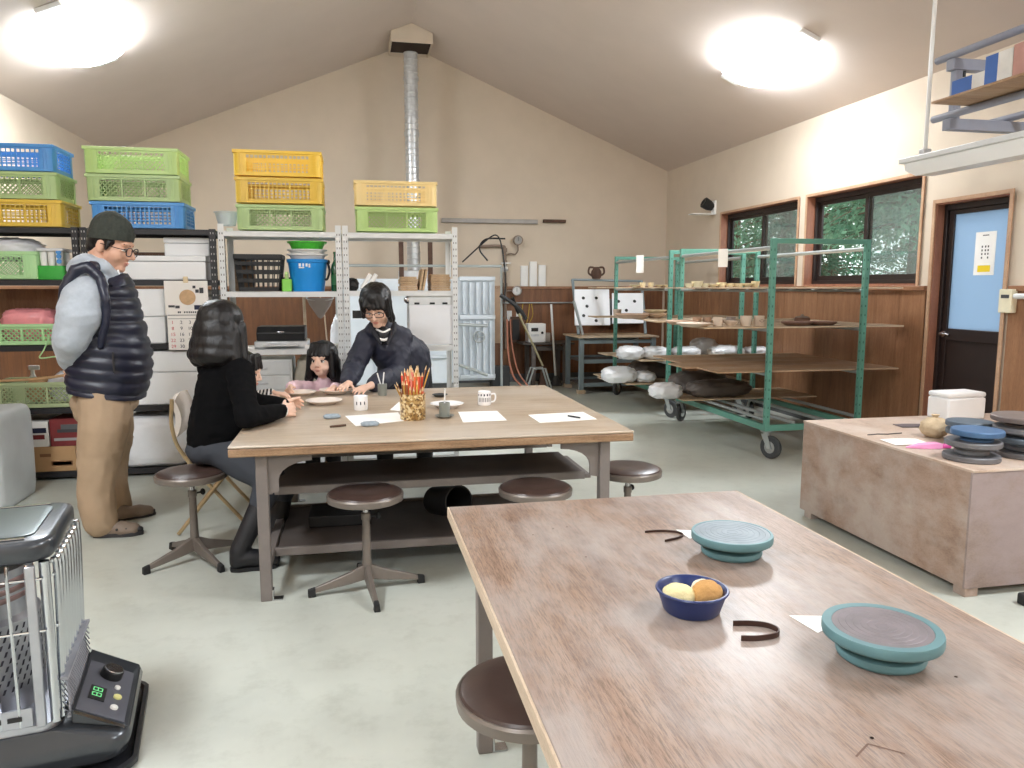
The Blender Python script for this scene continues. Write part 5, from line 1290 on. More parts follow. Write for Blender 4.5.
pb = PZ(692, 589, TH + .047)
t = thing('sponge_bowl', 'navy blue bowl holding two sponges on the near table', 'bowl', (pb.x, pb.y, ZT))
MB().lathe([(0, 0), (.055, 0), (.059, .004), (.072, .044), (.075, .0445), (.0765, .047), (.075, .050), (.072, .050), (.067, .046), (.054, .007), (0, .006)], n=56).build('bowl', M_navy, t)
M_sp1 = mk('yellow_sponge', rgb(230, 216, 166), .9, var=.06, bmp=.6, bscale=180); M_sp2 = mk('amber_sponge', rgb(196, 150, 92), .9, var=.12, scale=30, bmp=.7, bscale=150); M_spw = mk('white_sponge', rgb(232, 222, 200), .9, bmp=.5, bscale=180)
o = lumpy('sponge', (pb.x - .030, pb.y + .004, ZT + .0075), (.036, .028, .026), M_sp1, 71, .05, pw=2.2); o.rotation_euler = (0, R(8), R(-12)); tag(o, 'pale yellow oval sponge in the navy bowl', 'sponge')
o = lumpy('sponge', (pb.x + .030, pb.y - .010, ZT + .0078), (.033, .030, .030), M_sp2, 72, .06, pw=2.1); tag(o, 'round amber brown sponge in the navy bowl', 'sponge')
o = lumpy('sponge', (pb.x + .036, pb.y + .034, ZT + .0078), (.024, .014, .022), M_spw, 73, .05, pw=2.6); o.rotation_euler.z = R(20); tag(o, 'small whitish sponge wedge behind the amber sponge in the navy bowl', 'sponge')
M_leather = mk('dark_leather_strip', rgb(58, 34, 26), .45, var=.1)
def strip(pix, h, th, label):
    pts = spline([PZ(x, y, TH) for x, y in pix], 8); c = pts[0].copy(); rings = []
    for i, p in enumerate(pts):
        tg = (pts[min(i + 1, len(pts) - 1)] - pts[max(i - 1, 0)]); tg.z = 0; tg.normalize(); n = V((-tg.y, tg.x, 0)) * th / 2
        b = V((p.x - c.x, p.y - c.y, 0)); rings.append([b - n, b + n, b + n + V((0, 0, h)), b - n + V((0, 0, h))])
    o = MB().loops(rings).build('leather_strip', M_leather, smooth=40); o.location = (c.x, c.y, ZT); return tag(o, label, 'strip', 'leather strips')
strip([(645, 533), (660, 532), (676, 533), (683, 536), (678, 539), (665, 542)], .006, .0022, 'dark bent leather strip beside the grey ringed turntable')
strip([(733, 626), (750, 626), (767, 628), (778, 633), (776, 638), (758, 641), (741, 641)], .011, .0024, 'dark hairpin leather strip in front of the navy bowl')
def sheet(pix, label, z=None, name='paper_sheet', lift=.0, group=None, m=None):
    z = (TH if z is None else z); P = [PZ(x, y, z) for x, y in pix]; c = sum(P, V((0, 0, 0))) / len(P)
    mb = MB(); b = [V((p.x - c.x, p.y - c.y, .0006)) for p in P]; q = [v + V((0, 0, .0007)) for v in b]; n = len(P)
    mb.add(b + q, [tuple(range(n))[::-1], tuple(range(n, 2 * n))] + [(i, (i + 1) % n, n + (i + 1) % n, n + i) for i in range(n)])
    o = mb.build(name, m or M_paper, smooth=0); o.location = (c.x, c.y, z + lift); return tag(o, label, 'paper', group)
sheet([(789, 616), (826, 616.5), (840, 621), (818, 633.5)], 'white paper triangle poking from under the brown plate turntable')
sheet([(676, 530), (694, 531), (699, 536), (690, 539)], 'small white paper scrap between the first leather strip and turntable')
# pencil marks / scorched lines on the worn top
mb = MB()
for a, b in (((856, 757), (868, 744)), ((868, 744), (905, 754))):
    p, q = PZ(*a, TH), PZ(*b, TH); d = (q - p).normalized(); n = V((-d.y, d.x, 0)) * .0016
    mb.add([p - n, q - n, q + n, p + n], [(0, 1, 2, 3)])
for x, y in ((872, 738), (533, 535), (553, 529), (567, 527), (586, 557), (956, 677)):
    p = PZ(x, y, TH); mb.lathe([(0, 0), (.003, 0)], c=p, n=10)
for v in mb.v: v.z = TH + .0005
o = mb.build('pencil_marks', M_knot, [x for x in col.objects if x.name == 'work_table.001'][0], world=True, smooth=0)

# ------------------------------------------------------------------ things on the far table
def onT(x, y): p = PZ(x, y, TH); return (p.x, p.y, ZT)
rnd = random.Random(11)
def jar_mat():
    m, nt, b = new_mat('speckled_jar'); b.inputs['Roughness'].default_value = .3
    vo = nt.nodes.new('ShaderNodeTexVoronoi'); vo.inputs['Scale'].default_value = 95; nt.links.new(coords(nt), vo.inputs['Vector'])
    sep = nt.nodes.new('ShaderNodeSeparateColor'); nt.links.new(vo.outputs['Color'], sep.inputs[0])
    c = ramp(nt, sep.outputs[0], [(0.1, rgb(104, 76, 40)), (0.35, rgb(150, 114, 62)), (0.6, rgb(186, 152, 96)), (0.85, rgb(222, 202, 158))])
    nt.links.new(c, b.inputs['Base Color']); bump(nt, b, vo.outputs['Distance'], .5, .004); return m
pj_ = V(onT(413, 419)); JR, JH = .066, .135
t = thing('pencil_jar', 'speckled golden brown jar packed with coloured pencils', 'jar', pj_)
MB().lathe([(0, 0), (JR - .004, 0), (JR, .006), (JR, JH), (JR - .004, JH), (JR - .005, .008), (0, .007)], n=48).build('jar', jar_mat(), t)
PC = {'red': rgb(220, 78, 58), 'orange': rgb(232, 116, 72), 'ochre': rgb(196, 150, 72), 'pale wooden': rgb(214, 184, 140), 'pink': rgb(224, 134, 120), 'dark violet': rgb(74, 58, 84), 'brown': rgb(130, 84, 50)}
PM = {k: mk(k.replace(' ', '_') + '_pencil', v, .4, var=.02) for k, v in PC.items()}
M_tip = mk('pencil_wood_tip', rgb(222, 190, 146), .6)
def pencil(base, top, r, m, label, grp):
    L = (top - base).length; t = thing('pencil', label, 'pencil', base, group=grp)
    z = (top - base).normalized(); t.rotation_euler = z.to_track_quat('Z', 'Y').to_euler()
    MB().cyl((0, 0, 0), (0, 0, L - .022), r, n=6).build('shaft', m, t, smooth=0); MB().cyl((0, 0, L - .0219), (0, 0, L), r, .0008, n=8).build('tip', M_tip, t)
    return t
spots = []
for ring, n in ((.0, 1), (.017, 6), (.033, 12), (.049, 18)):
    for i in range(n):
        a = 2 * math.pi * i / n + ring * 40; spots.append((ring * math.cos(a), ring * math.sin(a), ring))
for i, (x, y, rg) in enumerate(spots):
    key = rnd.choice(['red', 'red', 'red', 'orange', 'orange', 'orange', 'pale wooden', 'pink', 'ochre'])
    H = rnd.uniform(.215, .275)
    if rg > .045 and y < 0: H = rnd.uniform(.16, .21); key = rnd.choice(['ochre', 'pale wooden', 'dark violet', 'brown', 'orange', 'red'])
    k = 1.10
    pencil(pj_ + V((x * .86, y * .86, .009)), pj_ + V((x * k, y * k, H)), .0054, PM[key], '%s pencil standing upright in the speckled jar' % key, '%s pencils in the jar' % key)
for i, (dx, dy, H) in enumerate(((-.085, -.03, .20), (-.092, -.01, .185), (.075, .02, .275), (.09, .0, .265), (-.075, -.045, .17))):
    d = V((dx, dy, 0)); d2 = d.normalized() * .047
    pencil(pj_ + V((d2.x * .2, d2.y * .2, .009)), pj_ + V((d2.x, d2.y, JH)) + (V((dx, dy, H)) - V((d2.x, d2.y, JH))), .004, PM['ochre' if i % 2 else 'brown'], 'pencil leaning out over the rim of the speckled jar', 'pencils leaning over the jar rim')
M_china = mk('white_china', rgb(244, 244, 246), .16, var=.005, coat=.3)
def mug(p, label, handle, figs):
    t = thing('mug', label, 'mug', p); r, h = .039, .080
    MB().lathe([(0, 0), (r - .004, 0), (r, .006), (r, h), (r - .003, h + .001), (r - .004, h), (r - .005, .008), (0, .007)], n=36).build('cup', M_china, t)
    mb = MB()
    for a, z, w, hh in figs:
        a = R(a); rr = r + .0006
        mb.add([V((rr * math.cos(a + s * w / r), rr * math.sin(a + s * w / r), z + k * hh)) for s, k in ((-1, -1), (1, -1), (1, 1), (-1, 1))], [(0, 1, 2, 3)])
    mb.build('printed_figures', M_dblue, t, smooth=0)
    if handle is not None:
        a = R(handle); d = V((math.cos(a), math.sin(a), 0))
        MB().tube(spline([d * (r - .001) + V((0, 0, .062)), d * (r + .022) + V((0, 0, .062)), d * (r + .027) + V((0, 0, .04)), d * (r + .018) + V((0, 0, .02)), d * (r - .001) + V((0, 0, .016))], 6), .005, 8).build('handle', M_china, t)
    return t
mug(onT(361, 410), 'white cup with three dark marks in front of the pencil jar side of the plates', 100, [(a, .042, .003, .009) for a in (235, 268, 300)])
mug(onT(484.5, 405), 'white mug with rows of dark figures and a side handle', 5, [(a, .062, .004, .006) for a in (205, 232, 259, 286, 313)] + [(a, .034, .0018, .012) for a in (210, 222, 240, 255, 270, 284, 300, 315)])
M_greypot = mk('grey_glaze', rgb(128, 132, 126), .4, var=.08)
def brushpot(p, label, sticks, dish=False):
    z0 = 0
    if dish:
        d = thing('small_dish', 'small grey dish with dark specks under the brush pot by the jar', 'dish', p); MB().lathe([(0, 0), (.030, 0), (.050, .010), (.051, .013), (.048, .013), (.028, .004), (0, .004)], n=36).build('dish', M_greypot, d); z0 = .0046
    t = thing('brush_pot', label, 'pot', V(p) + V((0, 0, z0)))
    MB().lathe([(0, 0), (.026, 0), (.028, .004), (.029, .074), (.026, .075), (.024, .006), (0, .006)], n=28).build('pot', M_greypot, t)
    for i, (dx, dy, H) in enumerate(sticks):
        b = thing('paint_brush', 'pale paint brush standing in the ' + ('grey pot by the dark sleeves' if not dish else 'grey pot beside the pencil jar'), 'brush', V(p) + V((-dx * .2, -dy * .2, z0 + .0075)), group='brushes in the grey pots')
        zv = V((dx * 1.2, dy * 1.2, H)); b.rotation_euler = zv.normalized().to_track_quat('Z', 'Y').to_euler(); L = zv.length
        MB().cyl((0, 0, 0), (0, 0, L), .0035, .0042, 8).build('handle', M_whitesteel, b)
brushpot(onT(382.5, 395.5), 'small grey brush pot beside the dark jacket sleeves', [(-.030, .0, .135), (.012, .0, .14)])
brushpot(onT(444.5, 417.5), 'small grey brush pot standing on a dish beside the pencil jar', [(.004, 0, .14)], True)
def plate(p, r, label, m=M_china, z=.0):
    t = thing('plate', label, 'plate', V(p) + V((0, 0, z)), group='white plates on the far table')
    MB().lathe([(0, .0), (r * .58, .0), (r * .60, .004), (r * .95, .020), (r, .023), (r, .026), (r * .94, .0245), (r * .58, .008), (0, .007)], n=56).build('dish', m, t); return t
M_bisque = mk('cream_bisque', rgb(232, 220, 210), .5, var=.02)
plate(onT(324, 404), .105, 'large cream plate in front of the seated woman\'s hands', M_bisque)
plate(onT(300, 395.5), .10, 'cream plate in front of the girl in pink', M_bisque)
plate(onT(336, 394), .105, 'cream plate held down by the hands of the person in the dark jacket', M_bisque, .006)
plate(onT(447, 407.5), .095, 'white plate behind the pencil jar')
plate(onT(266, 404), .06, 'small cream dish by the woman\'s wrist', M_bisque)
sheet([(345, 416), (398, 412.5), (404, 421), (356, 426.5)], 'white paper beside the pencil jar, under the white cup', group=None)
sheet([(390, 410), (399, 402), (412, 404), (408, 412)], 'white paper corner showing behind the pencil jar')
sheet([(458, 412), (497, 411), (507, 420.5), (463, 422.5)], 'white paper below the mug with rows of figures')
sheet([(528, 415), (583, 412), (597, 419.5), (540, 423)], 'white paper at the right end of the far table')
def smalltool(name, pix0, pix1, r, m, label, cat='tool', flat=1.0):
    a, b = PZ(*pix0, TH), PZ(*pix1, TH); c = (a + b) / 2; a2, b2 = a - c, b - c; a2.z = b2.z = 0
    o = MB().tube([a2, a2.lerp(b2, .5), b2], [r, r * 1.15, r], 8).build(name, m); o.location = (c.x, c.y, TH + r * 1.2 + .0008); return tag(o, label, cat)
smalltool('wooden_tool', (330, 428), (346, 426.5), .005, M_rust, 'short brown modelling stick near the table edge')
smalltool('drawing_pen', (568, 417), (580, 419), .004, M_black, 'dark pen lying on the right end paper').location.z += .0014
M_tube = mk('bluegrey_tube', rgb(150, 164, 176), .4, var=.2, scale=40)
for px, py, a, l in ((332, 418.5, 15, 'crumpled blue grey paint tube between plates and paper'), (370, 426, 5, 'crumpled blue grey paint tube at the paper edge')):
    o = lumpy('paint_tube', onT(px, py), (.042, .022, .012), M_tube, px, .15, pw=3); o.rotation_euler.z = R(a); tag(o, l, 'tube', 'paint tubes')
t = thing('ink_dish', 'small dark rimmed dish behind the white plate', 'dish', onT(440, 396.5)); MB().lathe([(0, 0), (.03, 0), (.05, .014), (.046, .015), (.028, .005), (0, .005)], n=30).build('dish', M_tyre, t)
# dark bucket lying on its side below the table
t = thing('round_bucket', 'black round bucket lying on its side under the far table', 'bucket', (.45, 3.94, .166 + .1)); Mx = Matrix.Rotation(R(78), 3, 'X') @ Matrix.Rotation(R(8), 3, 'Y')
t.rotation_euler = (R(80), 0, R(28)); MB().lathe([(0, -.10), (.075, -.10), (.084, .12), (.088, .12), (.088, .127), (.080, .127), (.071, -.09), (0, -.09)], n=36).build('pail', M_black, t)
o = MB().b2((-.16, -.12, 0), (.16, .12, .06)).build('dark_tray', M_black, bevel=.006); o.location = (-.10, 4.06, .161); tag(o, 'dark tray on the bottom rack under the far table', 'tray')

# ------------------------------------------------------------------ kerosene heater
M_heat = mk('charcoal_enamel', rgb(62, 66, 72), .28, metal=.3, var=.05, coat=.4)
M_heatdk = mk('dark_tray_enamel', rgb(40, 41, 46), .35, metal=.2, var=.05)
M_chr = mk('bright_chrome', rgb(206, 210, 216), .16, metal=1.0, var=.04)
M_refl = mk('perforated_steel', rgb(180, 182, 190), .3, metal=.85, var=.10, scale=6)
M_glow = mk('burner_mesh', rgb(150, 124, 122), .45, metal=.5, var=.15)
HZ = .700
t = thing('kerosene_heater', 'large dark kerosene heater with chrome guard bars in the front corner', 'heater', (-1.12, 2.42, 0), R(9.7))
# drip tray with raised lip
mb = MB()
def egg(sc, z, grow=0.0):
    pts = []
    for x, y in [(-.33, -.30), (-.33, .30)]: pass
    base = rrect(.66, .60, .08, 5)
    out = []
    for x, y in base:
        if x > 0: x = x * 1.20 + .065 * (1 - (y / .30) ** 2)
        out.append(V((x * sc, y * sc, z)))
    return out
mb.loops([egg(.97, .002), egg(1.0, .006), egg(1.0, .022), egg(.97, .024), egg(.95, .012)]); mb.build('drip_tray', M_heatdk, t, smooth=50)
# base: wedge front with the control panel
def ring(x0, x1, hw, z, r=.05, bow=.02):
    out = []
    for x, y in rrect(x1 - x0, 2 * hw, r, 5):
        xx = x + (x0 + x1) / 2
        if x > 0: xx += bow * (1 - (y / hw) ** 2)
        out.append(V((xx, y, z)))
    return out
mb = MB(); mb.loops([ring(-.27, .36, .225, .0245), ring(-.27, .39, .24, .04), ring(-.27, .405, .24, .085), ring(-.27, .40, .235, .105), ring(-.27, .26, .225, .150)]); mb.build('fuel_base', M_heat, t, smooth=50)
mb = MB(); xa, xb = .262, .405; ZA, ZB = .192, .112                              # sloped panel deck
mb.loops([[V((xa, y, .1505)), V((xb, y, .1055)), V((xb - .004, y, ZB)), V((xa + .0, y, ZA))] for y in (-.20, -.19, .19, .20)]); mb.build('panel_deck', M_heat, t, bevel=.006)
nrm = V((ZA - ZB, 0, xb - xa)).normalized()
def onpanel(u, y, h=0.0): return V((xa, y, ZA)).lerp(V((xb - .004, y, ZB)), u) + nrm * h + V((0, 0, .0))
def ppatch(mb, u0, u1, y0, y1, h):
    q = [onpanel(u0, y0, .0004), onpanel(u1, y0, .0004), onpanel(u1, y1, .0004), onpanel(u0, y1, .0004)]; w = [p + nrm * h for p in q]
    mb.add(q + w, [(3, 2, 1, 0), (4, 5, 6, 7), (0, 1, 5, 4), (1, 2, 6, 5), (2, 3, 7, 6), (3, 0, 4, 7)])
mb = MB(); ppatch(mb, .06, .94, -.19, .12, .002); mb.build('control_panel', mk('panel_grey', rgb(96, 98, 108), .35, coat=.3), t, smooth=0)
k0 = onpanel(.5, .055, .0025); Mk = nrm.to_track_quat('Z', 'Y').to_matrix()
kn = MB().lathe([(0, 0), (.034, 0), (.035, .004), (.033, .022), (.030, .025), (0, .025)], c=k0, n=36, M=Mk).build('dial_knob', M_black, t); MB().lathe([(0, .0252), (.029, .0252), (.028, .028), (0, .028)], c=k0, n=30, M=Mk).build('knob_cap', M_chrome, kn)
mb = MB(); ppatch(mb, .20, .50, -.115, -.035, .0045); dsp = mb.build('display', M_black, t, smooth=0)
M_seg = emit('green_segments', (.25, .9, .35, 1), 0.35)
mb = MB()
for yy in (-.095, -.065):
    for uu in (.25, .33, .41): ppatch(mb, uu, uu + .02, yy, yy + .02, .0052)
    for dy in (0, .018): ppatch(mb, .26, .42, yy + dy, yy + dy + .003, .0052)
mb.build('display_digits', M_seg, dsp, smooth=0)
for u, y, r, m_ in ((.72, -.065, .0125, mk('cream_button', rgb(226, 222, 150), .4)), (.70, -.13, .0115, M_white), (.68, -.01, .009, M_white)): MB().lathe([(0, 0), (r, 0), (r, .005), (r * .8, .007), (0, .007)], c=onpanel(u, y, .0025), n=22, M=Mk).build('button', m_, t)
MB().loops([[onpanel(.04, y, .003 + .001) for y in (-.222, -.205)], [onpanel(.96, y, .004) for y in (-.222, -.205)]], closed=False, cap=False).build('chrome_strip', M_chr, t, smooth=0)
# heat cabinet
mb = MB(); mb.loops([ring(-.255, .235, .218, .151, .05, 0), ring(-.255, .235, .218, .172, .05, 0)]); mb.build('cabinet_floor', M_refl, t, smooth=50)
def pole(x, y, r=.014): return MB().cyl((x, y, .1725), (x, y, HZ - .0555), r, n=12).build('corner_post', M_chr, t)
for x in (.225, -.235):
    for y in (-.205, .205): pole(x, y)
# rear reflector
mb = MB(); mb.b2((-.255, -.19, .1725), (-.247, .19, HZ - .056)); mb.build('back_panel', M_heat, t)
# burner drum with slotted holes
mb = MB(); mb.lathe([(0, .1725), (.165, .1725), (.165, .44), (.150, .455), (.150, .59), (0, .59)], n=56); drum = mb.build('burner_drum', M_refl, t, smooth=40)
mb = MB()
for row in range(9):
    for i in range(44):
        a = 2 * math.pi * (i + .5 * (row % 2)) / 44; z = .247 + row * .022; rr = .1655 if z < .437 else .152
        if z > .43 and z < .46: continue
        tx = V((-math.sin(a), math.cos(a), 0)); c = V((rr * math.cos(a), rr * math.sin(a), z)); d = tx * .0035; u = V((0, 0, .0075)) + tx * .003
        mb.add([c - d - u, c + d - u, c + d + u, c - d + u], [(0, 1, 2, 3)])
mb.build('slot_pattern', mk('slot_shadow', rgb(44, 42, 56), .7), drum, smooth=0)
mb = MB()
for i in range(3): mb.lathe([(.1515, .50 + i * .025), (.154, .504 + i * .025), (.154, .512 + i * .025), (.1515, .516 + i * .025)], n=48)
mb.build('glow_ring', M_glow, drum)
# perforated front skirt and guard bars
def guard(axis, s, label):
    # vertical rods with rounded top bend, outward on one side
    n = 9
    for i in range(n):
        f = -1 + 2 * i / (n - 1); q = f * .185
        if axis == 'x': pts = [V((s * .238, q, .1725 if i in (0, n - 1) else .292)), V((s * .250, q, HZ - .10)), V((s * .238, q, HZ - .062))]
        else: pts = [V((q, s * .215, .1725)), V((q, s * .228, HZ - .10)), V((q, s * .215, HZ - .062))]
        MB().tube(spline(pts, 5), .0085 if axis == 'x' else .0045, 8).build('guard_bar', M_chr, t)
guard('x', 1, 'front'); guard('y', -1, 'side'); guard('y', 1, 'side')
mb = MB(); P = lambda y, z, x=.262: V((x, y, z)); k = .0028      # diamond mesh skirt at the front
for dirn in (1, -1):
    for i in range(-8, 25):
        y0 = -.20 + i * .0165; y1 = y0 + .118 * .9; z0, z1 = 0.174, .292; a0, b0, a1, b1 = y0, z0, y1, z1
        if a0 < -.20: b0 += (-.20 - a0) / .9; a0 = -.20
        if a1 > .20: b1 -= (a1 - .20) / .9; a1 = .20
        if a1 - a0 < .01: continue
        if dirn < 0: a0, a1 = -a0, -a1
        mb.bar(P(a0, b0, .258), P(a1, b1, .246), k, k)
mb.b2((.242, -.205, .288), (.262, .205, .296)); mb.b2((.252, -.205, .1725), (.262, .205, .178)); mb.build('mesh_skirt', mk('mesh_grey', rgb(150, 152, 160), .55, metal=.4), t, smooth=0)
for z in (.45, HZ - .10): 
    MB().tube([(.243, -.2, z), (.243, .2, z)], .004, 8).build('cross_wire', M_chr, t); MB().tube([(-.23, -.223, z), (.22, -.223, z)], .004, 8).build('cross_wire', M_chr, t)
MB().b2((.18, -.232, .1725), (.205, -.2155, HZ - .06)).build('edge_plate', M_refl, t, bevel=.003)
mb = MB()
for i in range(7): mb.b2((-.19 + i * .05, -.2225, .194), (-.155 + i * .05, -.2195, .207))
mb.build('vent_slots', M_black, t, smooth=0)
MB().b2((-.21, -.2190, .174), (.17, -.2150, .227)).build('vent_plate', M_refl, t, smooth=0)
# top
mb = MB(); mb.loops([ring(-.275, .238, .214, HZ - .055, .06, .0), ring(-.29, .248, .222, HZ - .045, .07, .0), ring(-.29, .248, .222, HZ - .010, .07, .0), ring(-.283, .242, .216, HZ + .002, .065, .0), ring(-.27, .230, .206, HZ + .005, .06, .0)]); mb.build('top_cover', M_heat, t, smooth=50)
mb = MB(); mb.loops([ring(-.235, .195, .165, HZ + .0055, .04, 0), ring(-.235, .195, .165, HZ + .009, .04, 0), ring(-.225, .185, .155, HZ + .0105, .035, 0)]); mb.build('top_plate', mk('pale_top_plate', rgb(92, 102, 104), .28, metal=.5, var=.1, scale=6), t, smooth=50)
for y in (-.182, .182): MB().b2((-.22, y - .006, HZ + .0055), (.18, y + .006, HZ + .0105)).build('top_trim', M_chr, t, bevel=.002)
MB().b2((-.10, -.2605, .05), (.10, -.2505, .12)).build('fuel_gauge_window', M_black, t, bevel=.003) if False else None
# ------------------------------------------------------------------ pottery and bags on the trolleys
M_bone = mk('bone_glaze', rgb(226, 214, 180), .4, var=.04); M_clay = mk('dry_clay', rgb(190, 160, 138), .75, var=.06); M_clayp = mk('pale_clay', rgb(214, 196, 178), .75, var=.05); M_clayd = mk('dark_clay', rgb(132, 102, 88), .75, var=.08); M_clayg = mk('grey_clay', rgb(168, 160, 156), .7, var=.06)
def pot(name, prof, p, m, label, cat, group=None, sx=1, sy=1, n=28):
    o = MB().lathe(prof, n=n, sx=sx, sy=sy).build(name, m); o.location = p; return tag(o, label, cat, group)
def cupprof(r, h, k=.85): return [(0, 0), (r * k - .003, 0), (r * k, .004), (r, h), (r - .004, h), (r * k - .004, .008), (0, .008)]
def bowlprof(r, h): return [(0, 0), (r * .42, 0), (r * .44, .006), (r * .75, h * .45), (r, h), (r - .004, h + .001), (r * .72, h * .5), (r * .4, .012), (0, .011)]
def plateprof(r, h): return [(0, 0), (r * .7, 0), (r * .95, h * .7), (r, h), (r - .006, h + .002), (r * .68, .01), (0, .009)]
zp = 1.065 + BT + .001
def P1(px, Y): q = PY(px, 320, Y); return q.x
def put(px, Y, z): return (P1(px, Y), Y, z)
plc = 'on the front trolley pottery tier'
pot('clay_plate', plateprof(.145, .028), put(694, 5.83, zp), M_clayp, 'wide pale clay plate at the aisle end ' + plc, 'plate', 'drying pots')
pot('clay_plate', plateprof(.15, .030), (P1(683, 6.16), 6.17, zp), M_clay, 'wide clay plate behind the pale one ' + plc, 'plate', 'drying pots')
pot('clay_cup', cupprof(.042, .075), put(718, 5.80, zp), M_clayp, 'tall pale clay cup beside the wide plate ' + plc, 'cup', 'drying pots')
pot('clay_bowl', bowlprof(.062, .045), put(731, 5.79, zp), M_clayp, 'small pale footed bowl in the middle ' + plc, 'bowl', 'drying pots')
pot('clay_cup', cupprof(.048, .085), put(746, 5.80, zp), M_clayp, 'wide pale clay mug beside the trolley post ' + plc, 'cup', 'drying pots')
o = thing('clay_mug', 'pale mug with a leafy incised mark right against the trolley post', 'mug', put(759, 5.80, zp), group='drying pots'); MB().lathe(cupprof(.043, .085, .95), n=28).build('cup', M_clayp, o)
mb = MB(); mb.tube(spline([V((-.022, -.0445, .045)), V((0, -.046, .055)), V((.022, -.0445, .042)), V((.0, -.046, .034)), V((-.022, -.0445, .045))], 5), .0016, 6); mb.build('incised_mark', M_clayd, o)
for i, (px, Y, l) in enumerate(((697, 6.20, 'small brown clay cup left in second row '), (707, 6.20, 'small brown clay cup right in second row '))): pot('clay_cup', cupprof(.040, .06, .75), put(px, Y, zp), M_clay, l + plc, 'cup', 'drying pots')
pot('clay_cup', cupprof(.043, .06, .8), put(731, 6.22, zp), M_clayg, 'grey clay cup behind the footed bowl ' + plc, 'cup', 'drying pots')
pot('clay_plate', plateprof(.13, .03), put(797, 5.82, zp), M_clayd, 'dark clay plate right of the trolley post ' + plc, 'plate', 'drying pots')
pot('clay_plate', plateprof(.125, .03), put(822, 5.82, zp), M_clayd, 'dark clay plate at the far right ' + plc, 'plate', 'drying pots')
o = thing('lidded_pot', 'small dark lidded pot behind the dark plates on the front trolley', 'pot', put(802, 6.18, zp), group='drying pots'); MB().lathe([(0, 0), (.05, 0), (.068, .02), (.068, .045), (.06, .05), (0, .05)], n=28).build('body', M_clayd, o); MB().lathe([(.062, .0505), (.05, .06), (.012, .066), (.012, .078), (0, .08), (0, .0505)], n=24).build('lid', M_clayg, o)
pot('clay_dish', plateprof(.10, .022), put(716, 6.55, zp), M_clayp, 'pale clay dish in the third row ' + plc, 'dish', 'drying pots')
# top tier: rows of small bone coloured pieces
zq = 1.385 + BT + .001; ordn = ['first', 'second', 'third', 'fourth', 'fifth', 'sixth', 'seventh', 'eighth', 'ninth', 'tenth', 'eleventh', 'twelfth', 'thirteenth']
def toprow(cart, Y, pxs, zq=zq):
    for i, px in enumerate(pxs):
        r = rnd.choice([.036, .042, .05]); h = rnd.choice([.032, .04, .05])
        pr = cupprof(r, h, .7) if rnd.random() < .6 else bowlprof(r * 1.2, h * .8)
        pot('bone_cup', pr, put(px, Y, zq), M_bone, '%s bone coloured small cup from the aisle on the top board of the %s trolley' % (ordn[i], cart), 'cup', 'bone coloured cups on the top boards')
toprow('front', 5.82, [688, 696, 704, 712, 720, 728.5, 737, 745.5, 754])
toprow('rear', 7.88, [634, 642, 650, 658, 666])
toprow('rear', 8.3, [634.5, 642.5, 650.5]) if False else None
zr = 1.045 + BT + .001; plr = 'on the rear trolley bowl tier'
pot('clay_dish', plateprof(.19, .05), put(632, 7.92, zr), M_clay, 'broad clay dish ' + plr, 'dish', 'pots on the rear trolley')
pot('clay_bowl', bowlprof(.14, .06), put(655, 7.93, zr), M_clayp, 'white rimmed bowl stacked right of the broad dish ' + plr, 'bowl', 'pots on the rear trolley')
pot('clay_cup', cupprof(.05, .08), put(617, 8.60, zr), M_clayp, 'small pale cup left end ' + plr, 'cup', 'pots on the rear trolley')
o = pot('clay_plate', plateprof(.13, .03), put(655, 7.93, zr + .062), M_bone, 'pale plate lying on the white rimmed bowl ' + plr, 'plate', 'pots on the rear trolley')
# bags of clay
def bag(px, Y, z, r, seed, label, m=M_bag, rz=0): 
    o = lumpy('clay_bag', put(px, Y, z), r, m, seed, .12, pw=2.7); o.rotation_euler.z = R(rz); return tag(o, label, 'bag', 'bags of clay on the trolleys')
zb_ = .60 + BT + .001
bag(631, 7.90, zb_, (.145, .13, .075), 81, 'plump clear clay bag at the aisle end, clay bag tier of the rear trolley')
bag(656, 7.89, zb_, (.15, .14, .070), 82, 'clear clay bag second from the aisle, clay bag tier of the rear trolley')
bag(687, 7.89, zb_, (.15, .13, .068), 83, 'clear clay bag just right of the front trolley post, clay bag tier')
bag(704, 8.28, zb_, (.15, .12, .10), 84, 'tall grey clay bag in the second row, clay bag tier of the rear trolley')
bag(727, 7.89, zb_, (.20, .14, .07), 85, 'long clear clay bag near the right end, clay bag tier')
bag(758, 7.89, zb_, (.15, .13, .06), 86, 'low clear clay bag at the far right, clay bag tier')
zc_ = .33 + BT + .001
bag(620, 8.03, zc_, (.19, .15, .09), 87, 'big crumpled white clay bag on the lowest tier of the rear trolley', M_bagmilk)
bag(645.5, 8.02, zc_, (.115, .14, .06), 88, 'low crumpled white clay bag beside the big one on the lowest tier', M_bagmilk)
M_bagdark = mk('dark_poly_sheet', rgb(96, 88, 84), .4, var=.15, bmp=.5, bscale=16)
bag(655, 8.40, zc_, (.30, .15, .11), 89, 'long dark wrapped clay roll on the lowest tier of the rear trolley', M_bagdark)
bag(667, 6.78, zc_ , (.15, .13, .075), 90, 'white clay bag at the aisle end of the front trolley\'s lowest tier', M_bagmilk)
bag(720, 6.78, zc_, (.32, .13, .085), 91, 'long dark wrapped clay slab on the front trolley\'s lowest tier', M_bagdark)
bag(700, 7.10, zc_, (.30, .13, .11), 92, 'dark wrapped clay behind the slab on the front trolley', M_bagdark)
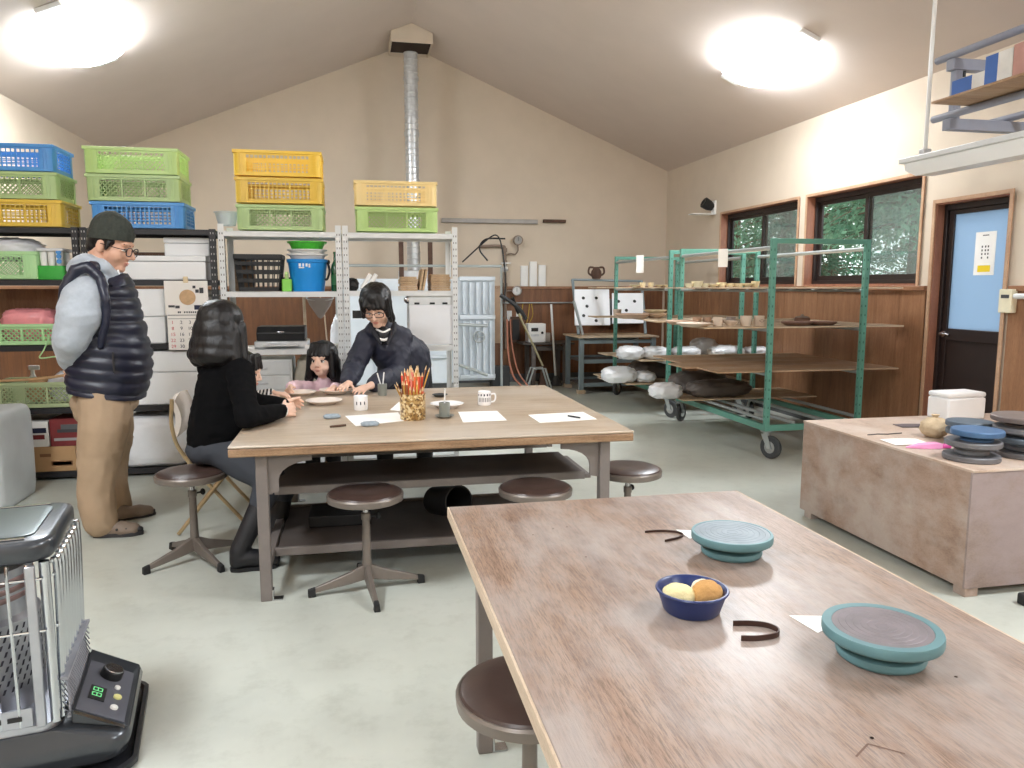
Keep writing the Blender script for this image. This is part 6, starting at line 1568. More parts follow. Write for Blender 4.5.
# paper tags hanging from the top pipes
for (px, py, Y, w, h, l) in ((640, 264, 8.8, .09, .20, 'white paper tag hung on the rear trolley top pipe'), (723, 258, 6.30, .085, .16, 'white paper tag hung on the front trolley top pipe')):
    c = PX(px, py, 3.222 if Y < 7 else 3.222); o = MB().grid(lambda u, v: V((.004 * math.sin(5 * v), (u - .5) * w, (v - .5) * h)), 2, 6, .0008).build('paper_tag', M_paper, smooth=60)
    o.location = (c.x, c.y, c.z); o.rotation_euler.z = R(50); tag(o, l, 'tag', 'paper tags')
# ------------------------------------------------------------------ people
from mathutils import noise as nz
M_skin = mk('skin', rgb(230, 190, 168), .5, var=.04, scale=14); M_skinm = mk('skin_tanned', rgb(208, 162, 138), .5, var=.05, scale=14); M_skinc = mk('skin_child', rgb(240, 200, 178), .5, var=.03, scale=14)
M_lips = mk('lips', rgb(204, 138, 124), .5, var=.02); M_eyew = mk('eye_white', rgb(232, 228, 222), .25, var=0); M_iris = mk('iris_dark', rgb(32, 22, 18), .2, var=0)
def hairmat():
    m, nt, b = new_mat('black_hair'); b.inputs['Roughness'].default_value = .42; b.inputs['Specular IOR Level'].default_value = .4
    f = noise(nt, coords(nt, (90, 90, 9)), 1.6, 4, .6)
    nt.links.new(ramp(nt, f, [(.3, rgb(8, 7, 8)), (.7, rgb(24, 20, 21))]), b.inputs['Base Color']); bump(nt, b, f, .5, .004); return m
M_hair = hairmat()
M_frame = mk('glasses_frame', rgb(38, 26, 28), .3, var=0)
def wrinkle(o, amp, freq, seed=0, aniso=(1, 1, 1), zmin=-9, zmax=9):
    me = o.data; ns = [v.normal.copy() for v in me.vertices]
    for v, n in zip(me.vertices, ns):
        if not zmin < v.co.z < zmax: continue
        q = V((v.co.x * aniso[0], v.co.y * aniso[1], v.co.z * aniso[2])) * freq + V((seed * 5.7, seed * 2.3, seed))
        k = nz.noise(q) ; r = 1 - abs(nz.noise(q * 1.3 + V((3, 1, 7)))) * 2
        v.co += n * amp * (.6 * k + .5 * r)
    me.update()
class Head:
    def __init__(s, c, fwd, up=(0, 0, 1), k=1.0):
        s.c = V(c); s.k = k; f = V(fwd).normalized(); u = (V(up) - f * V(up).dot(f)).normalized(); r = f.cross(u)
        s.M = Matrix((r, f, u)).transposed()
    def p(s, x, y, z): return s.c + s.M @ V((x, y, z)) * s.k
    def e(s, mb, c, r, rot=None):
        Q = s.M if rot is None else s.M @ Euler(rot).to_matrix()
        mb.ell(s.p(*c), tuple(a * s.k for a in r), Q, 20, 12)
    def cap(s, mb, a, b, ra, rb): mb.cap(s.p(*a), s.p(*b), ra * s.k, rb * s.k, 12)
    def skull(s, mb, child=False, ears=True):
        e = lambda c, r, rot=None: s.e(mb, c, r, rot)
        e((0, -.015, .045), (.074, .092, .084)); e((0, .022, -.020), (.064, .070, .080)); e((0, .012, -.045), (.056, .062, .058))
        if child: e((0, .058, -.070), (.030, .026, .024)); [e((q * .034, .048, -.040), (.032, .032, .030)) for q in (-1, 1)]
        else: e((0, .060, -.088), (.028, .026, .022)); [e((q * .036, .050, -.028), (.028, .030, .034)) for q in (-1, 1)]
        e((0, .052, -.070), (.032, .030, .030)); e((0, .072, .028), (.052, .020, .016)); s.cap(mb, (0, .088, .012), (0, .104 if child else .110, -.026), .008, .011)
        for q in (-1, 1):
            e((q * .011, .096, -.031), (.009, .010, .008))
            if ears: e((q * .076, -.012, -.010), (.009, .019, .031), (0, 0, q * .35)); e((q * .079, -.020, -.004), (.006, .010, .024), (0, 0, q * .5))
        e((0, .080, -.057), (.022, .012, .006)); e((0, .078, -.068), (.018, .011, .006))
    def face(s, root, eyes=True, child=False, brow=True, look=(0, 0), open_=.008):
        for q in (-1, 1):
            mb = MB(); s.e(mb, (q * .030, .0735, -.001), (.0145, .0115, open_), (0, 0, -q * .25)); ey = mb.build('eye', M_eyew, root, world=True, smooth=180)
            mb = MB(); s.e(mb, (q * .029 + look[0], .0815, -.001 + look[1]), (.0070, .0048, min(.0072, open_ * .98))); mb.build('iris', M_iris, ey, world=True, smooth=180)
            mb = MB(); mb.tube([s.p(q * (.030 + a), .0835 - abs(a) * .22, .0068 - abs(a) * .25 + open_ * .25) for a in (-.017, -.008, 0, .008, .017)], [.0016 * s.k, .0024 * s.k, .0028 * s.k, .0026 * s.k, .0016 * s.k], 6); mb.build('eyelash', M_iris, ey, world=True)
            if brow:
                mb = MB(); mb.tube([s.p(q * (.012 + a), .0885 - a * .35, .024 + .006 * math.sin(a * 70)) for a in (0, .012, .024, .036)], [.003 * s.k, .0042 * s.k, .004 * s.k, .002 * s.k], 6); mb.build('eyebrow', M_hair, root, world=True)
        mb = MB(); s.e(mb, (0, .0865, -.0575), (.019, .0085, .0038)); s.e(mb, (0, .0845, -.0660), (.016, .008, .0040)); mb.build('lips', M_lips, root, world=True, smooth=180)
    def glasses(s, root, w=.026, h=.019):
        mb = MB()
        for q in (-1, 1):
            mb.tube([s.p(q * .032 + w * math.copysign(abs(math.cos(a)) ** .7, math.cos(a)), .1015 - .10 * abs(q * .032 + w * math.cos(a)) ** 1.3, -.002 + h * math.copysign(abs(math.sin(a)) ** .7, math.sin(a))) for a in (2 * math.pi * i / 24 for i in range(24))], .0024 * s.k, 6, closed=True)
            mb.tube([s.p(q * .058, .098, .004), s.p(q * .074, .06, .004), s.p(q * .082, -.01, .004), s.p(q * .080, -.03, -.012)], .0020 * s.k, 6)
        mb.tube([s.p(-.008, .099, .002), s.p(0, .1015, .005), s.p(.008, .099, .002)], .002 * s.k, 6)
        return mb.build('glasses', M_frame, root, world=True)
def hand(mb, wrist, d, palm, thumb=1, curl=(.25, .45, .4), k=1.0, spread=.10, tcurl=.3):
    """palm and five bent fingers; d = finger direction, palm = the way the palm faces, thumb = +1/-1 side of d x palm"""
    w = V(wrist); d = V(d).normalized(); n = V(palm); n = (n - d * n.dot(d)).normalized(); s = d.cross(n) * thumb
    L = [.068, .076, .071, .056]; kn = []
    for i in range(4):
        o = (1.5 - i) * .0195 * k
        b = w + s * o * .65 + d * .012 * k; q = w + s * o + d * (.088 - .004 * abs(i - 1.2)) * k
        mb.cap(b, q, .0135 * k, .0105 * k, 10); kn.append(q)
        a = (1.5 - i) * spread; dd = (d * math.cos(a) + s * math.sin(a)).normalized(); p = q; ang = 0
        for j, fr in enumerate((.46, .30, .24)):
            ang += curl[j] * (1 + .08 * i); v = dd * math.cos(ang) + n * math.sin(ang); e = p + v * L[i] * fr * k
            r0, r1 = (.0096, .0088, .0080, .0070)[j:j + 2]; sc = k * (.88 if i == 3 else 1)
            mb.cap(p, e, r0 * sc, r1 * sc, 10); p = e
    mb.cap(w - d * .01 * k, w + d * .045 * k, .020 * k, .018 * k, 12); mb.ell(w + d * .05 * k + n * .006 * k, (.034 * k,) * 3, None, 10, 8) if False else None
    mb.cap(w + d * .02 * k + s * .012 * k + n * .006 * k, w + d * .045 * k + s * .026 * k + n * .008 * k, .0145 * k, .0125 * k, 10)
    p = w + d * .040 * k + s * .026 * k + n * .008 * k; v = (d * .72 + s * .60 + n * .25).normalized()
    for j, l in enumerate((.034, .027)):
        e = p + v * l * k; mb.cap(p, e, (.0112, .0098)[j] * k, (.0098, .0082)[j] * k, 10); p = e; v = (v * math.cos(tcurl) + (d * .8 + n * .5 - s * .3).normalized() * math.sin(tcurl)).normalized()

# ---------------------------------------------------------------- standing man in the beanie
M_hood = mk('heather_grey_jersey', rgb(172, 180, 190), .85, var=.05, scale=60, sheen=.2); M_vest = mk('navy_puffer', rgb(29, 32, 50), .40, var=.12, scale=8); M_khaki = mk('khaki_twill', rgb(172, 148, 122), .8, var=.05, scale=12, bmp=.1, bscale=200)
M_beanie = mk('dark_green_knit', rgb(52, 56, 50), .9, var=.2, scale=70, bmp=.4, bscale=120); M_clog = mk('taupe_clog', rgb(124, 108, 94), .55, var=.1); M_clogdk = mk('clog_dark', rgb(44, 42, 44), .6)
r0 = V((-1.35, 4.72, 0)); man = thing('person', 'standing person in green beanie, glasses, navy puffer vest and khaki trousers, hands behind back', 'person', r0)
HM = Head(PY(111, 246, 4.72), (.97, -.16, -.30), (0.1, 0, 1), 1.22)
mb = MB(); HM.skull(mb)
neck = PY(100, 276, 4.72); mb.cap(HM.p(0, -.03, -.03), neck, .072, .080); HM.cap(mb, (0, .02, -.06), (0, -.02, -.14), .05, .06)
chest, hips = PY(104, 320, 4.72), PY(104, 392, 4.72)
mb.chain([neck, chest, hips], [.08, .12, .12])
Sr, Er, Wr = PY(85, 290, 4.50), PY(68, 338, 4.47), PY(67, 364, 4.58); Sl, El, Wl = PY(103, 290, 4.94), PY(86, 338, 4.98), PY(78, 366, 4.84)
for S, E_, W_ in ((Sr, Er, Wr), (Sl, El, Wl)): mb.chain([chest + V((0, 0, .1)), S, E_, W_], [.08, .05, .04, .028])
hand(mb, Wr, (V((-.02, .18, -.10))), (1, .1, 0), 1, (.4, .5, .4), 1.1); hand(mb, Wl, V((-.06, -.14, -.08)), (1, -.1, .1), -1, (.3, .4, .3), 1.1)
An, Af = PY(103, 524, 4.56), PY(119, 509, 4.92)
Kn, Kf = PY(98, 460, 4.58), PY(111, 456, 4.90)
mb.chain([hips, Kn, An], [.09, .06, .035]); mb.chain([hips, Kf, Af], [.09, .06, .035])
mb.blob('body', M_skinm, man, .006, 3)
HM.face(man, look=(0, -.001), open_=.006); HM.glasses(man, .025, .019)
# hair under the cap
mb = MB(); HM.e(mb, (0, -.022, .035), (.079, .092, .080)); HM.e(mb, (0, -.060, -.018), (.060, .046, .048)); HM.cap(mb, (.070, .022, .02), (.074, .014, -.014), .012, .008); HM.cap(mb, (-.070, .022, .02), (-.074, .014, -.014), .012, .008)
mb.blob('hair', M_hair, man, .007, 3)
mb = MB(); N = 72; rings = []
for t_ in range(15):
    a = t_ / 14; z = .030 + .118 * a; PR = [(0, 1.0), (.25, .985), (.45, .93), (.65, .80), (.8, .61), (.92, .36), (1, .03)]
    rr = next(p[1] + (q[1] - p[1]) * (a - p[0]) / (q[0] - p[0]) for p, q in zip(PR, PR[1:]) if a <= q[0] + 1e-6)
    ring = []
    for j in range(N):
        th = 2 * math.pi * j / N; rib = 1 + .026 * math.sin(th * 18)
        x = .084 * rr * math.cos(th) * rib; y = -.010 - .014 * a + .094 * rr * math.sin(th) * rib
        ring.append(HM.p(x, y, z + .018 * math.sin(th) * (1 - a) - .012 * a * a * 0 + .012))
    rings.append(ring)
mb.loops(rings); b_ = mb.build('beanie', M_beanie, man, world=True, smooth=60)
mb = MB(); rings = []
for z, g in ((.028, 1.0), (.026, 1.03), (.055, 1.035), (.064, 1.015)):
    rings.append([HM.p(.084 * g * math.cos(th) * (1 + .012 * math.sin(th * 24)), -.010 + .094 * g * math.sin(th) * (1 + .012 * math.sin(th * 24)), z + .018 * math.sin(th)) for th in (2 * math.pi * j / N for j in range(N))])
mb.loops(rings).build('cuff', M_beanie, b_, world=True, smooth=60)
# hoodie: sleeves, shoulders and hood
mb = MB()
mb.chain([PY(96, 288, 4.62), PY(85, 297, 4.51), PY(80, 315, 4.47), PY(71, 338, 4.47), PY(68, 353, 4.53), PY(68, 364, 4.59)], [.09, .108, .112, .092, .064, .044])
mb.chain([PY(106, 284, 4.82), PY(103, 292, 4.93), PY(96, 315, 4.97), PY(87, 340, 4.97), PY(82, 355, 4.90), PY(79, 366, 4.84)], [.10, .11, .11, .09, .064, .044])
mb.chain([PY(102, 292, 4.72), PY(102, 330, 4.72)], [.12, .12])
mb.chain([PY(84, 264, 4.66), PY(80, 268, 4.72), PY(86, 264, 4.80)], [.055, .065, .055]); mb.chain([PY(86, 262, 4.64), PY(104, 268, 4.61), PY(114, 276, 4.66)], [.045, .040, .028]); mb.chain([PY(88, 262, 4.80), PY(106, 268, 4.83), PY(116, 276, 4.78)], [.045, .040, .028])
mb.chain([PY(97, 272, 4.72), PY(104, 284, 4.72)], [.10, .12])
h_ = mb.blob('hoodie', M_hood, man, .010, 5); wrinkle(h_, .012, 9, 2, (1, 1, 1.6))
mb = MB(); mb.tube([PY(118, 270, 4.67), PY(121, 282, 4.655)], .006, 6); mb.build('drawstring', M_paper, man, world=True)
# quilted vest
prof = [(272, 80, 124, .13), (276, 73, 128, .17), (282, 69, 131, .195), (290, 67, 134, .21), (300, 66, 137, .215), (312, 66, 140, .22), (324, 67, 143, .225), (336, 68, 146, .23), (348, 69, 149, .235), (360, 69, 150, .235), (370, 69, 149.5, .235), (380, 70, 147, .23), (387, 70, 145, .235), (394, 72, 142, .23)]
rings = []; K = 6; ys = []
for i in range(len(prof) - 1):
    for k in range(K): f = k / K; ys.append(tuple(a + (b - a) * f for a, b in zip(prof[i], prof[i + 1])))
ys.append(prof[-1])
for (y, xl, xr, hw) in ys:
    quilt = abs(math.sin(math.pi * (y - 274) / 11.5)) ** .6 if y > 284 else .9
    c = (xl + xr) / 2; slope = -.05
    L_, R_ = PY(xl, y, 4.72), PY(xr, y, 4.72); cx_ = (L_.x + R_.x) / 2; hx = (R_.x - L_.x) / 2 + .016 * (quilt - .7); cz = L_.z
    rings.append([V((cx_ + hx * math.copysign(abs(math.cos(a)) ** .85, math.cos(a)), 4.72 + (hw + .016 * (quilt - .7)) * math.copysign(abs(math.sin(a)) ** .85, math.sin(a)), cz - .035 * math.cos(a) * (1 if y > 330 else .2) - (.05 * abs(math.sin(a)) ** 2 if y < 284 else 0))) for a in (2 * math.pi * j / 48 for j in range(48))])
mb = MB(); mb.loops(rings, cap=False)
inner = [[p.lerp(sum(rg, V((0, 0, 0))) / len(rg), .08) for p in rg] for rg in (rings[-1],)]
mb.loops([rings[-1], inner[0]], cap=False)
v_ = mb.build('vest', M_vest, man, world=True, smooth=180); wrinkle(v_, .010, 14, 5, (1.6, 1.6, .8))
mb = MB(); mb.chain([PY(104, 274, 4.62), PY(120, 280, 4.66), PY(126, 286, 4.72), PY(120, 281, 4.79), PY(106, 276, 4.84)], [.022, .024, .026, .024, .022]); mb.blob('vest_collar', M_vest, man, .008, 3)
mb = MB(); mb.chain([PY(62, 306, 4.50), PY(65, 286, 4.49), PY(75, 270, 4.50), PY(88, 266, 4.51), PY(100, 277, 4.49), PY(106, 298, 4.45), PY(106, 322, 4.46), PY(100, 346, 4.48)], [.022, .026, .030, .030, .026, .023, .021, .018])
ab = mb.blob('vest_armhole', M_vest, man, .008, 4); wrinkle(ab, .006, 16, 3)
mb = MB(); mb.chain([PY(80, 276, 4.92), PY(92, 270, 4.90), PY(112, 282, 4.93)], [.05, .055, .05]); mb.chain([PY(88, 267, 4.53), PY(100, 268, 4.62)], [.036, .036]); mb.blob('vest_shoulder', M_vest, man, .009, 4)
mb = MB(); mb.tube([PY(113, 352, 4.478), PY(114, 373, 4.478)], .006, 6); mb.build('pocket_seam', M_clogdk, v_, world=True)
# trousers
mb = MB(); mb.ell(PY(105, 402, 4.72), (.178, .175, .10)); mb.ell(PY(94, 412, 4.72), (.10, .15, .08))
mb.chain([PY(105, 402, 4.61), PY(104, 428, 4.58), PY(99, 458, 4.57), PY(96, 490, 4.56), PY(98, 508, 4.55), PY(101, 522, 4.55)], [.135, .135, .108, .092, .088, .086])
mb.chain([PY(108, 402, 4.83), PY(112, 428, 4.88), PY(110, 455, 4.92), PY(111, 482, 4.92), PY(115, 495, 4.92), PY(118, 506, 4.92)], [.135, .125, .100, .084, .080, .078])
t_ = mb.blob('trousers', M_khaki, man, .011, 5); wrinkle(t_, .010, 5, 3, (1.3, 1.3, .8)); wrinkle(t_, .008, 8, 9, (1.4, 1.4, 1.2), .0, .50)
def clog(pix_heel, pix_toe):
    a, b = PZ(*pix_heel, 0), PZ(*pix_toe, 0); d = (b - a); L = d.length; d.normalize(); n = V((-d.y, d.x, 0)); k = L / .29
    T = lambda x, y, z: a + d * x * k + n * y * k + V((0, 0, z * k))
    s = thing if False else None
    mb = MB(); mb.chain([T(.045, 0, .040), T(.10, 0, .045), T(.17, .004, .040), T(.235, .006, .034)], [.040, .042, .047, .036]); mb.chain([T(.17, -.018, .034), T(.235, -.012, .03)], [.034, .028]); mb.chain([T(.17, .022, .034), T(.235, .02, .03)], [.034, .028]); mb.cap(T(.04, 0, .05), T(.06, 0, .075), .036, .034)
    for p in list(range(len(mb.v))):
        if mb.v[p].z < .012: mb.v[p].z = .012
    sh = mb.blob('shoe', M_clog, man, .007, 3)
    rings = []
    out = [(.0, 0), (.01, .03), (.05, .042), (.12, .042), (.18, .052), (.24, .046), (.285, .018), (.29, 0), (.285, -.014), (.24, -.042), (.18, -.048), (.12, -.040), (.05, -.040), (.01, -.028)]
    mb = MB(); mb.loops([[T(x, y, .001) for x, y in out], [T(x, y, .020) for x, y in out], [T(.145 + (x - .145) * .93, y * .93, .026) for x, y in out]]); mb.build('sole', M_clogdk, sh, world=True, smooth=50)
    mb = MB(); mb.ell(T(.262, .002, .034), (.026 * k, .026 * k, .018 * k)); mb.build('toe_cap', M_clogdk, sh, world=True, smooth=180)
    mb = MB()
    for x, y, z in ((.10, -.038, .055), (.15, -.044, .05), (.20, -.036, .048), (.15, .0, .083), (.20, .0, .074), (.12, -.02, .08)): mb.ell(T(x, y, z), (.008, .008, .008), None, 10, 6)
    mb.build('vent_hole', M_clogdk, sh, world=True, smooth=180)
clog((93, 537), (144, 534)); clog((116, 521), (156, 514))

# ---------------------------------------------------------------- seated woman in black
M_blackknit = mk('black_knit', rgb(8, 8, 10), .9, spec=.12, var=.15, scale=50, bmp=.2, bscale=160); M_slate = mk('slate_trousers', rgb(54, 58, 66), .8, var=.08, bmp=.1, bscale=160); M_boot = mk('black_boot', rgb(26, 26, 30), .5, var=.1); M_blacktrouser = mk('black_trousers', rgb(26, 26, 30), .8, var=.1)
rw = V((-.84, 4.12, 0)); wom = thing('person', 'seated person with black bob hair, black jumper and slate trousers, turned away at table corner', 'person', rw)
d = V((.80, .60, 0)).normalized(); sd = V((d.y, -d.x, 0))          # facing, her right
HW = Head(PY(223, 330, 4.20), (.50, .85, -.16), (.03, .03, 1), 1.14)
Hc = PY(217, 446, 4.16); Cc = PY(226, 384, 4.19); Nk = PY(223, 356, 4.20)
Swr, Swl = Cc + sd * .150 + V((0, 0, .075)), Cc - sd * .150 + V((0, 0, .075))
Ewr, Wwr = PZ(247, 419, .775), PZ(281, 411, .765); Ewl, Wwl = PZ(252, 406, .785) + V((0, .10, 0)), PZ(283, 404, .765)
mb = MB(); HW.skull(mb); mb.cap(HW.p(0, -.025, -.04), Nk, .052, .056); mb.chain([Nk, Cc, Hc], [.056, .10, .12])
for S, E_, W_ in ((Swr, Ewr, Wwr), (Swl, Ewl, Wwl)): mb.chain([Cc, S, E_, W_], [.08, .042, .034, .026])
hand(mb, Wwr, PZ(303, 408, .755) - Wwr, (.1, 1, -.25), 1, (.22, .40, .40), 1.0, .08); hand(mb, Wwl, PZ(302, 401, .755) - Wwl, (.0, -1, -.3), -1, (.35, .5, .5), .95, .05)
Kwr, Awr = PY(270, 479, 3.93), PZ(244, 552, .10); Kwl, Awl = PY(286, 476, 4.22), PZ(276, 535, .09)
mb.chain([Hc + sd * .07, Kwr, Kwr.lerp(Awr, .25)], [.09, .055, .040]); mb.chain([Hc - sd * .07, Kwl, Kwl.lerp(Awl, .25)], [.09, .055, .040])
mb.blob('body', M_skin, wom, .0055, 3); HW.face(wom)
# bob hair
mb = MB(); HW.e(mb, (0, -.022, .045), (.098, .108, .094)); HW.e(mb, (0, -.045, -.015), (.108, .090, .10)); HW.e(mb, (0, -.055, -.075), (.118, .082, .085)); HW.e(mb, (0, -.06, -.120), (.122, .082, .055))
for q in (-1, 1): HW.cap(mb, (q * .088, .012, .02), (q * .104, .022, -.135), .024, .026); HW.cap(mb, (q * .080, -.045, -.02), (q * .100, -.035, -.14), .040, .036)
for v in range(len(mb.v)): pass
hr = mb.blob('hair', M_hair, wom, .008, 4); wrinkle(hr, .005, 24, 1, (1, 1, .12))
# jumper
mb = MB(); mb.chain([Hc + V((0, 0, .04)), Hc.lerp(Cc, .5), Cc, Cc + V((0, 0, .06))], [.150, .148, .145, .11]); mb.chain([Swl, Cc + V((0, 0, .09)), Swr], [.072, .095, .072]); mb.cap(Hc.lerp(Cc, .3) + sd * .06, Cc + sd * .05, .13, .12); mb.cap(Hc.lerp(Cc, .3) - sd * .06, Cc - sd * .05, .13, .12)
for S, E_, W_ in ((Swr, Ewr, Wwr), (Swl, Ewl, Wwl)): mb.chain([S, S.lerp(E_, .5), E_, E_.lerp(W_, .55), W_], [.072, .062, .054, .046, .036])
mb.cap(Nk + V((0, 0, -.01)), Cc + V((0, 0, .08)), .064, .09)
for i in range(len(mb.v)):
    if mb.v[i].x > TX0 - .01 and mb.v[i].z < TH + .012: mb.v[i].z = TH + .012
jm = mb.blob('jumper', M_blackknit, wom, .009, 5); wrinkle(jm, .008, 10, 4, (1, 1, 2))
mb = MB(); dw = (Wwr - Ewr).normalized(); mb.cyl(Wwr - dw * .002, Wwr + dw * .010, .036, .036, 20); mb.build('white_cuff', M_paper, wom, world=True)
# trousers
mb = MB(); mb.ell(Hc + V((.01, 0, -.01)), (.165, .165, .105)); hr_, hl_ = Hc + sd * .085 - V((0, 0, .01)), Hc - sd * .085 - V((0, 0, .01))
mb.chain([hr_, hr_.lerp(Kwr, .5), Kwr, Kwr.lerp(Awr, .3)], [.105, .092, .075, .060]); mb.chain([hl_, hl_.lerp(Kwl, .5), Kwl, Kwl.lerp(Awl, .3)], [.105, .092, .075, .060])
for i in range(len(mb.v)):
    if (mb.v[i] - V((-.835, 4.035, mb.v[i].z))).length < .20 and mb.v[i].z < SH + .012: mb.v[i].z = SH + .012
tr = mb.blob('trousers', M_slate, wom, .010, 5); wrinkle(tr, .008, 9, 6)
def boot(root, heel, toe, top, m=M_boot, w=.040):
    a, b = V(heel), V(toe); dd = (b - a); L = dd.length; dd.normalize(); n = V((-dd.y, dd.x, 0)); T = lambda x, y, z: a + dd * x * L + n * y + V((0, 0, z))
    mb = MB(); mb.chain([V(top), V(top).lerp(T(.22, 0, .10), .6), T(.20, 0, .10), T(.18, 0, .045)], [w * 1.15, w * 1.12, w * 1.0, w * .95]); mb.chain([T(.2, 0, .06), T(.5, 0, .055), T(.78, 0, .042), T(.9, 0, .036)], [w * 1.05, w * 1.0, w * .95, w * .75])
    for i in range(len(mb.v)):
        if mb.v[i].z < .014: mb.v[i].z = .014
    sh = mb.blob('shoe', m, root, .007, 3)
    out = [(.0, 0), (.03, .6), (.2, .95), (.45, .85), (.75, 1.08), (.93, .75), (1, 0)]; out = out + [(x, -y) for x, y in out[-2:0:-1]]
    mb = MB(); mb.loops([[T(x, y * w, .001) for x, y in out], [T(x, y * w, .018) for x, y in out]]); mb.build('sole', M_rubber, sh, world=True, smooth=40)
boot(wom, PZ(230, 571, 0), PZ(279, 566, 0), Kwr.lerp(Awr, .22), w=.046); boot(wom, PZ(268, 548, 0), PZ(310, 545, 0), Kwl.lerp(Awl, .22), w=.046)

# ---------------------------------------------------------------- person in the dark jacket leaning over the table
M_jacket = mk('navy_jacket', rgb(36, 38, 54), .62, var=.10, scale=10); M_jackdk = mk('jacket_lining', rgb(28, 28, 36), .7, var=.1)
rj = V((.33, 5.62, 0)); jk = thing('person', 'person in glasses and dark navy jacket leaning over table, both hands on a plate', 'person', rj)
HJ = Head(PY(376.5, 307, 5.36), (-.20, -.86, -.46), (-.08, -.1, 1), 1.14)
Hj = V((.36, 5.68, .86)); Cj = PY(390, 349, 5.50); Nj = PY(382, 327, 5.43)
Sjr, Sjl = PY(367, 340, 5.45), PY(402, 338, 5.50)
Wjr, Wjl = PZ(349, 383, .785), PY(371, 385.5, 4.96); Ejr, Ejl = PY(354, 366, 5.33), PY(397, 374, 5.36)
mb = MB(); HJ.skull(mb); mb.cap(HJ.p(0, -.02, -.04), Nj, .048, .054); mb.chain([Nj, Cj, Hj], [.05, .10, .11])
for S, E_, W_ in ((Sjr, Ejr, Wjr), (Sjl, Ejl, Wjl)): mb.chain([Cj, S, E_, W_], [.08, .045, .036, .026])
hand(mb, Wjr, PY(337, 390, 4.78) - Wjr, (.1, -.1, -1), 1, (.10, .25, .25), .98, .08); hand(mb, Wjl, PY(351, 392.5, 4.80) - Wjl, (-.2, .0, -1), -1, (.12, .28, .28), .98, .08)
Fj = [(V((.20, 5.72, .09)), V((.20, 5.72, .47))), (V((.50, 5.74, .09)), V((.50, 5.70, .47)))]
for F, K_ in Fj: mb.chain([Hj + V(((F.x - .36) * .6, 0, -.02)), K_, F], [.08, .055, .04])
mb.blob('body', M_skin, jk, .0055, 3); HJ.face(jk, open_=.0045, look=(0, -.002)); HJ.glasses(jk, .027, .016)
mb = MB(); HJ.e(mb, (0, -.020, .055), (.095, .107, .090)); HJ.e(mb, (0, -.055, .0), (.086, .076, .085))
for x in (-.055, -.03, -.005, .02, .045): HJ.cap(mb, (x * .7, .040, .098), (x * 1.1, .088, .040 + .012 * (x > .02)), .024, .014)
for q, L in ((-1, -.085), (1, -.045)): HJ.cap(mb, (q * .060, .050, .07), (q * .072, .050, L * .4), .022, .012); HJ.cap(mb, (q * .066, .030, .065), (q * .080, .030, L), .026, .013); HJ.cap(mb, (q * .068, .0, .04), (q * .084, -.005, L - .01), .028, .016)
hr = mb.blob('hair', M_hair, jk, .006, 3); wrinkle(hr, .006, 26, 3, (1, 1, .3))
mb = MB(); mb.chain([Hj + V((0, 0, -.12)), Hj, Hj.lerp(Cj, .5), Cj], [.185, .19, .175, .145]); mb.chain([Sjr, Cj + V((0, 0, .05)), Sjl], [.068, .115, .075]); mb.cap(Cj, Nj + V((0, .03, -.01)), .13, .082); mb.cap(Sjr, Nj + V((-.05, .03, -.03)), .068, .06); mb.cap(Sjl, Nj + V((.06, .03, -.03)), .075, .06)
for S, E_, W_ in ((Sjr, Ejr, Wjr), (Sjl, Ejl, Wjl)): mb.chain([S, S.lerp(E_, .5), E_, E_.lerp(W_, .6), W_.lerp(E_, .12)], [.074, .072, .068, .060, .052])
for i in range(len(mb.v)):
    q = mb.v[i]
    if q.y < TY1 + .012 and q.z < TH + .006:
        if q.y < TY1 - .10: q.z = TH + .006
        else: q.z = max(q.z, TH + .006)
ja = mb.blob('jacket', M_jacket, jk, .009, 4); wrinkle(ja, .014, 8, 7, (1.2, 1.2, 1)); wrinkle(ja, .006, 18, 8)
mb = MB(); mb.chain([Nj + V((-.075, .02, .02)), Nj + V((-.06, -.07, -.03)), Nj + V((-.015, -.125, -.11))], [.020, .020, .012]); mb.chain([Nj + V((.085, .02, .02)), Nj + V((.075, -.06, -.03)), Nj + V((.03, -.12, -.11))], [.022, .022, .012]); mb.chain([Nj + V((-.075, .02, .02)), Nj + V((0, .075, .035)), Nj + V((.085, .02, .02))], [.020, .022, .022])
mb.blob('collar', M_jackdk, jk, .008, 3)
mb = MB(); mb.ell(Nj + V((.005, -.045, -.055)), (.055, .055, .065)); mb.build('dark_shirt', M_black, jk, world=True, smooth=180)
mb = MB(); mb.tube(spline([Nj + V((-.042, -.060, -.012)), Nj + V((.005, -.096, -.030)), Nj + V((.052, -.060, -.012))], 6), .007, 8); mb.tube(spline([Nj + V((-.032, -.080, -.075)), Nj + V((.006, -.104, -.085)), Nj + V((.045, -.080, -.075))], 6), .010, 8); mb.build('shirt_stripe', M_paper, jk, world=True)
mb = MB()
for F, K_ in Fj: mb.chain([Hj + V(((F.x - .36) * .6, 0, -.05)), K_, F], [.11, .080, .062])
mb.blob('trousers', M_blacktrouser, jk, .010, 4)
for F, K_ in Fj: boot(jk, V((F.x, F.y + .07, 0)), V((F.x, F.y - .19, 0)), F + V((0, 0, .02)))

